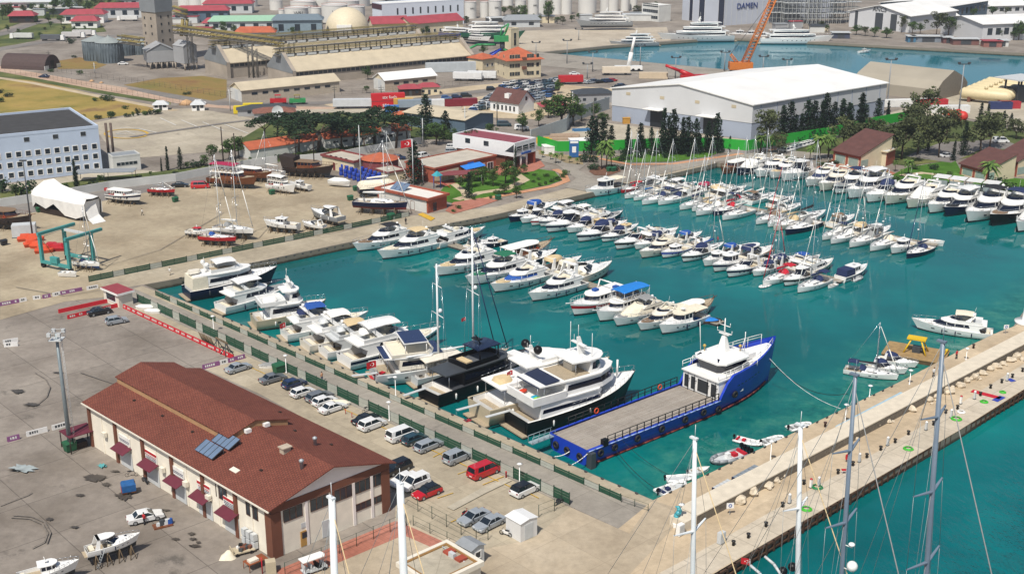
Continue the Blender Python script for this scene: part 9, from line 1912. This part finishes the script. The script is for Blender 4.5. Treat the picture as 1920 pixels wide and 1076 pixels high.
for i,(x,y,ty)in enumerate([(432,208,168),(628,195,160),(872,250,200),(932,236,190),(1073,224,172),(1112,232,190),(912,208,190),(772,247,214),(793,275,222),(715,180,160),(178,138,118),(92,112,95)]):p=P(x,y);H_=zat(p,ty)-LAND;r=thing('utility_pole','%s utility pole on the landward side, counted across the picture'%nth(i),'pole',(p[0],p[1],LAND),.4,'utility poles on the landward side');m=MB();m.tube((0,0,0),(0,0,H_),.2,.13,6);m.build('pole',lgrey if i%2==0 else steel,r);m=MB();m.box(-1.,1.,-.08,.08,H_-1.,H_-.85);m.box(-.8,.8,-.08,.08,H_-1.8,H_-1.65);m.build('crossarm',steel,r)
wirefence([(0,118),(90,133),(180,147),(270,158),(340,170),(425,184)],2.2,'post fence on the far side of the earth track',3.5,steel);wirefence([(0,136),(100,150),(200,170),(300,190),(350,200)],2.2,'post fence on the near side of the earth track',3.5,steel);wirefence([(640,178),(720,174),(820,165),(930,152)],2.2,'post fence before the grain warehouses',3.5,steel)
for lab,x,y,c in(('red road roller on the access road',522,196,red),('green and yellow paving machine on the access road',558,196,cg)):
 p=P(x,y);r=thing('road_machine',lab,'machine',(p[0],p[1],LAND),.2);m=MB();m.box(-3,3,-1.1,1.1,.8,2.2);m.build('body',c,r);m=MB();m.box(-1,.8,-1.,1.,2.2,2.3);m.box(-1.2,1.,-1.1,1.1,3.4,3.6);m.build('canopy',yrail if c is cg else red,r);posts([((x_,y_,2.2),(x_,y_,3.4))for x_ in(-1,.8)for y_ in(-.9,.9)],.06).build('post',dgrey,r);m=MB();m.tube((-2.4,-1,.7),(-2.4,1,.7),.7,n=12);m.tube((2.2,-1,.7),(2.2,1,.7),.7,n=12);m.build('wheels',rubber,r)
for i,(x,y,s_)in enumerate([(350,196,3.),(172,153,1.2),(190,156,1.)]):p=P(x,y);o=MB();o.lathe([(s_,0),(s_*.5,s_*.45),(.1,s_*.62)],n=12);tag(o.build('earth_pile',mat('pile_earth','c09a72',.95,var=.25,bump=.5),None,(p[0],p[1],LAND)),'%s heap of reddish earth by the track'%['large','left small','right small'][i],'earth pile')
# trees and shrubs: kind, base pixel, height in picture rows, width factor
def trees(key,lst,lab,grp,sx=1.):
 for i,q in enumerate(sorted(lst)):plant(key if not isinstance(key,tuple)else key[i%len(key)],q[0],q[1],lab%nth(i),grp,sx=(q[3]if len(q)>3 else sx)*rnd(.85,1.2),px_h=q[2]*rnd(.9,1.12)).rotation_euler[0]=rnd(-.05,.05)
trees(('cyp2','cyp1','cyp2'),[(1109,290,72),(1119,288,62),(1130,289,78),(1145,285,52),(1176,290,60),(1200,288,58),(1222,290,50),(1240,289,85),(1252,290,70),(1263,288,78),(1278,290,74),(1290,288,66),(1304,289,68),(1325,287,62),(1344,287,70),(1312,287,40),(1368,286,30)],'dark cypress before the great shed front, %s from the left','cypresses before the shed front',1.3)
trees(('cyp1','cyp2','cyp2'),[(1466,272,68),(1480,270,78),(1490,268,58),(1500,270,60),(1514,266,72),(1524,264,75),(1540,263,68),(1548,260,80),(1560,258,64),(1575,256,72),(1588,254,60),(1592,250,62),(1610,250,70),(1645,236,50),(1620,246,46),(1664,226,36)],'dark cypress along the shed side, %s from the left','cypresses along the shed side',1.5)
trees('cyp1',[(144,352,56),(303,322,26),(315,320,42)],'slim cypress near the office block, %s from the left','slim cypresses near the office block')
trees('cyp2',[(339,318,44),(1738,284,34),(1805,292,58),(1836,240,52),(1850,236,40),(1786,302,44),(1880,248,42),(1895,246,36)],'broad dark conifer, %s from the left','broad dark conifers')
plant('cyp2',777,345,'big dark conifer beside the large red flag',None,px_h=82,sx=1.5);plant('cyp2',879,372,'dark conifer on the park terrace by the quay',None,px_h=50,sx=1.2);plant('cyp2',966,330,'slim dark tree touching the harbour office front',None,px_h=56,sx=.6)
trees('pine',[(495,268,44,1.4),(520,262,50,1.4),(545,272,56,1.5),(572,262,58,1.4),(560,288,60,1.4),(597,288,66,1.5),(622,275,58,1.4),(640,285,56,1.3),(664,276,56,1.4),(684,286,46,1.3),(702,270,62,1.7),(722,262,60,1.5),(742,278,60,1.5),(764,268,52,1.3),(640,240,30,1.4),(670,240,28,1.4)],'umbrella pine in the belt behind the boatyard, %s from the left','umbrella pines behind the boatyard')
trees('cyp2',[(800,256,76,1.9),(835,262,60,1.9)],'tall shaggy conifer before the blue shed, %s from the left','shaggy conifers before the blue shed')
trees(('broad1','broad2','broad3'),[(818,272,38,1.3),(850,278,42,1.2),(875,292,46,1.3),(895,278,36,1.2),(920,262,30,1.2),(980,248,34),(1010,238,30),(1028,222,36),(1052,240,66,1.2),(1075,235,45,1.2),(1090,228,34),(1046,176,26),(1115,222,26),(1130,238,26),(400,305,38),(430,300,40,1.1),(448,296,44),(385,312,22),(690,150,26),(688,175,16),(795,172,18),(906,105,22),(960,140,14)],'green broadleaf tree across the middle ground, %s from the left','broadleaf trees of the middle ground')
trees(('euc1','euc2','euc3'),[(1438,285,84,1.1),(1460,290,40),(1580,282,70,1.2),(1605,286,64,1.1),(1642,285,66,1.1),(1690,300,88,1.2),(1720,290,90,1.3),(1760,296,84,1.2),(1728,232,64,1.2),(1705,250,60,1.2),(1775,262,62,1.1),(1838,290,76,1.2),(1855,280,66,1.1),(1905,262,40)],'grey-green eucalyptus behind the right quay, %s from the left','eucalyptus behind the right quay',1.3)
trees(('broad2','broad1'),[(862,356,28),(885,352,34),(905,348,40),(925,350,32),(948,345,46),(965,350,40),(982,328,22),(968,372,24,1.3),(945,366,20,1.2)],'park tree on the lawn, %s from the left','trees on the park lawn')
trees('bush',[(888,375,8),(900,322,10),(1012,349,8),(1023,346,7),(1034,342,8),(1045,338,8),(1010,338,7),(1024,332,8),(1000,343,7),(1002,330,6),(1055,333,9,1.4),(1060,328,10,1.4),(850,398,6),(860,392,8),(920,372,6),(934,364,8,2)],'clipped green shrub in the park, %s from the left','shrubs of the park',1.2)
trees('palm',[(1137,318,60,.8),(1128,318,48,.8),(1146,319,42,.8),(1017,296,14),(1032,300,14),(1053,303,16),(1068,306,14),(1082,309,14),(1042,307,20),(1425,290,40),(1447,288,38),(1536,300,44),(1553,298,42),(1518,302,26),(1702,330,34),(1678,322,20),(1850,356,50),(1555,285,30),(1690,332,16)],'palm along the promenade and right quay, %s from the left','palms of the marina')
trees('bush2',[(1150,320,12,1.4),(1112,318,12,1.6),(1167,318,8),(1105,304,16,1.8),(1165,302,12,1.3),(1200,295,10,1.4),(1180,300,8),(1225,292,12),(1247,296,10),(1270,290,9),(1300,286,9),(1320,282,10),(1345,280,14),(1290,294,8),(1170,292,16,.8)],'dark shrub on the promenade planting, %s from the left','shrubs of the promenade',1.2)
trees(('bush','bush2'),[(1665,335,8,1.5),(1680,338,8,1.6),(1700,342,10,2),(1725,346,9,2),(1745,350,9,2),(1762,335,12,1.6),(1770,352,9,2),(1715,318,10),(1750,318,12),(1780,330,10),(1655,328,10,1.3),(1835,362,14,1.2),(1870,352,24,1.2),(1885,360,20,1.3),(1858,350,14),(1905,365,18),(1480,300,8,2.2),(1500,305,8,2.2),(1545,312,8,2.4),(1560,308,7,2)],'hedge shrub behind the right quay, %s from the left','shrubs behind the right quay',1.3)
trees(('bush2','broad1'),[(30,372,26),(48,366,30),(5,360,24),(125,362,18),(180,352,14),(188,345,16),(260,335,8),(282,330,10),(350,316,12,1.8),(372,312,12,2),(212,350,10),(240,345,8),(330,328,8),(470,306,12),(520,300,12),(560,298,14),(600,288,12),(640,285,14)],'green bush or small tree along the boundary wall, %s from the left','bushes along the boundary wall')
trees(('bush2','bush'),[(178,190,7,1.6),(198,188,10,1.7),(205,190,8,1.6),(2,192,10,1.4),(15,182,8,1.4),(0,175,8),(208,222,14,.7),(250,219,12,.6),(258,217,13,.6),(272,216,8,1.6),(285,215,10,1.6),(297,214,10,1.4),(240,220,8),(150,226,12,1.5),(133,228,8),(185,224,9),(210,216,8),(235,205,8),(350,178,6,2.2),(96,136,8),(150,140,9),(132,82,9,1.6),(140,109,5)],'scattered bush in the dry fields, %s from the left','bushes of the dry fields',1.2)
plant('broad2',28,128,'tree standing against the dark arched hut',None,px_h=18);plant('purple',1130,203,'pink flowering bush beside the great shed',None,px_h=14,sx=1.3);plant('purple',1090,210,'pink shrub under the power pole',None,px_h=10)
trees(('broad1','broad3','euc1'),[(20,42,34),(5,38,20),(45,28,22),(62,24,18),(80,28,20),(105,22,26,1.3),(130,24,26,1.3),(150,20,24),(168,24,26,1.2),(190,20,20),(225,20,18,1.3),(240,18,14),(120,62,14),(140,60,12),(95,52,12),(85,60,10),(160,58,10),(420,68,26),(440,66,20),(455,72,22),(495,70,24,1.3),(515,72,20),(548,68,18,1.2),(562,72,16),(402,66,18),(470,70,14),(800,66,16),(815,64,10),(792,70,18,.6),(875,50,18,1.1)],'far broadleaf tree beyond the grain sheds, %s from the left','far trees beyond the grain sheds')
trees(('broad2','euc2','broad1'),[(945,30,18),(962,40,26,1.2),(980,40,28,1.1),(1000,42,18),(1012,44,16,.8),(1028,44,40,.9),(1045,46,14),(1055,48,18),(1072,42,14),(1085,40,14),(1195,30,22,1.3),(1215,24,18),(1230,14,12)],'far tree among the right-hand white tanks, %s from the left','far trees among the white tanks')
trees(('euc1','broad2','broad3'),[(1605,66,18,1.4),(1622,68,18,1.4),(1640,70,20,1.4),(1662,72,22,1.4),(1690,62,34,.8),(1710,64,22),(1725,64,20),(1755,68,44,1.1),(1778,68,40,1.1),(1800,68,34,1.1),(1815,70,38,1.2),(1835,72,26),(1850,74,24),(1872,76,28),(1910,76,34),(1900,76,20),(1860,32,20,1.3),(1885,30,18,1.2),(1825,34,20),(1540,58,20),(1550,60,14)],'far tree on the opposite harbour shore, %s from the left','far trees on the opposite shore')
trees(('broad1','broad3','broad2'),[(10,30,22,1.4),(30,18,18,1.4),(52,40,16),(68,46,18),(92,44,16,1.3),(115,48,18,1.3),(100,32,18,1.3),(178,12,16,1.4),(205,10,16,1.4),(130,10,16,1.5),(88,10,16,1.5),(50,8,16,1.5),(15,60,14),(35,66,12),(75,70,10,1.4),(115,74,8,1.6),(230,10,14,1.4),(258,28,12,1.2)],'tree on the far left hillside, %s from the left','trees of the far left hillside')
# camera, sky, sun
cam=bpy.data.cameras.new('camera');co=bpy.data.objects.new('camera',cam);COL.objects.link(co);scene.camera=co
cam.sensor_fit='HORIZONTAL';cam.sensor_width=36.;cam.lens=36.*F/1920.;cam.clip_start=1.;cam.clip_end=6000.
co.location=(0,0,CAMH);co.rotation_euler=(math.pi/2-PITCH,0,0)
SUN_EL,SUN_AZ=math.radians(56),math.radians(203)
w=bpy.data.worlds.new('World');scene.world=w;w.use_nodes=True
nt=w.node_tree;bg=nt.nodes['Background'];sk=nt.nodes.new('ShaderNodeTexSky');sk.sky_type='NISHITA';sk.sun_disc=False
sk.sun_elevation=SUN_EL;sk.sun_rotation=SUN_AZ;sk.dust_density=2.;sk.air_density=1.
nt.links.new(sk.outputs['Color'],bg.inputs['Color']);bg.inputs['Strength'].default_value=.085
sl=bpy.data.lights.new('sun','SUN');sl.energy=4.2;sl.angle=math.radians(.6);sl.color=(1.,.95,.87)
so=bpy.data.objects.new('sun',sl);COL.objects.link(so)
dv=Vector((math.sin(SUN_AZ)*math.cos(SUN_EL),math.cos(SUN_AZ)*math.cos(SUN_EL),math.sin(SUN_EL)))
so.rotation_euler=dv.to_track_quat('Z','Y').to_euler();so.location=dv*300
scene.view_settings.view_transform='Standard';scene.view_settings.look='None';scene.view_settings.exposure=.14;scene.view_settings.gamma=1.
m=MB();m.box(-1400,2200,-310,2600,-8,100);hz=kind(m.build('haze',[]),'stuff');hm=bpy.data.materials.new('air');hm.use_nodes=True;hn=hm.node_tree;hn.nodes.clear();o_=hn.nodes.new('ShaderNodeOutputMaterial');v_=hn.nodes.new('ShaderNodeVolumePrincipled');v_.inputs['Density'].default_value=.00013;v_.inputs['Color'].default_value=(.86,.92,1.,1);v_.inputs['Anisotropy'].default_value=.2;hn.links.new(v_.outputs[0],o_.inputs['Volume']);hz.data.materials.append(hm)
scene.cycles.volume_bounces=0
scene.cycles.max_bounces=6;scene.cycles.diffuse_bounces=2;scene.cycles.glossy_bounces=3
